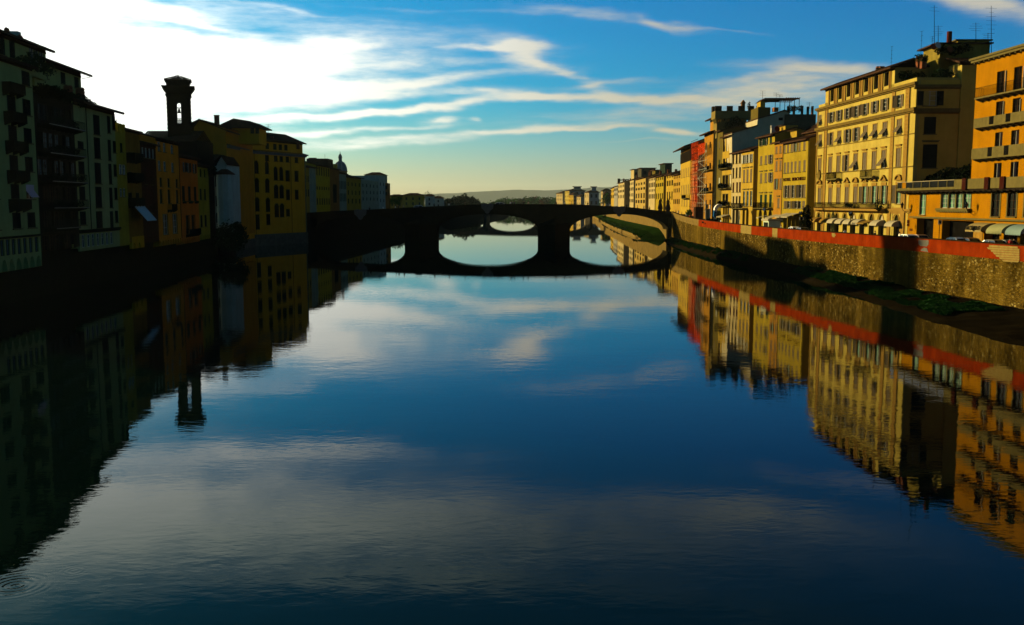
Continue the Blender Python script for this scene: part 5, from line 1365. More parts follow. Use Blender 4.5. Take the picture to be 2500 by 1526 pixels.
# set-back tall block on top of the row, dark roof clutter
def setback(pa, pb, yt, yb_, Y, m, label, win=True, dep=16):
    a, b = at(pa, yt, Y), at(pb, yb_, Y)
    r = thing('rear_house', label, 'building', (a.x, Y, 8)); W = b.x - a.x; h = a.z - 8
    fr = Frame((a.x, Y + dep), (a.x + .01, Y), r); facade(fr, 0, dep, 8, a.z, m, [dict(z=(a.z - 3.6, a.z - 1.6), n=4, w=1.8, k='g', frame=None, sill=None)], core=False, name='wall', depth=W)
    f2 = Frame((a.x + .0, Y), (b.x, Y), r)
    facade(f2, 0, W, 8, a.z, m, [dict(z=(a.z - 3.6, a.z - 1.6), n=max(2, int(W / 5)), w=1.8, k='g', frame=None, sill=None), dict(z=(a.z - 7.4, a.z - 5.4), n=max(2, int(W / 5)), w=1.8, k='g', frame=None, sill=None)], depth=dep, name='end_wall')
    mb = MB(); mb.box(-.8, W + .6, -.8, dep, h, h + .35); mb.build('roof', M['tiles'], r); return r
setback(1548, 1566, 414, 440, 600, SC, 'tall set back cream block with rooftop terrace above the far row'); setback(1566, 1600, 411, 430, 570, mat('dark_roof_clutter', ()), 'long dark rooftop storey behind the far row')
setback(1624, 1640, 400, 430, 460, mat('dark_green_roof_block', (.03, .05, .035), .9, var=.3), 'dark green rooftop block standing above the golden front')
setback(1600, 1622, 416, 432, 500, stucco('olive_stucco', ()), 'olive rooftop storey behind the shaded gap')
# far cluster at the river bend
def far_block(pa, pb, pc, yt, Y, ml, ms, label, floors=3, roofm='tiles', cupola=None, grp='houses at the river bend'):
    """lit front pa..pb (facing left) and shaded end pb..pc facing the camera"""
    b = at(pb, yt, Y); c = at(pc, yt, Y); a = at(pa, yt, Y * 1.0); dx = b.x - a.x
    dy = max(6, dx * 2.4 + 6); A = ((pa - CX) / 2395 * (Y + dy), Y + dy)
    r = thing('far_house', label, 'building', (b.x, Y, 5), 0, grp); h = b.z
    fr = Frame(A, (b.x, Y), r); fh = (h - 9) / floors
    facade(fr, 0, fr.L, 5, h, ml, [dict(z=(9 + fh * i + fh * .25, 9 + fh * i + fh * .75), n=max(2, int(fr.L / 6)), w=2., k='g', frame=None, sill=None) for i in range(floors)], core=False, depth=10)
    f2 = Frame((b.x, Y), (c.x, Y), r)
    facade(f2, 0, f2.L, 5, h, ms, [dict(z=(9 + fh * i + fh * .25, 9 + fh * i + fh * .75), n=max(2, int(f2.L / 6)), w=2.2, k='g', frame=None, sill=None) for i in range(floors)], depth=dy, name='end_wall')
    mb = MB(); W = f2.L; z = h - 5
    mb.v += [(-1.5, -1.5, z), (W + 1.5, -1.5, z), (W + 1.5, dy, z), (-1.5 - (b.x - A[0]) , dy, z), (W * .35, dy * .35, z + 3), (W * .65, dy * .5, z + 3)]
    mb.f += [(0, 1, 5, 4), (1, 2, 5), (2, 3, 4, 5), (3, 0, 4), (3, 2, 1, 0)]; mb.build('roof', M[roofm], r)
    if cupola:
        mb = MB(); mb.box(W * .3, W * .75, 3, 12, z + .5, z + cupola); mb.build('roof_block', ms, r); mb = MB(); mb.box(W * .3 - 1, W * .75 + 1, 2, 13, z + cupola, z + cupola + .8); mb.build('roof_cap', M[roofm], r)
    return r
CG = stucco('end_shade_stucco', (.30, .32, .32))  # far end walls: their shade is put into the wall colour
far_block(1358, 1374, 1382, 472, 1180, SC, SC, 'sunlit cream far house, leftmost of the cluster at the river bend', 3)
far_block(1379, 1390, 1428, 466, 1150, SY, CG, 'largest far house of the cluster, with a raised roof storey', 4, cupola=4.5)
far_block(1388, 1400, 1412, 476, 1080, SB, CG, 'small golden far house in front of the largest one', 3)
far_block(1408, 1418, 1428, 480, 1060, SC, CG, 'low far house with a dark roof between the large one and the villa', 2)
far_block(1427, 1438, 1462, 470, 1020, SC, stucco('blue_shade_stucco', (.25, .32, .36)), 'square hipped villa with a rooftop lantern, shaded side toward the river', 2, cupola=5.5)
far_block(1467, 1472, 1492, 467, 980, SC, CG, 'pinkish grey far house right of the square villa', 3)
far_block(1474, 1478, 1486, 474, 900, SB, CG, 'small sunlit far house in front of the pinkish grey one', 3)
tree(*at(1482, 498, 860).to_tuple()[:2], 8, 14, 6, 'small dark tree between the far houses right of the villa', n=400, leaf=.9)

# crane over the far roofs
c0 = at(1527, 452, 720); t = thing('tower_crane', 'small dark tower crane above the far right roofs', 'crane', (c0.x, 720, 8)); h = at(1527, 440, 720).z - 8
mb = MB(); mb.tube((0, 0, 0), (0, 0, h), .7, k=4); mb.build('mast', M['iron'], t); mb = MB(); xl = at(1511, 440, 720).x - c0.x
mb.tube((xl, 0, h), (2.5, 0, h + .5), .5, k=4); mb.box(xl - .9, xl + .9, -.8, .8, h - 2.2, h + 1.2); mb.build('jib', M['iron'], t)

# scaffolding wrapped in red netting
def scaffold():
    A, B = on_line(RF, 1700, 20), on_line(RF, 1718, 20)
    r = thing('scaffold', 'scaffolding wrapped in translucent red netting on the orange house', 'scaffold', (A[0], A[1], 8.2)); f = Frame(A, B, r); zt = f.z(1702, 351); L = f.L
    for i in range(6):
        for y in (-.35, -2.0):
            mb = MB(); u = .1 + (L - .2) * i / 5; mb.tube((u, y, 8.2), (u, y, zt), .07, k=5); f.build(mb, 'pole', M['iron'])
    z = 10.2; 
    while z < zt:
        mb = MB(); mb.box(0, L, -1.65, -.4, z, z + .06); f.build(mb, 'plank_deck', M['frame_b']); mb = MB(); mb.tube((0, -2.0, z + 1), (L, -2.0, z + 1), .07, k=4); f.build(mb, 'guard_rail', M['iron']); z += 2.1
    m = mat('red_netting', (.62, .048, .004), .9, var=.35, scale=.6, alpha=.62)
    mb = MB(); n = 12
    for i in range(n):
        for k in range(14):
            def p(i, k): return (L * i / n, -1.8 - .12 * math.sin(i * 2.1 + k) * (k % 3), 8.2 + (zt - 8.2) * k / 14)
            mb.quad(p(i, k), p(i + 1, k), p(i + 1, k + 1), p(i, k + 1))
    f.build(mb, 'netting', m)
    mb = MB(); mb.quad((L + .05, -1.8, 8.2), (L + .05, -.3, 8.2), (L + .05, -.3, zt), (L + .05, -1.8, zt)); f.build(mb, 'side_netting', m)
scaffold()
def scaffold2():
    A, B = on_line(RF, 1718.5, 20), on_line(RF, 1740, 20); r = thing('scaffold', 'bare tube scaffolding with a red sheet on top, in front of the stacked roof house', 'scaffold', (A[0], A[1], 8.2)); f = Frame(A, B, r); L = f.L; zt = f.z(1729, 352)
    for i in range(5):
        mb = MB(); u = .2 + (L - .4) * i / 4; mb.tube((u, -1.9, 8.2), (u, -1.9, zt), .06, k=4); f.build(mb, 'pole', M['frame_w'])
    for k in range(8):
        z = 10 + k * (zt - 10) / 8; mb = MB(); mb.tube((0, -1.9, z), (L, -1.9, z), .05, k=4); mb.tube((L * (k % 2), -1.9, z), (L * ((k + 1) % 2), -1.9, z + (zt - 10) / 8), .04, k=4); f.build(mb, 'brace', M['frame_w'])
    mb = MB(); mb.quad((0, -1.95, zt - 3.2), (L * .8, -1.95, zt - 2.8), (L * .8, -1.95, zt + .2), (0, -1.95, zt + .2)); f.build(mb, 'netting', mat('red_netting', ()))
scaffold2()

# ================================================================== LEFT BANK (in shade)
GA = stucco('pale_green_stucco', (.42, .46, .16), .14, .2); GB = stucco('grey_green_stucco', (.38, .42, .16), .14, .2)
OA = stucco('burnt_orange_stucco', (.88, .30, .02), .16, .2); OB = stucco('orange_red_stucco', (.80, .20, .02), .2, .25); OC = stucco('gold_ochre_stucco', (.80, .38, .015), .12, .18)
OD = stucco('dark_ochre_stucco', (.32, .16, .025), .2, .3); DK = stucco('near_black_stucco', (.028, .022, .014), .3, .3); GW = stucco('pale_blue_grey_plaster', (.46, .56, .48), .14, .25)  # DK: a near-black wall colour
OL = stucco('olive_yellow_stucco', (.44, .34, .03), .2, .3)
def arches_under(f, u0, u1, z1, h=1.3, n=None, m=None, out=.0):
    """corbel arches that carry the overhanging front"""
    n = n or max(2, int((u1 - u0) / 1.9)); w = (u1 - u0) / n
    for i in range(n):
        a = u0 + w * i; mb = MB(); K = 6; r_ = w * .40; c = a + w / 2; zs = z1 - h
        pts = [(c - r_ * math.cos(math.pi * k / K), zs + (h - .12) * math.sin(math.pi * k / K)) for k in range(K + 1)]
        for p, q in zip(pts, pts[1:]):
            mb.quad((p[0], 0, p[1]), (q[0], 0, q[1]), (q[0], 0, z1), (p[0], 0, z1)); mb.quad((p[0], 0, p[1]), (p[0], 1.2, p[1] - .2), (q[0], 1.2, q[1] - .2), (q[0], 0, q[1]))
        mb.quad((a, 0, zs), (pts[0][0], 0, zs), (pts[0][0], 0, z1), (a, 0, z1)); mb.quad((pts[-1][0], 0, zs), (a + w, 0, zs), (a + w, 0, z1), (pts[-1][0], 0, z1))
        f.build(mb, 'corbel_arch', m)
def left(name, label, pxl, pxr, zbot, eave, wm, rows, over=1.1, rise=1.8, depth=12, arches=0, roof_=True, zr=15, A=None, B=None, side=.1, ridge=.5):
    r, f = bld(name, label, LF, pxl, pxr, 0, zr, ptA=A, ptB=B); z0 = f.z(*zbot); ze = f.z(*eave); r.location.z = z0
    facade(f, 0, f.L, z0, ze, wm, rows, depth=depth, core=False)
    mb = MB(); mb.box(.003, f.L - .003, .35, depth, z0 + .4, ze - .004); f.build(mb, 'side_wall', wm)
    mb = MB(); mb.box(.01, f.L - .01, 1.25, depth, -1, z0 + .39); f.build(mb, 'river_wall', M['stone_d'])
    if arches: arches_under(f, 0, f.L, z0, arches, m=wm)
    if roof_: gables(f, roof(f, 0, f.L, ze, over, rise, depth, ridge, side=side), wm)
    return r, f, ze
SD = 'shut_dark'
# nearest house
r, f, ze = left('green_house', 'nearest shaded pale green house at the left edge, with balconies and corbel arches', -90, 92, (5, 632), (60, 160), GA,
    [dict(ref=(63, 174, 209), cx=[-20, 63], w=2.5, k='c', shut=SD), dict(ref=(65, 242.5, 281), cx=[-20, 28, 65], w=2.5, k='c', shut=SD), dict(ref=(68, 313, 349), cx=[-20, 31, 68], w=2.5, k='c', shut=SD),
     dict(ref=(71, 383, 419), cx=[-18, 34, 71], w=2.5, k='c', shut=SD), dict(ref=(74, 451, 486), cx=[-15, 37, 74], w=2.5, k='cca', shuts=[SD, SD, 'shut_skylit']), dict(ref=(77, 518, 556), cx=[-12, 41, 77], w=2.5, k='c', shut=SD),
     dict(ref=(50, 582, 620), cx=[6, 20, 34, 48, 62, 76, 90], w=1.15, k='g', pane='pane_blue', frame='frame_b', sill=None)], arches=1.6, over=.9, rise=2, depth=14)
for py in (227.5, 297, 367, 438, 508): balcony(f, f.u(12, 20), f.u(48, 20), f.z(30, py), 1.1, 1.1, 'stone_d', 'stone_d')
band(f, 0, f.L, f.z(60, 579), f.z(60, 574), .4, M['stone_d'], 'ledge', False)
# pink lit flaps of one window
f2 = Frame((f.A - f.n * 2.5).to_tuple(), (f.A + f.d * f.u(120, 33) - f.n * 2.5).to_tuple(), r)
zt_ = f2.z(110, 124); ux = f2.u(113, 32); uL = f2.u(-60, 32)
facade(f2, uL, ux, ze - .2, zt_, GA, [dict(z=(zt_ - 2.6, zt_ - .3), cx=[78, 90, 102], w=1.7, k='g', pane='pane_blue', frame='frame_w', sill=None), dict(z=(zt_ - 2.6, zt_ - .3), cx=[5, 30], w=1.7, k='c', shut=SD)], depth=9, name='attic_wall')
roof(f2, uL, ux, zt_, 1.2, 2.0, 9, .5)
chimney(f2, f2.u(94, 34), 3, f2.z(94, 118), 1.1, 2.2, GW, cap=False)
mb = MB()
for px, py in ((5, 92), (15, 86), (28, 95), (40, 100), (52, 104), (66, 98), (78, 104), (3, 100)): leafball(mb, (f2.u(px, 34), 2.5, f2.z(px, py)), 1.0, 240, .18, .8)
for px, py in ((10, 150), (30, 156), (55, 162), (75, 168), (40, 140)): leafball(mb, (f2.u(px, 30), -2.2, f2.z(px, py)), 1.3, 260, .18, 1.0)
f2.build(mb, 'terrace_plants', M['plant'])
for px, py, rr in ((55, 80, .5), (86, 102, .75)):
    mb = MB(); u, z = f2.u(px, 35), f2.z(px, py); K = 10
    for k in range(K):
        a, b = 2 * math.pi * k / K, 2 * math.pi * (k + 1) / K; mb.tube((u + rr * math.cos(a), 2, z + rr * math.sin(a)), (u + rr * math.cos(b), 2, z + rr * math.sin(b)), .22, k=5)
    mb.tube((u, 2, z - 2), (u, 2, z - rr), .2, k=5); f2.build(mb, 'chimney_pot', M['terracotta'])
# house of terraces
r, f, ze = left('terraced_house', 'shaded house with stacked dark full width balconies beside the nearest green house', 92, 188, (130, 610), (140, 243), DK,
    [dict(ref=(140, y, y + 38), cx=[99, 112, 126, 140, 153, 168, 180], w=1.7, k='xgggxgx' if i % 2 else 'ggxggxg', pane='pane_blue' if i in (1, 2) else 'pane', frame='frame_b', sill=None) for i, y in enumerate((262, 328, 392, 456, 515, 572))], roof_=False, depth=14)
for py, a, b in ((311, 92, 206), (378, 92, 187), (444, 93, 187), (507, 94, 188), (556, 97, 160)):
    zl = f.z(140, py); ua, ub = f.u(a, 20), min(f.u(b, 20), f.L - .1)
    balcony(f, max(.1, ua), ub, zl, 1.6, 1.1, 'stone_d', step=.25); mb = MB(); mb.box(max(.1, ua), ub, -1.66, -1.61, zl - .05, zl + .02); f.build(mb, 'balcony_edge', M['metal'])
mb = MB()
for i in range(22):
    px = 95 + i * 5; py = 220 + (px - 95) * .28 + R.uniform(-4, 5); leafball(mb, (f.u(px, 30), R.uniform(-.5, 1.5), f.z(px, py)), 1.3, 260, .2, 1.1)
for py in (300, 368, 434, 497): 
    for k in range(7): leafball(mb, (R.uniform(.8, f.L - 1), -1.4, f.z(140, py) + R.uniform(-.2, .2)), .6, 90, .14, .5)
f.build(mb, 'terrace_plants', mat('dark_hedge', ()))
f2 = Frame((f.A - f.n * 3.2).to_tuple(), (f.A + f.d * 60 - f.n * 3.2).to_tuple(), r); uL, uR = f2.u(84, 30), f2.u(199, 30); zt_ = f2.z(195, 182)
facade(f2, uL, uR, ze - 1, zt_, GA, [dict(ref=(155, 177, 205), cx=[110, 154, 187], w=1.9, k='c', shut=SD)], depth=10, name='attic_wall'); roof(f2, uL, uR, zt_, 1.5, 2.4, 10, .5, side=.9)
mb = MB(); mb.tube((uR + .1, -.1, zt_ - .6), (uR + 1.5, -1.2, zt_ - .1), .06, k=4); f2.build(mb, 'gutter', M['pipe'])
# grey green house with tall windows
r, f, ze = left('grey_green_house', 'shaded grey green house with tall paired shutters and a glazed gallery at its foot', 188, 287, (240, 608), (280, 276), GB,
    [dict(ref=(200, 345, 364), cx=[197], w=2.5, k='c', shut=SD), dict(ref=(202, 394, 426), cx=[199], w=2.5, k='c', shut=SD), dict(ref=(204, 455, 488), cx=[201], w=2.5, k='c', shut=SD), dict(ref=(206, 516, 549), cx=[203], w=2.5, k='c', shut=SD),
     dict(ref=(238, 570, 600), cx=[194, 204, 217, 228, 240, 251, 262, 273], w=1.4, k='g', pane='pane', frame='frame_w', sill=None)], rise=2.2, over=1.6, depth=13)
mb = None
# tall window strips at their own floors (cut as shutters on the wall)
for (px, rows_) in ((235, ((281, 329), (336, 387), (398, 448.5), (456, 507), (515, 557))), (265, ((283, 325), (341, 392), (400, 449), (457.5, 507), (515, 557))), (277, ((283, 317), (345, 373), (402, 430), (458, 487), (514, 543)))):
    for i, (a, b) in enumerate(rows_):
        z1, z0_ = f.z(px + i * 1.5, a), f.z(px + i * 1.5, b); u = f.u(px + i * 1.8, (z0_ + z1) / 2); w = 2.7 if px == 235 else 1.35
        sm = shutter_mesh(w / 2 - .02, round(z1 - z0_, 1), M[SD]); wo = f.put('window', bare_mesh('window', w, round(z1 - z0_, 1), M['pane']), u, -.012, z0_)
        put('shutter', sm, wo, (-w / 2, -.01, 0)); put('shutter', sm, wo, (.02, -.01, 0))
        put('sill', bare_mesh('sill', w, 1., M['stone']), wo, (0, 0, 0))
drainpipe(f, f.u(213, 20), f.z(213, 560), ze); band(f, 0, f.L, f.z(240, 563), f.z(240, 558), .35, M['stone_d'], 'ledge', False)
mb = MB()
for px, py in ((203, 236), (212, 240), (226, 238), (236, 246), (246, 250), (254, 256)): leafball(mb, (f.u(px, 30), 2., f.z(px, py)), .9, 230, .16, .8)
f.build(mb, 'roof_plants', mat('dark_hedge', ()))
for px, py in ((212, 232), (240, 236)): chimney(f, f.u(px, 30), 3, f.z(px, py + 14), 1.4, 1.6, M['terracotta'])
r, f, ze = left('dark_olive_house', 'narrow dark olive house with a small roof terrace left of the balconied house', 287, 311, (300, 600), (300, 325), OL,
    [dict(ref=(300, 402, 426), cx=[295, 303], w=1.8, k='g', pane='pane_blue', frame='frame_w'), dict(ref=(300, 460, 480), cx=[296, 304], w=1.3, k='g', pane='pane'), dict(ref=(300, 350, 372), cx=[296, 304], w=1.3, k='c', shut=SD)], roof_=False, depth=8)
for a in (288, 294.5, 303): mb = MB(); u = f.u(a, 24); mb.box(u, u + .8, 0, .4, ze, ze + 1.5); f.build(mb, 'merlon', OL)
mb = MB(); leafball(mb, (f.L * .7, 1.5, ze + 1.6), 1.1, 260, .16, .9); f.build(mb, 'roof_plants', M['plant'])
r, f, ze = left('balconied_house', 'dark ochre house with stacked side balconies and a pale blue awning', 311, 346, (330, 590), (320, 318), OD,
    [dict(ref=(320, 372, 392), cx=[318, 336], w=2.1, k='c', shut=SD), dict(ref=(320, 420, 445), cx=[318, 336], w=2.1, k='c', shut=SD), dict(ref=(320, 470, 495), cx=[318, 336], w=2.1, k='c', shut=SD)], over=.6, rise=1.2, depth=9, arches=0)
for py in (392, 440, 500): balcony(f, .2, f.L * .62, f.z(325, py), 1.4, 1.2, 'stone_d', 'stone_d')
t = thing('awning', 'pale blue sloping awning between the balconied house and the dark timber house', 'awning', (f.A.x + f.n.x * .1, f.A.y + f.n.y * .1, f.z(330, 540)), f.ang)
ua, ub = f.u(316, 12), f.u(340, 12); mb = MB(); mb.prism([(0, 3.6), (-2.8, .2), (-2.8, .08), (0, 3.4)], ua, ub, 'x'); mb.build('canopy', mat('blue_canvas', (.55, .75, .80), .9, var=.06), t)
mb = MB(); mb.tube((ua + .1, -2.7, .1), (ua + .1, 0, 1.0), .04, k=4); mb.tube((ub - .1, -2.7, .1), (ub - .1, 0, 1.0), .04, k=4); mb.build('frame', M['iron'], t)
mb = MB(); K = 0; f.build(wall_mb(f.u(322, 6), f.L, f.z(335, 606), f.z(335, 577), [(f.u(328, 5) - .7, f.u(328, 5) + .7, f.z(335, 606) + .01, f.z(335, 592), True), (f.u(340, 5) - .7, f.u(340, 5) + .7, f.z(335, 606) + .01, f.z(335, 592), True)], .5), 'arched_wall', OC, y=-.06)
left('timber_house', 'dark red brown timber fronted house with a row of small pale windows near the top', 346, 384, (365, 592), (365, 352), mat('dark_red_timber', (.09, .03, .015), .8, var=.4, scale=1.5, streak=.4),
    [dict(ref=(361, 362, 386), cx=[349, 357, 366, 374.5], w=1.4, k='g', pane='aw_blue', frame='frame_w'), dict(ref=(361, 430, 450), cx=[356, 370], w=1.3, k='c', shut='shut_brown'), dict(ref=(361, 500, 520), cx=[356, 370], w=1.3, k='c', shut='shut_brown')], over=.9, rise=1.4, depth=10)
r, f, ze = left('burnt_orange_house', 'burnt orange narrow house with three window bays below the bell tower', 384, 439, (410, 583), (410, 345), OA,
    [dict(ref=(400, 349, 371), cx=[388.5, 401.5, 420], w=1.9, k='g', pane='pane_blue', frame='frame_w'), dict(ref=(400, 394, 418), cx=[389.5, 402.5, 421.5], w=1.9, k='g', pane='pane_blue', frame='frame_w'),
     dict(ref=(400, 434, 456), cx=[393, 412, 432], w=2.0, k='g', pane='pane', frame='frame_b'), dict(ref=(400, 462, 496), cx=[393.5, 413, 433], w=2.2, k='ggg', pane='pane', frame='frame_b'),
     dict(ref=(400, 524, 573), cx=[404, 427], w=3.5, k='g', pane='pane', frame='frame_w', trim='stone', tw=.15)], arches=1.2, over=.9, rise=1.6, depth=10)
balcony(f, f.u(407, 15), f.u(421, 15), f.z(414, 512), .9, 1.1, 'stone_d'); drainpipe(f, f.L - .1, f.z(430, 583), ze)
r, f, ze = left('orange_red_house', 'orange red house with dark flower boxes right of the burnt orange house', 439, 484, (460, 580), (460, 384), OB,
    [dict(ref=(455, 397, 420), cx=[449, 460, 474], w=1.7, k='o', shut=SD), dict(ref=(462, 455, 491), cx=[448, 462.5, 476.5], w=2.4, k='c', shut=SD), dict(ref=(462, 527, 570), cx=[458.5, 472], w=2.7, k='g', pane='pane', frame='frame_b', trim='stone_d')], arches=1.2, over=.9, rise=1.6, depth=10)
mb = MB()
for px in (447, 462, 476): mb.box(f.u(px, 13) - .9, f.u(px, 13) + .9, -.5, -.1, f.z(px, 497), f.z(px, 493))
f.build(mb, 'flower_boxes', M['iron']); mb = MB()
for px in (447, 462, 476): leafball(mb, (f.u(px, 13), -.3, f.z(px, 493)), .7, 130, .13, .35)
f.build(mb, 'balcony_plants', M['plant']); balcony(f, f.u(453, 8), f.u(482, 8), f.z(465, 572), .8, 1.1, 'stone_d')
r, f, ze = left('olive_yellow_house', 'small olive yellow house ending the row of river houses', 484, 510, (497, 572), (497, 405), OL,
    [dict(ref=(495, 413, 432), cx=[490, 500], w=1.9, k='g', pane='pane', frame='frame_b'), dict(ref=(495, 461, 488), cx=[490, 500.5], w=1.9, k='c', shut=SD), dict(ref=(495, 525, 554), cx=[492, 502], w=2.1, k='c', shut=SD)], arches=1.2, over=1.0, rise=1.6, depth=9)
mb = MB(); leafball(mb, (f.L - .3, -1.0, f.z(508, 418)), 1.2, 420, .28, 1.4); f.build(mb, 'climbing_plant', mat('dark_hedge', ()))

# church of the bell tower: long dark roof, campanile
def church():
    Y = 226; a = at(340, 316, Y); b = at(480, 316, Y)
    r = thing('church', 'dark church roof running behind the orange houses', 'church', (a.x, Y, 5)); o = Vector((a.x, Y, 5)); W = b.x - a.x; h = a.z - 5
    mb = MB(); mb.box(0, W, 0, 12, 0, h - 2.4); mb.build('wall', DK, r)
    mb = MB(); n = 40
    for i in range(n):
        x0, x1 = W * i / n, W * (i + 1) / n; mb.quad((x0, -1.5, h - 2.8), (x1, -1.5, h - 2.8 + .0), (x1, 5, h + .0 + .07 * (i % 2)), (x0, 5, h + .07 * (i % 2))); mb.quad((x0, 5, h + .07 * (i % 2)), (x1, 5, h + .07 * (i % 2)), (x1, 12.6, h - 3), (x0, 12.6, h - 3))
    mb.build('roof', M['tiles'], r)
church()
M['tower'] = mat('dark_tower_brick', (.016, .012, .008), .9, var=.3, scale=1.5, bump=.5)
def campanile():
    Y = 228; cx_ = (403 + 456) / 2; c = at(cx_ - 1.5, 250, Y)
    r = thing('bell_tower', 'tall dark square bell tower with an open arched belfry and a tiled pyramid roof', 'bell tower', (c.x, Y + 2.4, 5), math.radians(17)); w = 2.5
    Z = lambda py: at(430, py, Y).z - 5
    zt, zc, z2, zo1, zo0, zb_ = Z(193), Z(221), Z(229), Z(247), Z(301), Z(318)
    mb = MB(); mb.box(-w, w, -w, w, 0, zo0 - .3); mb.build('shaft', M['tower'], r)
    # belfry walls with arched openings on all four sides
    for k in range(4):
        mm = wall_mb(-w, w, zo0 - .3, zc - .6, [(-.46, .46, zo0, zo1, True)], .55)
        o = mm.build('belfry_wall', M['tower'], r); a = k * math.pi / 2; o.rotation_euler = (0, 0, a); o.location = (math.sin(a) * w, -math.cos(a) * w, 0)
        mb = MB()   # balustrade in the opening
        for i in range(4): x = -.36 + .24 * i; mb.tube((x, .2, zo0), (x, .2, zo0 + 1.0), .05, k=5)
        mb.box(-.46, .46, .12, .28, zo0 + 1., zo0 + 1.12); o2 = mb.build('balustrade', M['tower'], r); o2.rotation_euler = (0, 0, a); o2.location = o.location
    mb = MB(); z = 12; k = 0
    while z < zc - 1:   # rusticated corner stones
        for sx in (-1, 1):
            for sy in (-1, 1):
                e = .16 if k % 2 else .10; cx0 = sx * (w - .35); cy0 = sy * (w - .35); mb.box(cx0 - .35 - e, cx0 + .35 + e, cy0 - .35 - e, cy0 + .35 + e, z + .04, z + .42)
        z += .46; k += 1
    o = mb.build('corner_stones', M['tower'], r); o['kind'] = 'stuff'
    mb = MB(); mb.box(-w - .35, w + .35, -w - .35, w + .35, zc - 1.1, zc - .8)
    mb.v_ = 0
    for (z0_, z1_, e0, e1) in ((zc - .6, zc + .5, .1, .9), (zc + .5, zc + 1.0, .9, 1.15)):
        n = len(mb.v); mb.v += [(s * (w + e), t_ * (w + e), zz) for zz, e in ((z0_, e0), (z1_, e1)) for s, t_ in ((-1, -1), (1, -1), (1, 1), (-1, 1))]
        for i in range(4): j = (i + 1) % 4; mb.f.append((n + i, n + j, n + 4 + j, n + 4 + i))
        mb.f.append((n + 4, n + 5, n + 6, n + 7)); mb.f.append((n + 3, n + 2, n + 1, n))
    mb.build('cornice', M['tower'], r)
    mb = MB(); mb.box(-w - .05, w + .05, -w - .05, w + .05, zc + 1.0, zt - .1); mb.box(-w - .25, w + .25, -w - .25, w + .25, zt - .6, zt - .1); mb.build('attic_wall', M['tower'], r)
    mb = MB(); e = w + .5; zp = Z(180.5); n = 10
    for k in range(4):
        a = k * math.pi / 2; ca, sa = math.cos(a), math.sin(a)
        for i in range(n):
            def P(x, y, z): return (x * ca - y * sa, x * sa + y * ca, z)
            x0, x1 = -e + 2 * e * i / n, -e + 2 * e * (i + 1) / n; b_ = .07 * (i % 2); mb.quad(P(x0, -e, zt - .1 + b_), P(x1, -e, zt - .1 + b_), P(x1 * .02, -.02, zp + b_), P(x0 * .02, -.02, zp + b_))
    mb.box(-e, e, -e, e, zt - .2, zt - .09); mb.build('roof', M['tiles'], r)
    mb = MB(); mb.tube((0, 0, zo0 + 1.0), (0, 0, zo0 + 1.1), .1, k=4); mb.box(-2, 2, -.08, .08, zo1 - 1.4, zo1 - 1.2); mb.lathe((0, 0, zo1 - 2.5), [(.45, 0), (.36, .25), (.25, .8), (.08, 1.1)], 10); mb.build('bell', M['iron'], r)
    mb = MB(); mb.tube((0, 0, zp - .1), (0, 0, zp + 1.3), .035, k=4); mb.tube((-.25, 0, zp + .9), (.25, 0, zp + .9), .03, k=4); mb.build('cross', M['iron'], r)
campanile()
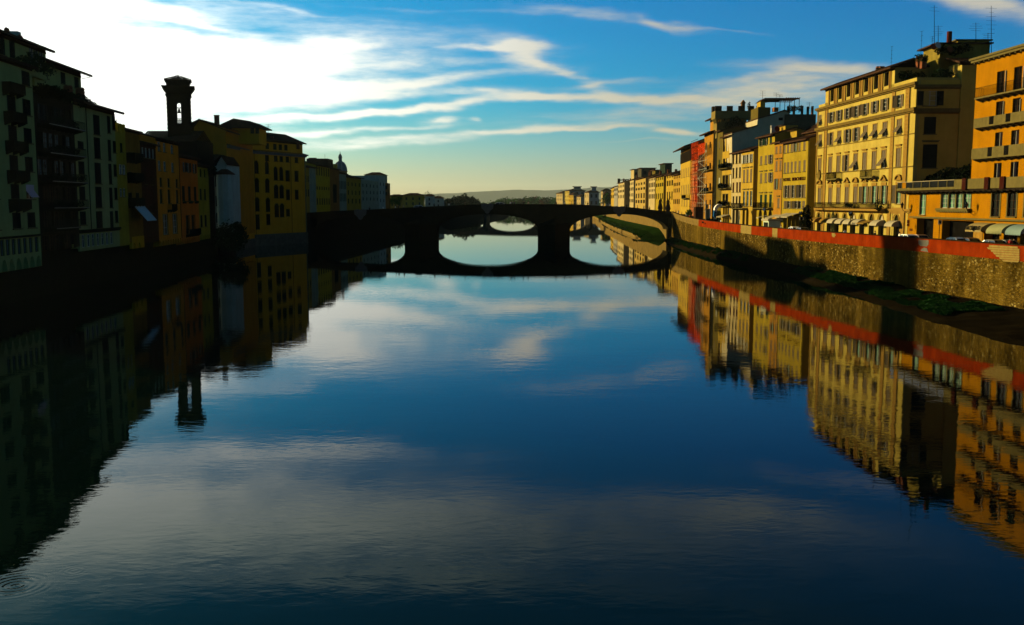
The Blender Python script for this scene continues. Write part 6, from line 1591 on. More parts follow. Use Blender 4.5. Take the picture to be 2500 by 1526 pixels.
# white gable house and the pale apse tower
def apse():
    Y = 250; a = at(508, 423, Y); b = at(552, 400, Y)
    r = thing('chapel', 'white gabled chapel wall with a dark tiled roof between the river houses and the apse', 'chapel', (a.x, Y, 4)); h = lambda py: at(530, py, Y).z - 4
    W = b.x - a.x; x1 = at(531, 400, Y).x - a.x; xp = at(540.5, 382, Y).x - a.x
    mb = MB(); mb.prism([(0, 0), (W, 0), (W, h(402)), (xp, h(382)), (x1, h(398)), (x1 - .3, h(405)), (0, h(408))], 0, 12); mb.build('wall', GW, r)
    mb = MB(); xl = at(474, 400, Y).x - a.x; mb.prism([(xl, h(406)), (xl, h(384)), (xl + 2.5, h(378)), (xp - .5, h(377)), (xp + .1, h(380)), (x1 - .6, h(397)), (x1 - .9, h(408))], -1.2, 10)
    mb.prism([(xp, h(380.5)), (W + .4, h(403)), (W + .4, h(401)), (xp, h(378.5))], -.6, 11); mb.build('roof', M['tiles'], r)
    for py, hh in ((430, 26), (478, 26), (520, 24)):
        mb = MB(); mb.box(.3, 1.6, -.9, 0, h(py + hh), h(py + hh) + .3); mb.box(.3, 1.6, -.9, -.8, h(py + hh), h(py + hh - 7)); mb.build('balcony', GW, r)
        mb = MB(); mb.box(1.7, W * .52, -.05, .02, h(py + hh), h(py)); mb.build('window', M['pane'], r)
    c = at(551, 500, 246); rad = 20.5 / 2395 * 246
    t = thing('apse_tower', 'pale blue grey faceted apse with a low conical tiled roof beside the ochre palace', 'apse', (c.x, 246, 2)); H = at(551, 426, 246).z - 2; zb_ = at(551, 566, 246).z - 2
    mb = MB(); mb.lathe((0, 0, 0), [(rad, zb_ - 3), (rad, H)], 10); mb.build('wall', GW, t)
    mb = MB(); mb.lathe((0, 0, 0), [(rad + .45, H - .05), (rad + .45, H + .12), (.8, at(551, 413, 246).z - 2)], 10); mb.build('roof', M['tiles'], t)
    mb = MB(); mb.lathe((0, 0, 0), [(rad + .15, -3), (rad + .15, zb_ - 2.9)], 10); mb.build('base', M['stone_d'], t)
    g = thing('riverside_bush', 'dark mass of creepers and bushes at the foot of the pale apse', 'bush', (at(565, 580, 240).x, 240, 0)); mb = MB()
    for px, py, rr in ((545, 575, 3.), (560, 570, 3.), (578, 566, 2.6), (590, 580, 2.4), (553, 590, 3.), (575, 592, 3.), (583, 552, 1.3), (588, 562, 1.4)):
        p = at(px, py, 241); leafball(mb, (p.x - g.location.x, 0, p.z), rr, 520, .3)
    mb.build('foliage', M['plant'], g)
    mb = MB(); p = at(567, 600, 240); mb.tube((0, 0, -1), (.2, 0, 3), .3, .12, 6); mb.build('stem', mat('tree_bark', ()), g)
apse()

# big ochre palace, its front bent towards the river at the middle
def palace():
    A = (-73.6, 254.8); K_ = (-74.8, 284.0); E_ = (-64.8, 309.0)
    r = thing('ochre_palace', 'big golden ochre palace with a bent front, long cornice and rows of arched windows', 'palace', (K_[0], K_[1], 1)); f = Frame(A, K_, r); g = Frame(K_, E_, r)
    zc = g.z(700, 378); zc = f.z(621, 370); z0f = f.z(600, 585); z0g = g.z(700, 569)
    fw = dict(frame='frame_b', sill='stone_d', pane='dark')
    Xf = [566, 577, 587, 596, 604.5, 613]
    facade(f, 0, f.L, z0f, zc, OC, [dict(ref=(600, 371, 385), cx=Xf, w=1.9, k='g', **fw), dict(ref=(600, 404, 435), cx=Xf, w=2.0, k='c', shut=SD, sill='stone_d'), dict(ref=(600, 458, 487), cx=Xf, w=2.0, k='c', shut=SD, sill='stone_d'),
        dict(ref=(610, 503, 520), cx=[606.5, 614.5], w=1.6, k='g', **fw), dict(ref=(605, 526, 551), cx=[590, 598, 607, 615.5], w=2.0, k='c', shut=SD, sill='stone_d')], depth=16, core=False)
    Xg = [626.5, 652, 673.5, 687, 702, 724]
    def xg(*i): return [Xg[k] for k in i]
    facade(g, 0, g.L, z0g, zc, OC, [dict(ref=(690, 381.5, 395), cx=xg(1, 2, 3, 4, 5), w=1.9, k='g', **fw),
        dict(ref=(670, 394, 425), cx=xg(0, 1), w=2.0, k='g', arch=True, **fw), dict(ref=(680, 406.5, 440), cx=xg(2, 3), w=2.1, k='g', arch=True, trim=None, **fw), dict(ref=(700, 416.5, 442), cx=xg(4, 5), w=1.9, k='g', trim='stone_d', tw=.12, **fw),
        ] , depth=16, core=False)
    # lower storeys: cut as separate rows is impossible where heights overlap, so they are built on the face
    def onface(fr, px, yt, yb_, w, arch):
        z1, z0_ = fr.z(px, yt), fr.z(px, yb_); u = fr.u(px, (z0_ + z1) / 2); h = z1 - z0_; mb = MB()
        if arch:
            K = 8; pts = [(-w / 2, 0), (w / 2, 0)] + [(w / 2 * math.cos(math.pi * k / K), h - w / 2 + w / 2 * math.sin(math.pi * k / K)) for k in range(K + 1)]
            mb.prism(pts, -.02, .05); rim = MB()
            for p, q in zip(pts[2:], pts[3:]):
                s = 1.0 + .22 / (w / 2); c = (0, h - w / 2); P = lambda t: (c[0] + (t[0] - c[0]) * s, c[1] + (t[1] - c[1]) * s); rim.prism([p, q, P(q), P(p)], -.08, 0)
        else: mb.box(-w / 2, w / 2, -.02, .05, 0, h); rim = MB(); rim.box(-w / 2 - .15, w / 2 + .15, -.09, 0, h, h + .15)
        o = fr.build(mb, 'window', M['dark'], u, 0, z0_); rim.box(-w / 2 - .12, w / 2 + .12, -.12, 0, -.15, 0)
        rim.build('surround', mat('palace_trim', (.34, .20, .03), .9, var=.15), o)
        fm = MB(); fm.box(-.04, .04, -.05, -.021, 0, h - .1); fm.box(-w / 2, w / 2, -.045, -.022, h * .5, h * .5 + .07); fm.build('frame', M['frame_b'], o)
    for (px, a, b, w, ar) in ((627, 435, 469, 2.0, 1), (652.5, 436, 470, 2.0, 1), (674, 451, 484, 2.15, 1), (687.5, 452, 484, 2.15, 1), (703, 463, 488, 1.9, 0), (724.5, 464, 487, 1.9, 0),
                              (628, 482, 516, 2.0, 1), (654, 483, 517, 2.0, 1), (675.5, 497, 530, 2.15, 1), (688.5, 497, 530, 2.15, 1), (703, 511, 528, 1.9, 0), (629, 524, 560, 1.9, 0), (655, 523, 549, 1.9, 0)):
        onface(g, px, a, b, w, ar)
    for fr, z0_, n in ((f, z0f, 0), (g, z0g, 0)):
        mb = MB(); mb.box(.0, fr.L, .33, 15, z0_, zc); fr.build(mb, 'side_wall', OC)
        mb = MB(); mb.box(-.0, fr.L - .01, -.45, 12, -1, z0_ + .0); fr.build(mb, 'stone_base', mat('grey_plinth_stone', (.11, .12, .09), .9, var=.35, scale=.8, bump=.5))
        mb = MB(); mb.box(0, fr.L + (.6 if fr is g else 0), -.9, .0, zc - .25, zc + .05); mb.box(0, fr.L + .2, -.5, -.0, zc - .7, zc - .25); fr.build(mb, 'cornice', mat('grey_cornice', (.16, .16, .15), .8, var=.2))
        ro = MB(); n_ = int(fr.L / .45)
        for i in range(n_):
            a, b = fr.L * i / n_, fr.L * (i + 1) / n_; e = .05 * (i % 2); ro.quad((a, -1.1, zc + .08 + e), (b, -1.1, zc + .08 + e), (b, 1.6, zc + .8 + e), (a, 1.6, zc + .8 + e))
        ro.quad((0, -1.1, zc + .08), (0, 1.6, zc + .8), (0, 1.6, zc), (0, -1.1, zc)); ro.quad((fr.L, -1.1, zc + .1), (fr.L, 1.6, zc + .8), (fr.L, 1.6, zc), (fr.L, -1.1, zc)); fr.build(ro, 'cornice_roof', M['tiles'])
    # attic storey
    fa = Frame((Vector(A) - f.n * .3).to_tuple(), (Vector(K_) - f.n * .3).to_tuple(), r); ga = Frame((Vector(K_) - g.n * .3).to_tuple(), (Vector(E_) - g.n * .3 - g.d * .9).to_tuple(), r)
    za = fa.z(621, 341)
    facade(fa, 0, fa.L, zc + .06, za, OC, [dict(z=(fa.z(600, 360), fa.z(600, 343)), cx=[566, 576, 585.5, 594.5, 603, 611, 617.5], w=1.7, k='c', shut=SD, sill=None)], depth=12, name='attic_wall', core=False)
    facade(ga, 0, ga.L, zc + .06, za, OC, [dict(z=(ga.z(680, 366.5), ga.z(680, 352)), cx=[652.5, 671, 684.5, 698], w=1.7, k='c', shut=SD, sill=None)], depth=12, name='attic_wall', core=False)
    for fr in (fa, ga):
        mb = MB(); mb.box(0, fr.L, .33, 13, zc, za); fr.build(mb, 'side_wall', OC); roof(fr, 0, fr.L, za, 1.2, 3.0, 13, .5, side=.5)
    for p in (622.5,): drainpipe(g, g.u(p, 15), z0g, zc)
    drainpipe(f, f.u(586.5, 15), z0f, zc); drainpipe(g, g.u(711, 15), z0g, zc); 
    mb = MB(); mb.box(g.L - .55, g.L, -.05, -.001, z0g, zc - .7); g.build(mb, 'corner_strip', mat('green_grey_quoin', (.14, .15, .10), .9, var=.2))
    # the gabled wing at the left: shaded wall towards the camera
    Y = 254.3; a = at(473, 313, Y); b = at(546.5, 313, Y); h = lambda py: at(510, py, Y).z - 1
    mb = MB(); o = Vector((K_[0], K_[1], 1)); x0, x1 = a.x - o.x, A[0] - .02 - o.x; xm = at(487, 291, Y).x - o.x; y0 = Y - o.y
    mb.prism([(x0, 3), (x1, 3), (x1, h(313)), (xm, h(293)), (x0, h(312))], y0, y0 + 26); mb.build('end_wall', stucco('gable_ochre', (.62, .25, .015), .12, .2), r)
    mb = MB(); n = 30
    for i in range(n):
        t0, t1 = i / n, (i + 1) / n; e = .05 * (i % 2); ya, yb_ = y0 - .8 + 27 * t0, y0 - .8 + 27 * t1
        mb.quad((x1 + 1.1, ya, h(315) + e), (x1 + 1.1, yb_, h(315) + e), (xm, yb_, h(290.5) + e), (xm, ya, h(290.5) + e)); mb.quad((xm, ya, h(290.5) + e), (xm, yb_, h(290.5) + e), (x0 - 1, yb_, h(314) + e), (x0 - 1, ya, h(314) + e))
    mb.prism([(x1 + 1.1, h(315) - .2), (x1 + 1.1, h(315)), (xm, h(290.5)), (x0 - 1, h(314)), (x0 - 1, h(314) - .2), (xm, h(290.5) - .3)], y0 - .82, y0 - .6); mb.build('roof', M['tiles'], r)
    # roof pavilion with its own roof, chimney, masts
    def at_(px, py, Y): return at(px, py, Y) - o
    c0, c1 = at_(566, 312, 266), at_(632, 328, 266); mb = MB(); z1 = at_(600, 306, 266).z
    mb.box(c0.x, c1.x, 266 - o.y, 274 - o.y, zc, z1); mb.build('pavilion_wall', OC, r)
    mb = MB(); q = [at_(539, 303, 264), at_(580, 292, 268), at_(615, 297, 266), at_(640, 309.5, 264)]
    mb.prism([(p.x, p.z) for p in q] + [(q[3].x, q[3].z - .3), (q[0].x, q[0].z - .9)], 264 - o.y, 275 - o.y); mb.build('pavilion_roof', M['tiles'], r)
    for px in (616, 628): mb = MB(); p = at_(px, 318, 265.9); mb.box(p.x - .5, p.x + .5, 265.9 - o.y, 266 - o.y, p.z - .9, p.z + .9); mb.build('window', M['pane'], r)
    for (px, y1_, y0_, w_, Y_) in ((527.5, 282, 306, 1.1, 262), (663, 334, 342, .9, 295), (672, 338, 346, .9, 297), (727, 347, 356, .9, 305)):
        p, q_ = at_(px, y1_, Y_), at_(px, y0_, Y_); mb = MB(); mb.box(p.x - w_ / 2, p.x + w_ / 2, p.y, p.y + w_, q_.z - 1, p.z); mb.box(p.x - w_ / 2 - .1, p.x + w_ / 2 + .1, p.y - .1, p.y + w_ + .1, p.z, p.z + .15); mb.build('chimney', M['terracotta'], r)
    p, q_ = at_(654.5, 303, 292), at_(654.5, 330, 292); mb = MB(); mb.tube(q_, p, .06, k=4)
    for k in range(5): c = p.lerp(q_, .06 + .13 * k); s = (.9, .5, .8, .4, 1.2)[k]; mb.tube(c - Vector((s, 0, 0)), c + Vector((s, 0, 0)), .04, k=3)
    mb.build('antenna', M['iron'], r)
palace()

# houses of the left bank beyond the bridge
LF2 = [(-71, 322), (-72, 345), (-71.5, 420), (-69, 460), (-66, 530), (-60, 640), (-50, 760)]
def lhouse(label, pa, pb, ye, zb_y, wm, rows, n, over=1., rise=2., pane='pane', grp='houses on the left bank beyond the bridge', k='c', shut=SD, depth=14, roof_=True, w=None):
    r, f = bld('row_house', label, LF2, pa, pb, 8, 15, grp); mid = (pa + pb) / 2; ze = f.z(mid, ye)
    facade(f, 0, f.L, 7, ze, wm, [dict(ref=(mid, a, b), n=n, w=w or min(2.0, f.L / n * .5), k=k, pane=pane, frame=None, sill=None, shut=shut) for a, b in rows], depth=depth)
    if roof_: gables(f, roof(f, 0, f.L, ze, over, rise, depth, .5, step=1.2, rafters=False), wm)
    return r, f
PG = stucco('pale_green_grey_stucco', (.26, .36, .26), .15, .2); OL2 = stucco('olive_front_beyond', (.36, .28, .03), .15, .2); OD2 = stucco('brown_front_beyond', (.26, .13, .03), .2, .2)
lhouse('shaded pale olive house just right of the ochre palace', 745, 756, 408, 0, OL2, ((430, 445), (462, 480)), 2)
lhouse('shaded white and dark striped house front right of the palace', 756, 772, 409, 0, PG, ((424, 437), (450, 466), (478, 494)), 3, pane='aw_blue', k='g')
lhouse('yellow house front with a dark frieze and an emblem under its loggia', 772, 806, 406, 0, stucco('bright_olive', (.50, .38, .02)), ((409, 430), (456, 464), (484, 500)), 6)
lhouse('dark brown house with a tall shaded archway', 806, 829, 413, 0, OD2, ((450, 495),), 1, w=8)
lhouse('grey green house with tall striped windows', 829, 846, 424, 0, PG, ((442, 462), (472, 492)), 5)
lhouse('olive yellow corner house with wide eaves below the dome', 846, 882, 434, 0, OL2, ((446, 455), (465, 476), (485, 497)), 4, over=1.6)
lhouse('grey house with planted terraces near the far end of the left row', 882, 925, 441, 0, PG, ((450, 458), (466, 474), (482, 490)), 5, roof_=False)
lhouse('pale blue grey block ending the left row', 925, 941, 430, 0, stucco('cool_pale', (.32, .46, .40)), ((446, 454), (466, 474), (486, 494)), 2, roof_=False)
def box_thing(name, label, cat, pa, pb, yt, Y, dep, m, roofm=None, over=.8, grp=None, zb=8):
    a, b = at(pa, yt, Y), at(pb, yt, Y); r = thing(name, label, cat, (a.x, Y, zb), 0, grp); W = b.x - a.x; h = a.z - zb
    f = Frame((a.x, Y), (b.x, Y), r); facade(f, 0, W, zb, a.z, m, [dict(z=(a.z - 3.4, a.z - 1.4), n=max(1, int(W / 4.5)), w=1.3, k='g', frame=None, sill=None), dict(z=(a.z - 7., a.z - 5.), n=max(1, int(W / 4.5)), w=1.3, k='g', frame=None, sill=None)], depth=dep)
    if roofm:
        mb = MB(); e = over; mb.v += [(-e, -e, h), (W + e, -e, h), (W + e, dep + e, h), (-e, dep + e, h), (W * .3, dep * .5, h + 1.8), (W * .7, dep * .5, h + 1.8)]
        mb.f += [(0, 1, 5, 4), (1, 2, 5), (2, 3, 4, 5), (3, 0, 4), (3, 2, 1, 0)]; mb.build('roof', M[roofm], r)
    return r, Vector((a.x, Y, zb))
r, o = box_thing('rear_house', 'dark brown rooftop block with two small chimneys right of the palace', 'building', 748, 800, 387, 410, 12, mat('dark_brown_block', (.05, .03, .02), .9, var=.3))
for px in (757, 766.5):
    p = at(px, 385, 410) - o; mb = MB(); mb.box(p.x - .8, p.x + .8, .5, 2, p.z - 2, p.z); mb.build('chimney', M['terracotta'], r)
p = at(792, 376, 410) - o; mb = MB(); mb.tube((p.x, 1, p.z - 2.6), (p.x, 1, p.z), .06, k=4); mb.build('antenna', M['iron'], r)
box_thing('rear_house', 'small rooftop room with a bright window between the brown block and the dome', 'building', 800, 816, 400, 440, 8, OL)
box_thing('rear_house', 'broad rooftop storey behind the grey terraced house', 'building', 890, 938, 427, 585, 14, PG, 'tiles')
box_thing('rear_house', 'stepped grey roof storey left of the broad rooftop storey', 'building', 858, 895, 432, 505, 10, mat('dark_roof_clutter', ()))
box_thing('rear_house', 'narrow brown gable at the end of the left row', 'building', 937, 947, 447, 560, 10, OD2)
for i, (px, y0_, y1_) in enumerate(((867, 416, 436), (910, 414, 430), (922, 430, 446))):
    pass
# church dome with lantern
def dome():
    Y = 520; c = at(831.5, 430, Y); s = Y / 2395
    t = thing('church_dome', 'ribbed blue grey church dome with a lantern rising behind the left row', 'dome', (c.x, Y, 8)); z = lambda py: at(831.5, py, Y).z - 8; R_ = 15.8 * s
    mb = MB(); mb.lathe((0, 0, 0), [(R_ * 1.02, 0), (R_ * 1.02, z(420)), (R_ * 1.1, z(419)), (R_ * 1.1, z(417.5))], 16); mb.build('drum', mat('ochre_drum', (.28, .17, .07), .9), t)
    mb = MB(); H = z(394) - z(417.5); prof = [(R_ * math.cos(a) ** .9 if a < 1.5 else .3, z(417.5) + H * math.sin(a)) for a in [math.pi / 2 * i / 10 for i in range(10)]]; prof.append((3.0 * s, z(395)))
    mb.lathe((0, 0, 0), prof, 16); mb.build('dome_shell', mat('dome_lead', (.20, .22, .26), .6, var=.25), t)
    mb = MB()
    for k in range(8):
        a = 2 * math.pi * (k + .5) / 8
        for p, q in zip(prof, prof[1:]): mb.tube((p[0] * math.cos(a), p[0] * math.sin(a), p[1]), (q[0] * math.cos(a), q[0] * math.sin(a), q[1]), .28, k=4)
    mb.build('rib', mat('dome_rib', (.35, .38, .42), .6), t)
    mb = MB(); mb.lathe((0, 0, 0), [(6 * s, z(396)), (5.5 * s, z(394)), (4.2 * s, z(393)), (4.2 * s, z(386)), (5.2 * s, z(385.5)), (4.8 * s, z(384)), (3.6 * s, z(379)), (1.2 * s, z(375.5)), (.5 * s, z(373)), (.8 * s, z(372)), (.2 * s, z(369))], 12); mb.build('lantern', mat('dome_lead', ()), t)
dome()
# low houses and trees beyond
box_thing('low_house', 'low dark hipped roof house among trees left of the bridge crown', 'building', 984, 1032, 477, 720, 12, OL, 'tiles', 1.5)
box_thing('low_house', 'long low house with a dark roof behind the round tree', 'building', 948, 985, 480, 740, 12, OL, 'tiles', 1.5)
box_thing('low_house', 'pale low house with a hipped roof left of the big dark tree', 'building', 1038, 1058, 479, 760, 12, GW, 'tiles', 1.2)
box_thing('low_house', 'second pale low house nearest the big dark tree', 'building', 1058, 1082, 484, 800, 12, GW, 'tiles', 1.2)
def tpx(px, py, Y, r, label, grp=None, m=None, n=700, leaf=.5, zb=7., rz=None, name='tree'):
    p = at(px, py, Y); return tree(p.x, Y, zb, p.z - zb, r, label, grp, m, n, leaf, name, rz)
G1 = 'trees on the left bank beyond the bridge'
tpx(966, 474, 640, 5.0, 'small round dark tree before the long low house', G1, n=900, leaf=.45, rz=4)
tpx(1040, 466, 790, 4.8, 'small spiky tree standing behind the pale low house', G1, n=600, leaf=.4)
tpx(1066, 474, 810, 4.2, 'slim small tree right of the pale low house', G1, n=500, leaf=.4)
tpx(1110, 476, 900, 9, 'left half of the big dark tree clump by the bridge crown', G1, n=5200, leaf=.8, m=M['plant'], zb=4, rz=9)
tpx(1133, 470, 890, 11, 'tallest tree of the big dark clump by the bridge crown', G1, n=6000, leaf=.8, m=M['plant'], zb=4, rz=10)
tpx(1153, 477, 885, 8.5, 'rounded right tree of the big dark clump', G1, n=4800, leaf=.8, m=M['plant'], zb=4, rz=9)
tpx(1095, 482, 880, 7, 'lowest tree of the big dark clump, at its left end', G1, n=3600, leaf=.8, m=M['plant'], zb=4, rz=7)
mb = MB(); 
# tree line of the far park
ORD = 'first second third fourth fifth sixth seventh eighth ninth tenth eleventh twelfth thirteenth fourteenth fifteenth sixteenth seventeenth eighteenth nineteenth twentieth twenty-first twenty-second'.split()
prof = [(1165, 493), (1180, 491), (1192, 492), (1204, 487), (1215, 483), (1225, 480), (1236, 478), (1248, 481), (1262, 480), (1274, 479), (1284, 477), (1296, 477), (1306, 476), (1316, 477), (1328, 478), (1336, 478), (1346, 477), (1356, 478), (1368, 482), (1420, 482), (1465, 484)]
rk = {0: 'round topped', 1: 'broad', 2: 'ragged topped', 3: 'low'}
for i, (px, py) in enumerate(prof):
    m = M['tree3'] if px in (1328, 1306) else (M['tree2'] if i % 3 else M['tree'])
    tpx(px, py, 1500 + R.uniform(-60, 60), 8.5, '%s %s far park tree, %s in the line from the left' % (rk[i % 4], 'rusty' if m is M['tree3'] else 'green', ORD[i]), 'trees of the far park', m, 520, 1.1, 3., rz=8.5)

# ================================================================== STREET LIFE
def car_meshes():
    d = {}
    side = [(-2.05, .35), (-2.1, .75), (-1.95, .92), (1.2, .95), (2.0, .80), (2.1, .55), (2.05, .32), (-2.0, .25)]
    mb = MB(); n = len(side)
    for k, (yw, s) in enumerate(((-.84, .96), (-.78, 1.0), (.78, 1.0), (.84, .96))): mb.v += [(x * s, yw, .6 + (z - .6) * s) for x, z in side]
    mb.f.append(tuple(range(n))); mb.f.append(tuple(range(4 * n - 1, 3 * n - 1, -1)))
    for k in range(3):
        for i in range(n): j = (i + 1) % n; mb.f.append((k * n + i, (k + 1) * n + i, (k + 1) * n + j, k * n + j))
    d['body'] = mb
    cab = [(-1.85, .93), (-1.35, 1.38), (-.9, 1.46), (.15, 1.46), (.6, 1.38), (1.25, .95)]; roofp = cab[1:5]
    mb = MB(); n = len(cab)   # pillars and roof: a shell slightly larger than the glass
    mb.prism([(-1.42, 1.33), (-1.35, 1.40), (-.9, 1.48), (.15, 1.48), (.62, 1.40), (.70, 1.33)], -.62, .62)
    for s in (-1, 1):
        for (a, b) in (((-1.9, .93), (-1.38, 1.38)), ((1.28, .94), (.64, 1.37)), ((-.35, .94), (-.35, 1.42))):
            mb.tube((a[0], s * .77, a[1]), (b[0], s * .62, b[1]), .055, k=4)
    d['cabin'] = mb
    mb = MB(); mb.v += [(x, -.74 + (z - .93) * .28, z) for x, z in cab] + [(x, .74 - (z - .93) * .28, z) for x, z in cab]
    mb.f.append(tuple(range(n))); mb.f.append(tuple(range(2 * n - 1, n - 1, -1)))
    for i in range(n): j = (i + 1) % n; mb.f.append((i, n + i, n + j, j))
    d['glass'] = mb
    mb = MB()
    mb.tube((0, -.1, 0), (0, .1, 0), .31, k=14); d['tyre'] = mb
    mb = MB(); mb.tube((0, -.105, 0), (0, .105, 0), .18, k=10); d['rim'] = mb
    mb = MB(); mb.box(-.04, .04, -.16, .16, -.07, .07); d['headlight'] = mb
    return d
_cm = car_meshes(); _cme = {}
def car(x, y, z, ang, colr, label, group='cars parked along the right bank street'):
    t = thing('parked_car', label, 'car', (x, y, z), ang, group)
    def me(k, m):
        kk = (k, m.name)
        if kk not in _cme: _cme[kk] = _cm[k].mesh(k, m, k in ('body',) and False)
        return _cme[kk]
    put('body', me('body', colr), t); put('cabin', me('cabin', colr), t); put('window_glass', me('glass', M['carglass']), t)
    for sx in (-1.3, 1.3):
        for sy in (-.74, .74):
            w = put('wheel', me('tyre', M['iron']), t, (sx, sy, .31)); put('rim', me('rim', M['metal']), w)
    for sy in (-.6, .6): put('headlight', me('headlight', M['frame_w']), t, (2.08, sy, .68))
    return t
M['carglass'] = mat('car_glass', (.01, .014, .016), .05, var=0, spec=.5)
CW = mat('white_car_paint', (1.6, 1.6, 1.6), .35, var=0, spec=.5); CBk = mat('black_car_paint', (.02, .02, .025), .3, var=0, spec=.5); CBr = mat('brown_car_paint', (.30, .09, .03), .35, var=0, spec=.5); CS = mat('silver_car_paint', (.9, .95, 1.0), .3, var=0, spec=.5)
def street_z(y): return lerp_line(PR, y)[2] - 1.4
def park(px, off, colr, label, flip=0, grp='cars parked along the right bank street'):
    """car beside the parapet: off metres behind the wall line"""
    line = [(p[0] + off, p[1]) for p in pr]; x, y = on_line(line, px, 7.6); z = street_z(y)
    a = lerp_line(PR, y - 3); b = lerp_line(PR, y + 3); return car(x, y, z, math.atan2(6, b[0] - a[0]) + flip * math.pi, colr, label, grp)
park(2331, 4.2, CW, 'white hatchback parked before the wide dark garage opening')
park(2362, 5.2, CBr, 'brown car tucked right behind the white hatchback near the gold stone pier')
park(2220, 4.2, CW, 'small white car parked where the yellow palazzo meets the orange house', 1)
park(2240, 5.4, CBr, 'reddish brown car just right of the small white car')
park(2423, 4.4, CBk, 'black car parked under the bar awning'); park(2451, 5.6, CBk, 'second black car between the two bar awnings')
park(1938, 4.4, CW, 'white car parked in front of the mustard hotel awnings'); park(1957, 4.9, CBk, 'dark car at the right corner of the mustard hotel')
def on_bridge(px, Yb, colr, label, ang=0., dz=0):
    p = at(px, 495, Yb); return car(p.x, Yb, zt1(p.x) - 1.05 + dz, ang, colr, label, 'cars on the stone bridge')
on_bridge(1222, 329.6, CS, 'silver car driving over the crown of the stone bridge, beside the cartouche', 0, .13); on_bridge(1024, 330, CS, 'pale car on the left part of the stone bridge, above the left pier', 0, .13)

# people: one continuous skinned body
def person_mesh(pose):
    P_ = {'pelvis': (0, 0, .95), 'chest': (0, .02, 1.32), 'neck': (0, 0, 1.50), 'head': (0, -.03, 1.66), 'crown': (0, -.01, 1.76)}
    V = [P_['pelvis'], P_['chest'], P_['neck'], P_['head'], P_['crown']]; Rr = [.14, .165, .06, .10, .07]; E_ = [(0, 1), (1, 2), (2, 3), (3, 4)]
    def chain(start, pts, rs):
        k = start
        for p, r in zip(pts, rs): V.append(p); Rr.append(r); E_.append((k, len(V) - 1)); k = len(V) - 1
    st = .0 if pose == 'stand' else .22
    chain(0, [(-.10, 0, .88), (-.11, -st * .8, .50), (-.11, st * .4 - st, .09), (-.11, -st - .12, .05)], [.095, .065, .045, .04])
    chain(0, [(.10, 0, .88), (.11, st * .4, .50), (.11, st * 1.3, .12), (.11, st * 1.3 - .14, .06)], [.095, .065, .045, .04])
    if pose == 'lean': chain(1, [(-.20, 0, 1.42), (-.30, -.10, 1.15), (-.16, -.36, 1.08), (-.12, -.42, 1.08)], [.06, .045, .035, .03]); chain(1, [(.20, 0, 1.42), (.30, -.10, 1.15), (.16, -.36, 1.08), (.12, -.42, 1.08)], [.06, .045, .035, .03])
    else: chain(1, [(-.20, 0, 1.42), (-.26, -.02 + st * .4, 1.12), (-.27, -.08 + st * .7, .88), (-.27, -.10 + st * .7, .78)], [.06, .045, .035, .03]); chain(1, [(.20, 0, 1.42), (.26, -.02 - st * .4, 1.12), (.27, -.08 - st * .8, .88), (.27, -.10 - st * .8, .78)], [.06, .045, .035, .03])
    me = bpy.data.meshes.new('p'); me.from_pydata(V, E_, []); o = bpy.data.objects.new('p', me); COL.objects.link(o)
    m = o.modifiers.new('s', 'SKIN'); sub = o.modifiers.new('u', 'SUBSURF'); sub.levels = 1
    for i, sv in enumerate(me.skin_vertices[0].data): sv.radius = (Rr[i], Rr[i]); sv.use_root = (i == 0)
    dg = bpy.context.evaluated_depsgraph_get(); out = bpy.data.meshes.new_from_object(o.evaluated_get(dg)); bpy.data.objects.remove(o); out.name = 'body'
    return out
SKIN = mat('skin', (.9, .55, .38), .6, var=0); CL = [mat('cloth_%s' % n, c, .9, var=.1) for n, c in (('navy', (.03, .04, .10)), ('white', (1.3, 1.3, 1.2)), ('red', (.6, .06, .04)), ('black', (.02, .02, .02)), ('beige', (.6, .45, .3)))]
TR_ = mat('dark_trousers', (.03, .03, .04), .9, var=.1); HAIR = mat('dark_hair', (.02, .012, .008), .8, var=0)
_pm = {}
def person(x, y, z, ang, pose, ci, label, group):
    k = (pose, ci)
    if k not in _pm:
        base = _pm.get(pose) or _pm.setdefault(pose, person_mesh(pose)); me = base.copy(); me.materials.clear()
        for m in (CL[ci], TR_, SKIN): me.materials.append(m)
        for p in me.polygons: c = p.center; p.material_index = 2 if c.z > 1.5 or (abs(c.x) > .2 and c.z < .95) else (1 if c.z < .95 else 0); p.use_smooth = True
        _pm[k] = me
    t = thing('person', label, 'person', (x, y, z), ang, group); put('body', _pm[k], t)
    if 'hair' not in _pm: mb = MB(); mb.lathe((0, .01, 1.62), [(.085, 0), (.115, .05), (.11, .12), (.06, .17), (.01, .185)], 10); _pm['hair'] = mb.mesh('hair', HAIR, True)
    put('hair', _pm['hair'], t)
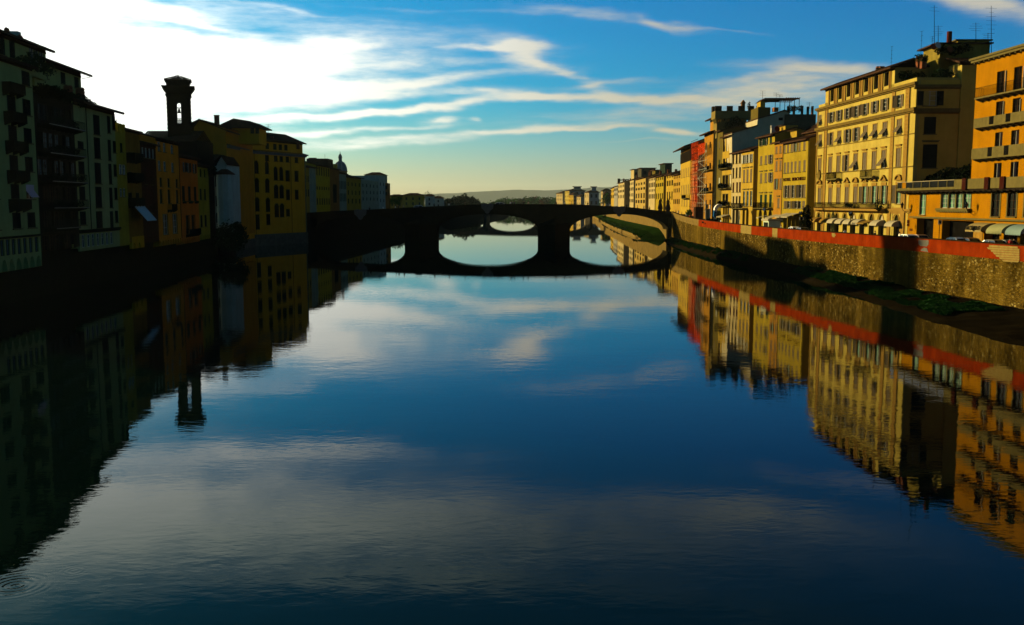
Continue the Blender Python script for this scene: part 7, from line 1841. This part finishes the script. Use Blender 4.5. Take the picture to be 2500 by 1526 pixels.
for i, (px, c, pose) in enumerate(((1246, 1, 'stand'), (1250, 0, 'lean'), (1256, 0, 'stand'), (1278, 3, 'lean'), (1290, 4, 'stand'), (1358, 3, 'stand'), (1379, 1, 'stand'), (1435, 3, 'lean'), (1471, 1, 'walk'), (1490, 1, 'stand'), (1096, 1, 'lean'), (1060, 3, 'stand'), (965, 1, 'walk'), (972, 0, 'stand'), (985, 4, 'stand'), (935, 1, 'walk'), (902, 3, 'stand'), (1135, 3, 'walk'), (1395, 4, 'walk'), (1530, 3, 'stand'), (1556, 4, 'walk'), (1572, 1, 'stand'), (1586, 3, 'lean'))):
    near = {1246: 'right behind the silver car', 1250: 'second figure behind the silver car', 1256: 'third figure behind the silver car', 1096: 'before the low tree of the big clump', 1435: 'before the square villa'}.get(px)
    nm = {0: 'navy', 1: 'white', 2: 'red', 3: 'black', 4: 'beige'}[c]
    side = 'left' if px < 1180 else ('middle' if px < 1400 else 'right'); w = {'stand': 'standing', 'lean': 'leaning', 'walk': 'walking'}[pose]
    ordn = ['first', 'second', 'third', 'fourth', 'fifth', 'sixth', 'seventh', 'eighth'][sum(1 for q in ((965), (972), (985), (935), (902), (1060), (1096), (1135)) if q < px)] if side == 'left' else ['first', 'second', 'third', 'fourth', 'fifth', 'sixth', 'seventh', 'eighth', 'ninth'][sum(1 for q in ((1246, 1250, 1256, 1278, 1290, 1358, 1379, 1395) if side == 'middle' else (1435, 1471, 1490, 1530, 1556, 1572, 1586)) if q < px)]
    p = at(px, 495, 327.2); person(p.x, 327.2, zt1(p.x) - .82, math.pi + .3 * R.uniform(-1, 1) if pose != 'walk' else math.pi / 2, pose, c, '%s person in %s %s on the %s part of the bridge, %s from its left%s' % ('small', nm, w, side, ordn, ''), 'people on the stone bridge')
for i, (px, off, c, pose, lab) in enumerate(((1650, 1.6, 3, 'stand', 'person in black by the parapet where the bridge meets the street'), (1656, 2.2, 1, 'walk', 'person in white walking at the bridge head'), (1664, 1.8, 4, 'stand', 'person in beige near the shrub at the bridge head'),
        (1675, 2.4, 1, 'walk', 'person in white just right of the shrub'), (1684, 1.6, 2, 'stand', 'person in red left of the brown hoarding'), (1693, 2.4, 3, 'walk', 'person in black beside the brown hoarding'), (1760, 2.0, 1, 'walk', 'person in white before the arched shopfronts'),
        (1868, 2.0, 0, 'stand', 'person in navy before the yellow three bay house'), (1907, 2.4, 1, 'walk', 'person in white beside the kiosk awning'), (2063, 3.4, 1, 'walk', 'person in white under the fourth palazzo awning'), (2136, 3.0, 3, 'walk', 'person in black between the last palazzo awnings'),
        (2196, 4.0, 1, 'stand', 'person in white at the rightmost palazzo doorway'), (2466, 4.8, 2, 'walk', 'person in red walking past the green awning'), (2475, 5.2, 3, 'stand', 'person in black under the green awning'))):
    line = [(p[0] + off, p[1]) for p in pr]; x, y = on_line(line, px, 7.6); person(x, y, street_z(y), R.uniform(0, 6.2), pose, c, lab, 'people on the right bank street')

# statues on the bridge corners
def statue(px, py_top, Y, label, lean):
    p = at(px, 500, Y); zb = zt1(p.x) - 1.05; H = at(px, py_top, Y).z - zb; t = thing('statue', label, 'statue', (p.x, Y, zb)); s = (H - 1.9) / 2.0
    m = mat('dark_statue_marble', (.05, .045, .03), .8, var=.2)
    mb = MB(); mb.box(-.75, .75, -.75, .75, 0, .35); mb.box(-.6, .6, -.6, .6, .35, 1.6); mb.box(-.75, .75, -.75, .75, 1.6, 1.9); mb.build('pedestal', m, t)
    me = _pm['walk'].copy(); me.materials.clear(); me.materials.append(m); o = put('figure', me, t, (0, 0, 1.9), (0, lean, .6)); o.scale = (s * 1.15, s * 1.15, s)
    mb = MB(); mb.lathe((0, 0, 1.9), [(.46 * s, 0), (.36 * s, .5 * s), (.22 * s, 1.0 * s), (.24 * s, 1.25 * s), (.1 * s, 1.45 * s)], 9, 1, .8); mb.tube((.15 * s, 0, 1.9 + 1.35 * s), (.38 * s, -.1, 1.9 + 1.95 * s), .07 * s, .05 * s, 6); mb.tube((.38 * s, -.1, 1.9 + 1.95 * s), (.30 * s, -.1, 1.9 + 2.15 * s), .06 * s, .03 * s, 5); mb.build('robe', m, t)
statue(1612, 480, 327, 'dark robed statue with one arm raised, left of the pair at the bridge end', .03); statue(1631, 481, 325.5, 'dark robed statue nearest the street at the right bridge end', -.03)

# lamps
def lamp_post(px, off, ytop, label):
    line = [(p[0] + off, p[1]) for p in pr]; x, y = on_line(line, px, 9); z = street_z(y); H = at(px, ytop, y).z - z
    t = thing('street_lamp', label, 'street lamp', (x, y, z), 0, 'lamp posts of the right bank street'); mb = MB()
    mb.lathe((0, 0, 0), [(.16, 0), (.16, .3), (.09, .5), (.06, 1.2), (.05, H - .9)], 8); mb.tube((0, 0, H - 1.1), (.0, .55, H - .75), .03, k=4); mb.tube((0, 0, H - 1.1), (0, -.55, H - .75), .03, k=4); mb.build('pole', M['iron'], t)
    for c in ((0, 0, H - .85), (0, .55, H - .75), (0, -.55, H - .75)):
        mb = MB(); mb.lathe(c, [(.09, 0), (.19, .42), (.22, .44), (.08, .62), (.02, .72)], 6); mb.build('lantern', M['carglass'], t)
lamp_post(2076, 5.5, 516, 'black lamp post with three lanterns before the yellow palazzo'); lamp_post(1954, 5.0, 515, 'black lamp post with three lanterns before the mustard hotel'); lamp_post(1866, 4.5, 507, 'lamp post before the yellow three bay house')
def wall_lamp(fr, px, py, label):
    u, z = fr.u(px, 14), fr.z(px, py); p = fr.loc(u, 0, z); o = fr.root.location; t = thing('wall_lamp', label, 'wall lamp', (p[0] + o.x, p[1] + o.y, p[2] + o.z), fr.ang, 'lanterns on scrolled brackets of the orange house')
    mb = MB(); pts = [(0, 0, -.75), (0, -.5, -.95), (0, -.95, -.75), (0, -1.15, -.35)]
    for a, b in zip(pts, pts[1:]): mb.tube(a, b, .04, k=4)
    mb.tube((0, 0, -1.3), (0, -.6, -.95), .035, k=4); mb.build('bracket', M['iron'], t)
    mb = MB(); mb.lathe((0, -1.15, -.35), [(.12, 0), (.26, .55), (.30, .58), (.10, .85), (.03, 1.0)], 6); mb.build('lantern', M['carglass'], t)
wall_lamp(OF, 2221, 503, 'scrolled wall lantern at the left corner of the orange house'); wall_lamp(OF, 2381, 503, 'scrolled wall lantern right of the row of four windows')

# signs
def post_sign(px, off, ytop, ybot, w, label, m2):
    line = [(p[0] + off, p[1]) for p in pr]; x, y = on_line(line, px, 9); z = street_z(y); z1, z0_ = at(px, ytop, y).z - z, at(px, ybot, y).z - z
    t = thing('road_sign', label, 'sign', (x, y, z), math.radians(20)); mb = MB(); mb.tube((0, 0, 0), (0, 0, z1), .05, k=6); mb.build('post', M['iron'], t)
    mb = MB(); mb.box(-w, w, -.06, -.02, z0_, z1); mb.build('panel', M['white'], t); mb = MB(); r_ = w * .55; K = 10; c = (z0_ + z1) / 2
    mb.prism([(r_ * math.cos(6.283 * k / K), c + r_ * math.sin(6.283 * k / K)) for k in range(K)], -.08, -.061); mb.build('disc', m2, t)
post_sign(2293.5, 6.5, 537, 548, .32, 'narrow white road sign with a round mark between the two garage openings', M['iron']); post_sign(1956.5, 5.5, 530.5, 537, .5, 'small white sign with a black dot by the hotel lamp post', M['iron'])
# square awnings of the hotel bar and the kiosk
def flat_awning(px0, px1, yt, yb_, out, m, label, fr=None, grp='sloping awnings of the mustard hotel'):
    fr = fr or HF; u0, u1 = fr.u(px0, 10), fr.u(px1, 10); z1 = fr.z((px0 + px1) / 2, yt); p = fr.loc((u0 + u1) / 2, -.02, z1); o = fr.root.location
    t = thing('awning', label, 'awning', (p[0] + o.x, p[1] + o.y, p[2] + o.z), fr.ang, grp); w = (u1 - u0) / 2; h = z1 - fr.z((px0 + px1) / 2, yb_)
    mb = MB(); mb.prism([(0, 0), (-out, -h), (-out, -h - .22), (-out + .03, -h - .22), (-out + .03, -h - .04), (0, -.06)], -w, w, 'x'); mb.build('canopy', m, t)
    mb = MB(); mb.tube((-w + .05, -out, -h), (-w + .05, 0, -h - .5), .03, k=4); mb.tube((w - .05, -out, -h), (w - .05, 0, -h - .5), .03, k=4); mb.build('arm', M['iron'], t)
flat_awning(1919, 1931, 520, 529, 2.6, M['aw_white'], 'left cream sloping awning of the mustard hotel'); flat_awning(1934, 1950, 520, 529, 2.6, M['aw_white'], 'right cream sloping awning of the mustard hotel')
flat_awning(1892, 1909, 524, 533, 3.0, M['aw_white'], 'wide cream awning over the kiosk left of the mustard hotel')
for i, (pa, pb) in enumerate(((1868, 1874),)): flat_awning(pa, pb, 526, 531, 2.2, M['aw_white'], 'small white awning at the dark gap left of the yellow house', fy, 'small shop awnings')
for i, px in enumerate((1769, 1774.5, 1780)): flat_awning(px - 2, px + 2, 524, 529, 2.2, M['aw_white'], '%s small cream awning of the arched shopfronts under the planted balconies' % ('left', 'middle', 'right')[i], fc, 'small shop awnings')
blue = mat('blue_canvas_shade', (.06, .12, .45), .8, var=.1)
# kiosk
ln = [(p[0] + 3.0, p[1]) for p in pr]; kx, ky = on_line(ln, 1884, 8); kz = street_z(ky)
t = thing('kiosk', 'small white and pale green street kiosk left of the mustard hotel', 'kiosk', (kx, ky, kz), .1); mb = MB(); mb.box(-1.2, 1.2, -1.5, 1.5, 0, 2.4); mb.build('body', mat('pale_green_paint', (.8, .95, .75), .6, var=.1), t)
mb = MB(); mb.box(-1.5, 1.5, -1.9, 1.9, 2.4, 2.75); mb.build('roof', M['aw_white'], t); mb = MB(); mb.box(-1.23, -1.2, -1.2, 1.2, 1.0, 2.1); mb.build('window', M['pane'], t)

# hoarding, chute and panels at the foot of the scaffold
def standing(name, label, cat, px, off, **k):
    x, y = on_line([(p[0] + off, p[1]) for p in pr], px, 9); return thing(name, label, cat, (x, y, street_z(y)), 0), y
t, y = standing('hoarding', 'dark brown boarded enclosure at the foot of the red netting', 'hoarding', 1707, 3.5); s = y / 2395
W = 19 * s; H = at(1707, 505, y).z - t.location.z
for i in range(7):
    mb = MB(); a = -W / 2 + W * i / 7; mb.box(a + .02, a + W / 7 - .02, -.06, .06 + .02 * (i % 2), 0, H); mb.build('board', mat('brown_boards', (.10, .03, .015), .8, var=.3), t)
mb = MB(); mb.box(-W / 2, W / 2, .1, 3, 0, H - .1); mb.build('frame', M['frame_b'], t)
t, y = standing('construction_panels', 'tall white and grey panels beside the brown boarded enclosure', 'panels', 1727, 3.2); s = y / 2395; zt_ = at(1727, 499, y).z - t.location.z
mb = MB(); mb.box(-5.0 * s, -2.2 * s, -.1, .1, .6, zt_ - .1); mb.box(-4.6 * s, 1.5 * s, -.1, .1, zt_ - 1.1, zt_); mb.build('pale_panel', M['aw_white'], t); mb = MB(); mb.box(5 * s, 7.8 * s, -.12, .1, 1.6, zt_ - .1); mb.build('white_panel', mat('white_gloss', (1.7, 1.7, 1.8), .4, var=0), t)
mb = MB(); mb.box(-2.2 * s, 5 * s, -.05, .1, .6, zt_ - 1.2); mb.build('grey_panel', mat('teal_grey_panel', (.10, .20, .18), .7, var=.1), t); mb = MB()
mb.tube((-9 * s, -.1, zt_ * .62), (-4.5 * s, -.1, zt_ * .8), .12, k=4); mb.build('strut', M['aw_white'], t)
t, y = standing('curved_chute', 'curved chute, white above and deep blue below, at the scaffold foot', 'chute', 1746, 3.2); s = y / 2395; z_ = lambda py: at(1746, py, y).z - t.location.z
for nm, a0, a1, m in (('white_section', 0, 9, mat('white_gloss', ())), ('blue_section', 9, 16, mat('deep_blue_paint', (.02, .12, .35), .4, var=.1))):
    pts = []
    for k in range(a0, a1 + 1):
        u = k / 16
        if u < .56: q = u / .56; a = math.pi / 2 * (1 - q); px_, py_ = 1756 - 13.5 * math.cos(math.pi / 2 * (1 - q)) * 1.0, 513 - 15 * math.sin(a) if True else 0
        else: q = (u - .56) / .44; px_, py_ = 1742.5 - 1.0 * q, 513 + 16 * q
        pts.append(((px_ - 1746) * s, z_(py_)))
    mb = MB()
    for p, q in zip(pts, pts[1:]): mb.prism([(p[0], p[1]), (q[0], q[1]), (q[0] + 7 * s, q[1] - .1), (p[0] + 4.5 * s, p[1] - .7)], -.6, .5)
    mb.build(nm, m, t)
mb = MB(); mb.box(-2, .8, .6, 2.4, .5, 1.6); mb.tube((-1.4, .5, .45), (-1.4, .9, .45), .45, k=12); mb.tube((.3, .5, .45), (.3, .9, .45), .45, k=12); mb.build('carriage', M['stone_d'], t)
# shrub and small tree at the bridge head
t = thing('shrub', 'small green shrub in the crowd at the right bridge head', 'shrub', (0, 0, 0)); x, y = on_line([(p[0] + 2.5, p[1]) for p in pr], 1683, 9); t.location = (x, y, street_z(y))
mb = MB(); leafball(mb, (0, 0, 2.0), 1.3, 500, .2, 1.1); mb.build('foliage', M['tree2'], t); mb = MB(); mb.tube((0, 0, 0), (0, 0, 1.8), .1, k=5); mb.build('stem', mat('tree_bark', ()), t)
# sun umbrellas / dark tall cypress in the alley between hotel and palazzo
x, y = at(1973, 520, 196).x, 196.; t = thing('cypress_shrub', 'dark tall shrub in the alley between the mustard hotel and the palazzo', 'shrub', (x - .3, y, 6.6)); mb = MB()
leafball(mb, (0, 0, 2.), 1.4, 600, .25, 2.2); leafball(mb, (0, 0, 4.0), 1.0, 400, .22, 2.0); mb.build('foliage', mat('dark_hedge', ()), t)
# ------------------------------------------------------------------ haze
def haze():
    m = bpy.data.materials.new('evening_haze'); m.use_nodes = True; nt = m.node_tree; nt.nodes.clear()
    o = nt.nodes.new('ShaderNodeOutputMaterial'); v = nt.nodes.new('ShaderNodeVolumePrincipled'); v.inputs['Color'].default_value = (.72, .88, .98, 1)
    v.inputs['Density'].default_value = 1.9e-5; v.inputs['Anisotropy'].default_value = .2; nt.links.new(v.outputs[0], o.inputs['Volume'])
    mb = MB(); mb.box(-14500, 14500, -600, 14500, -4.5, 275); ob = mb.build('haze', m); ob['kind'] = 'stuff'; return ob
haze()
#@@NEXT
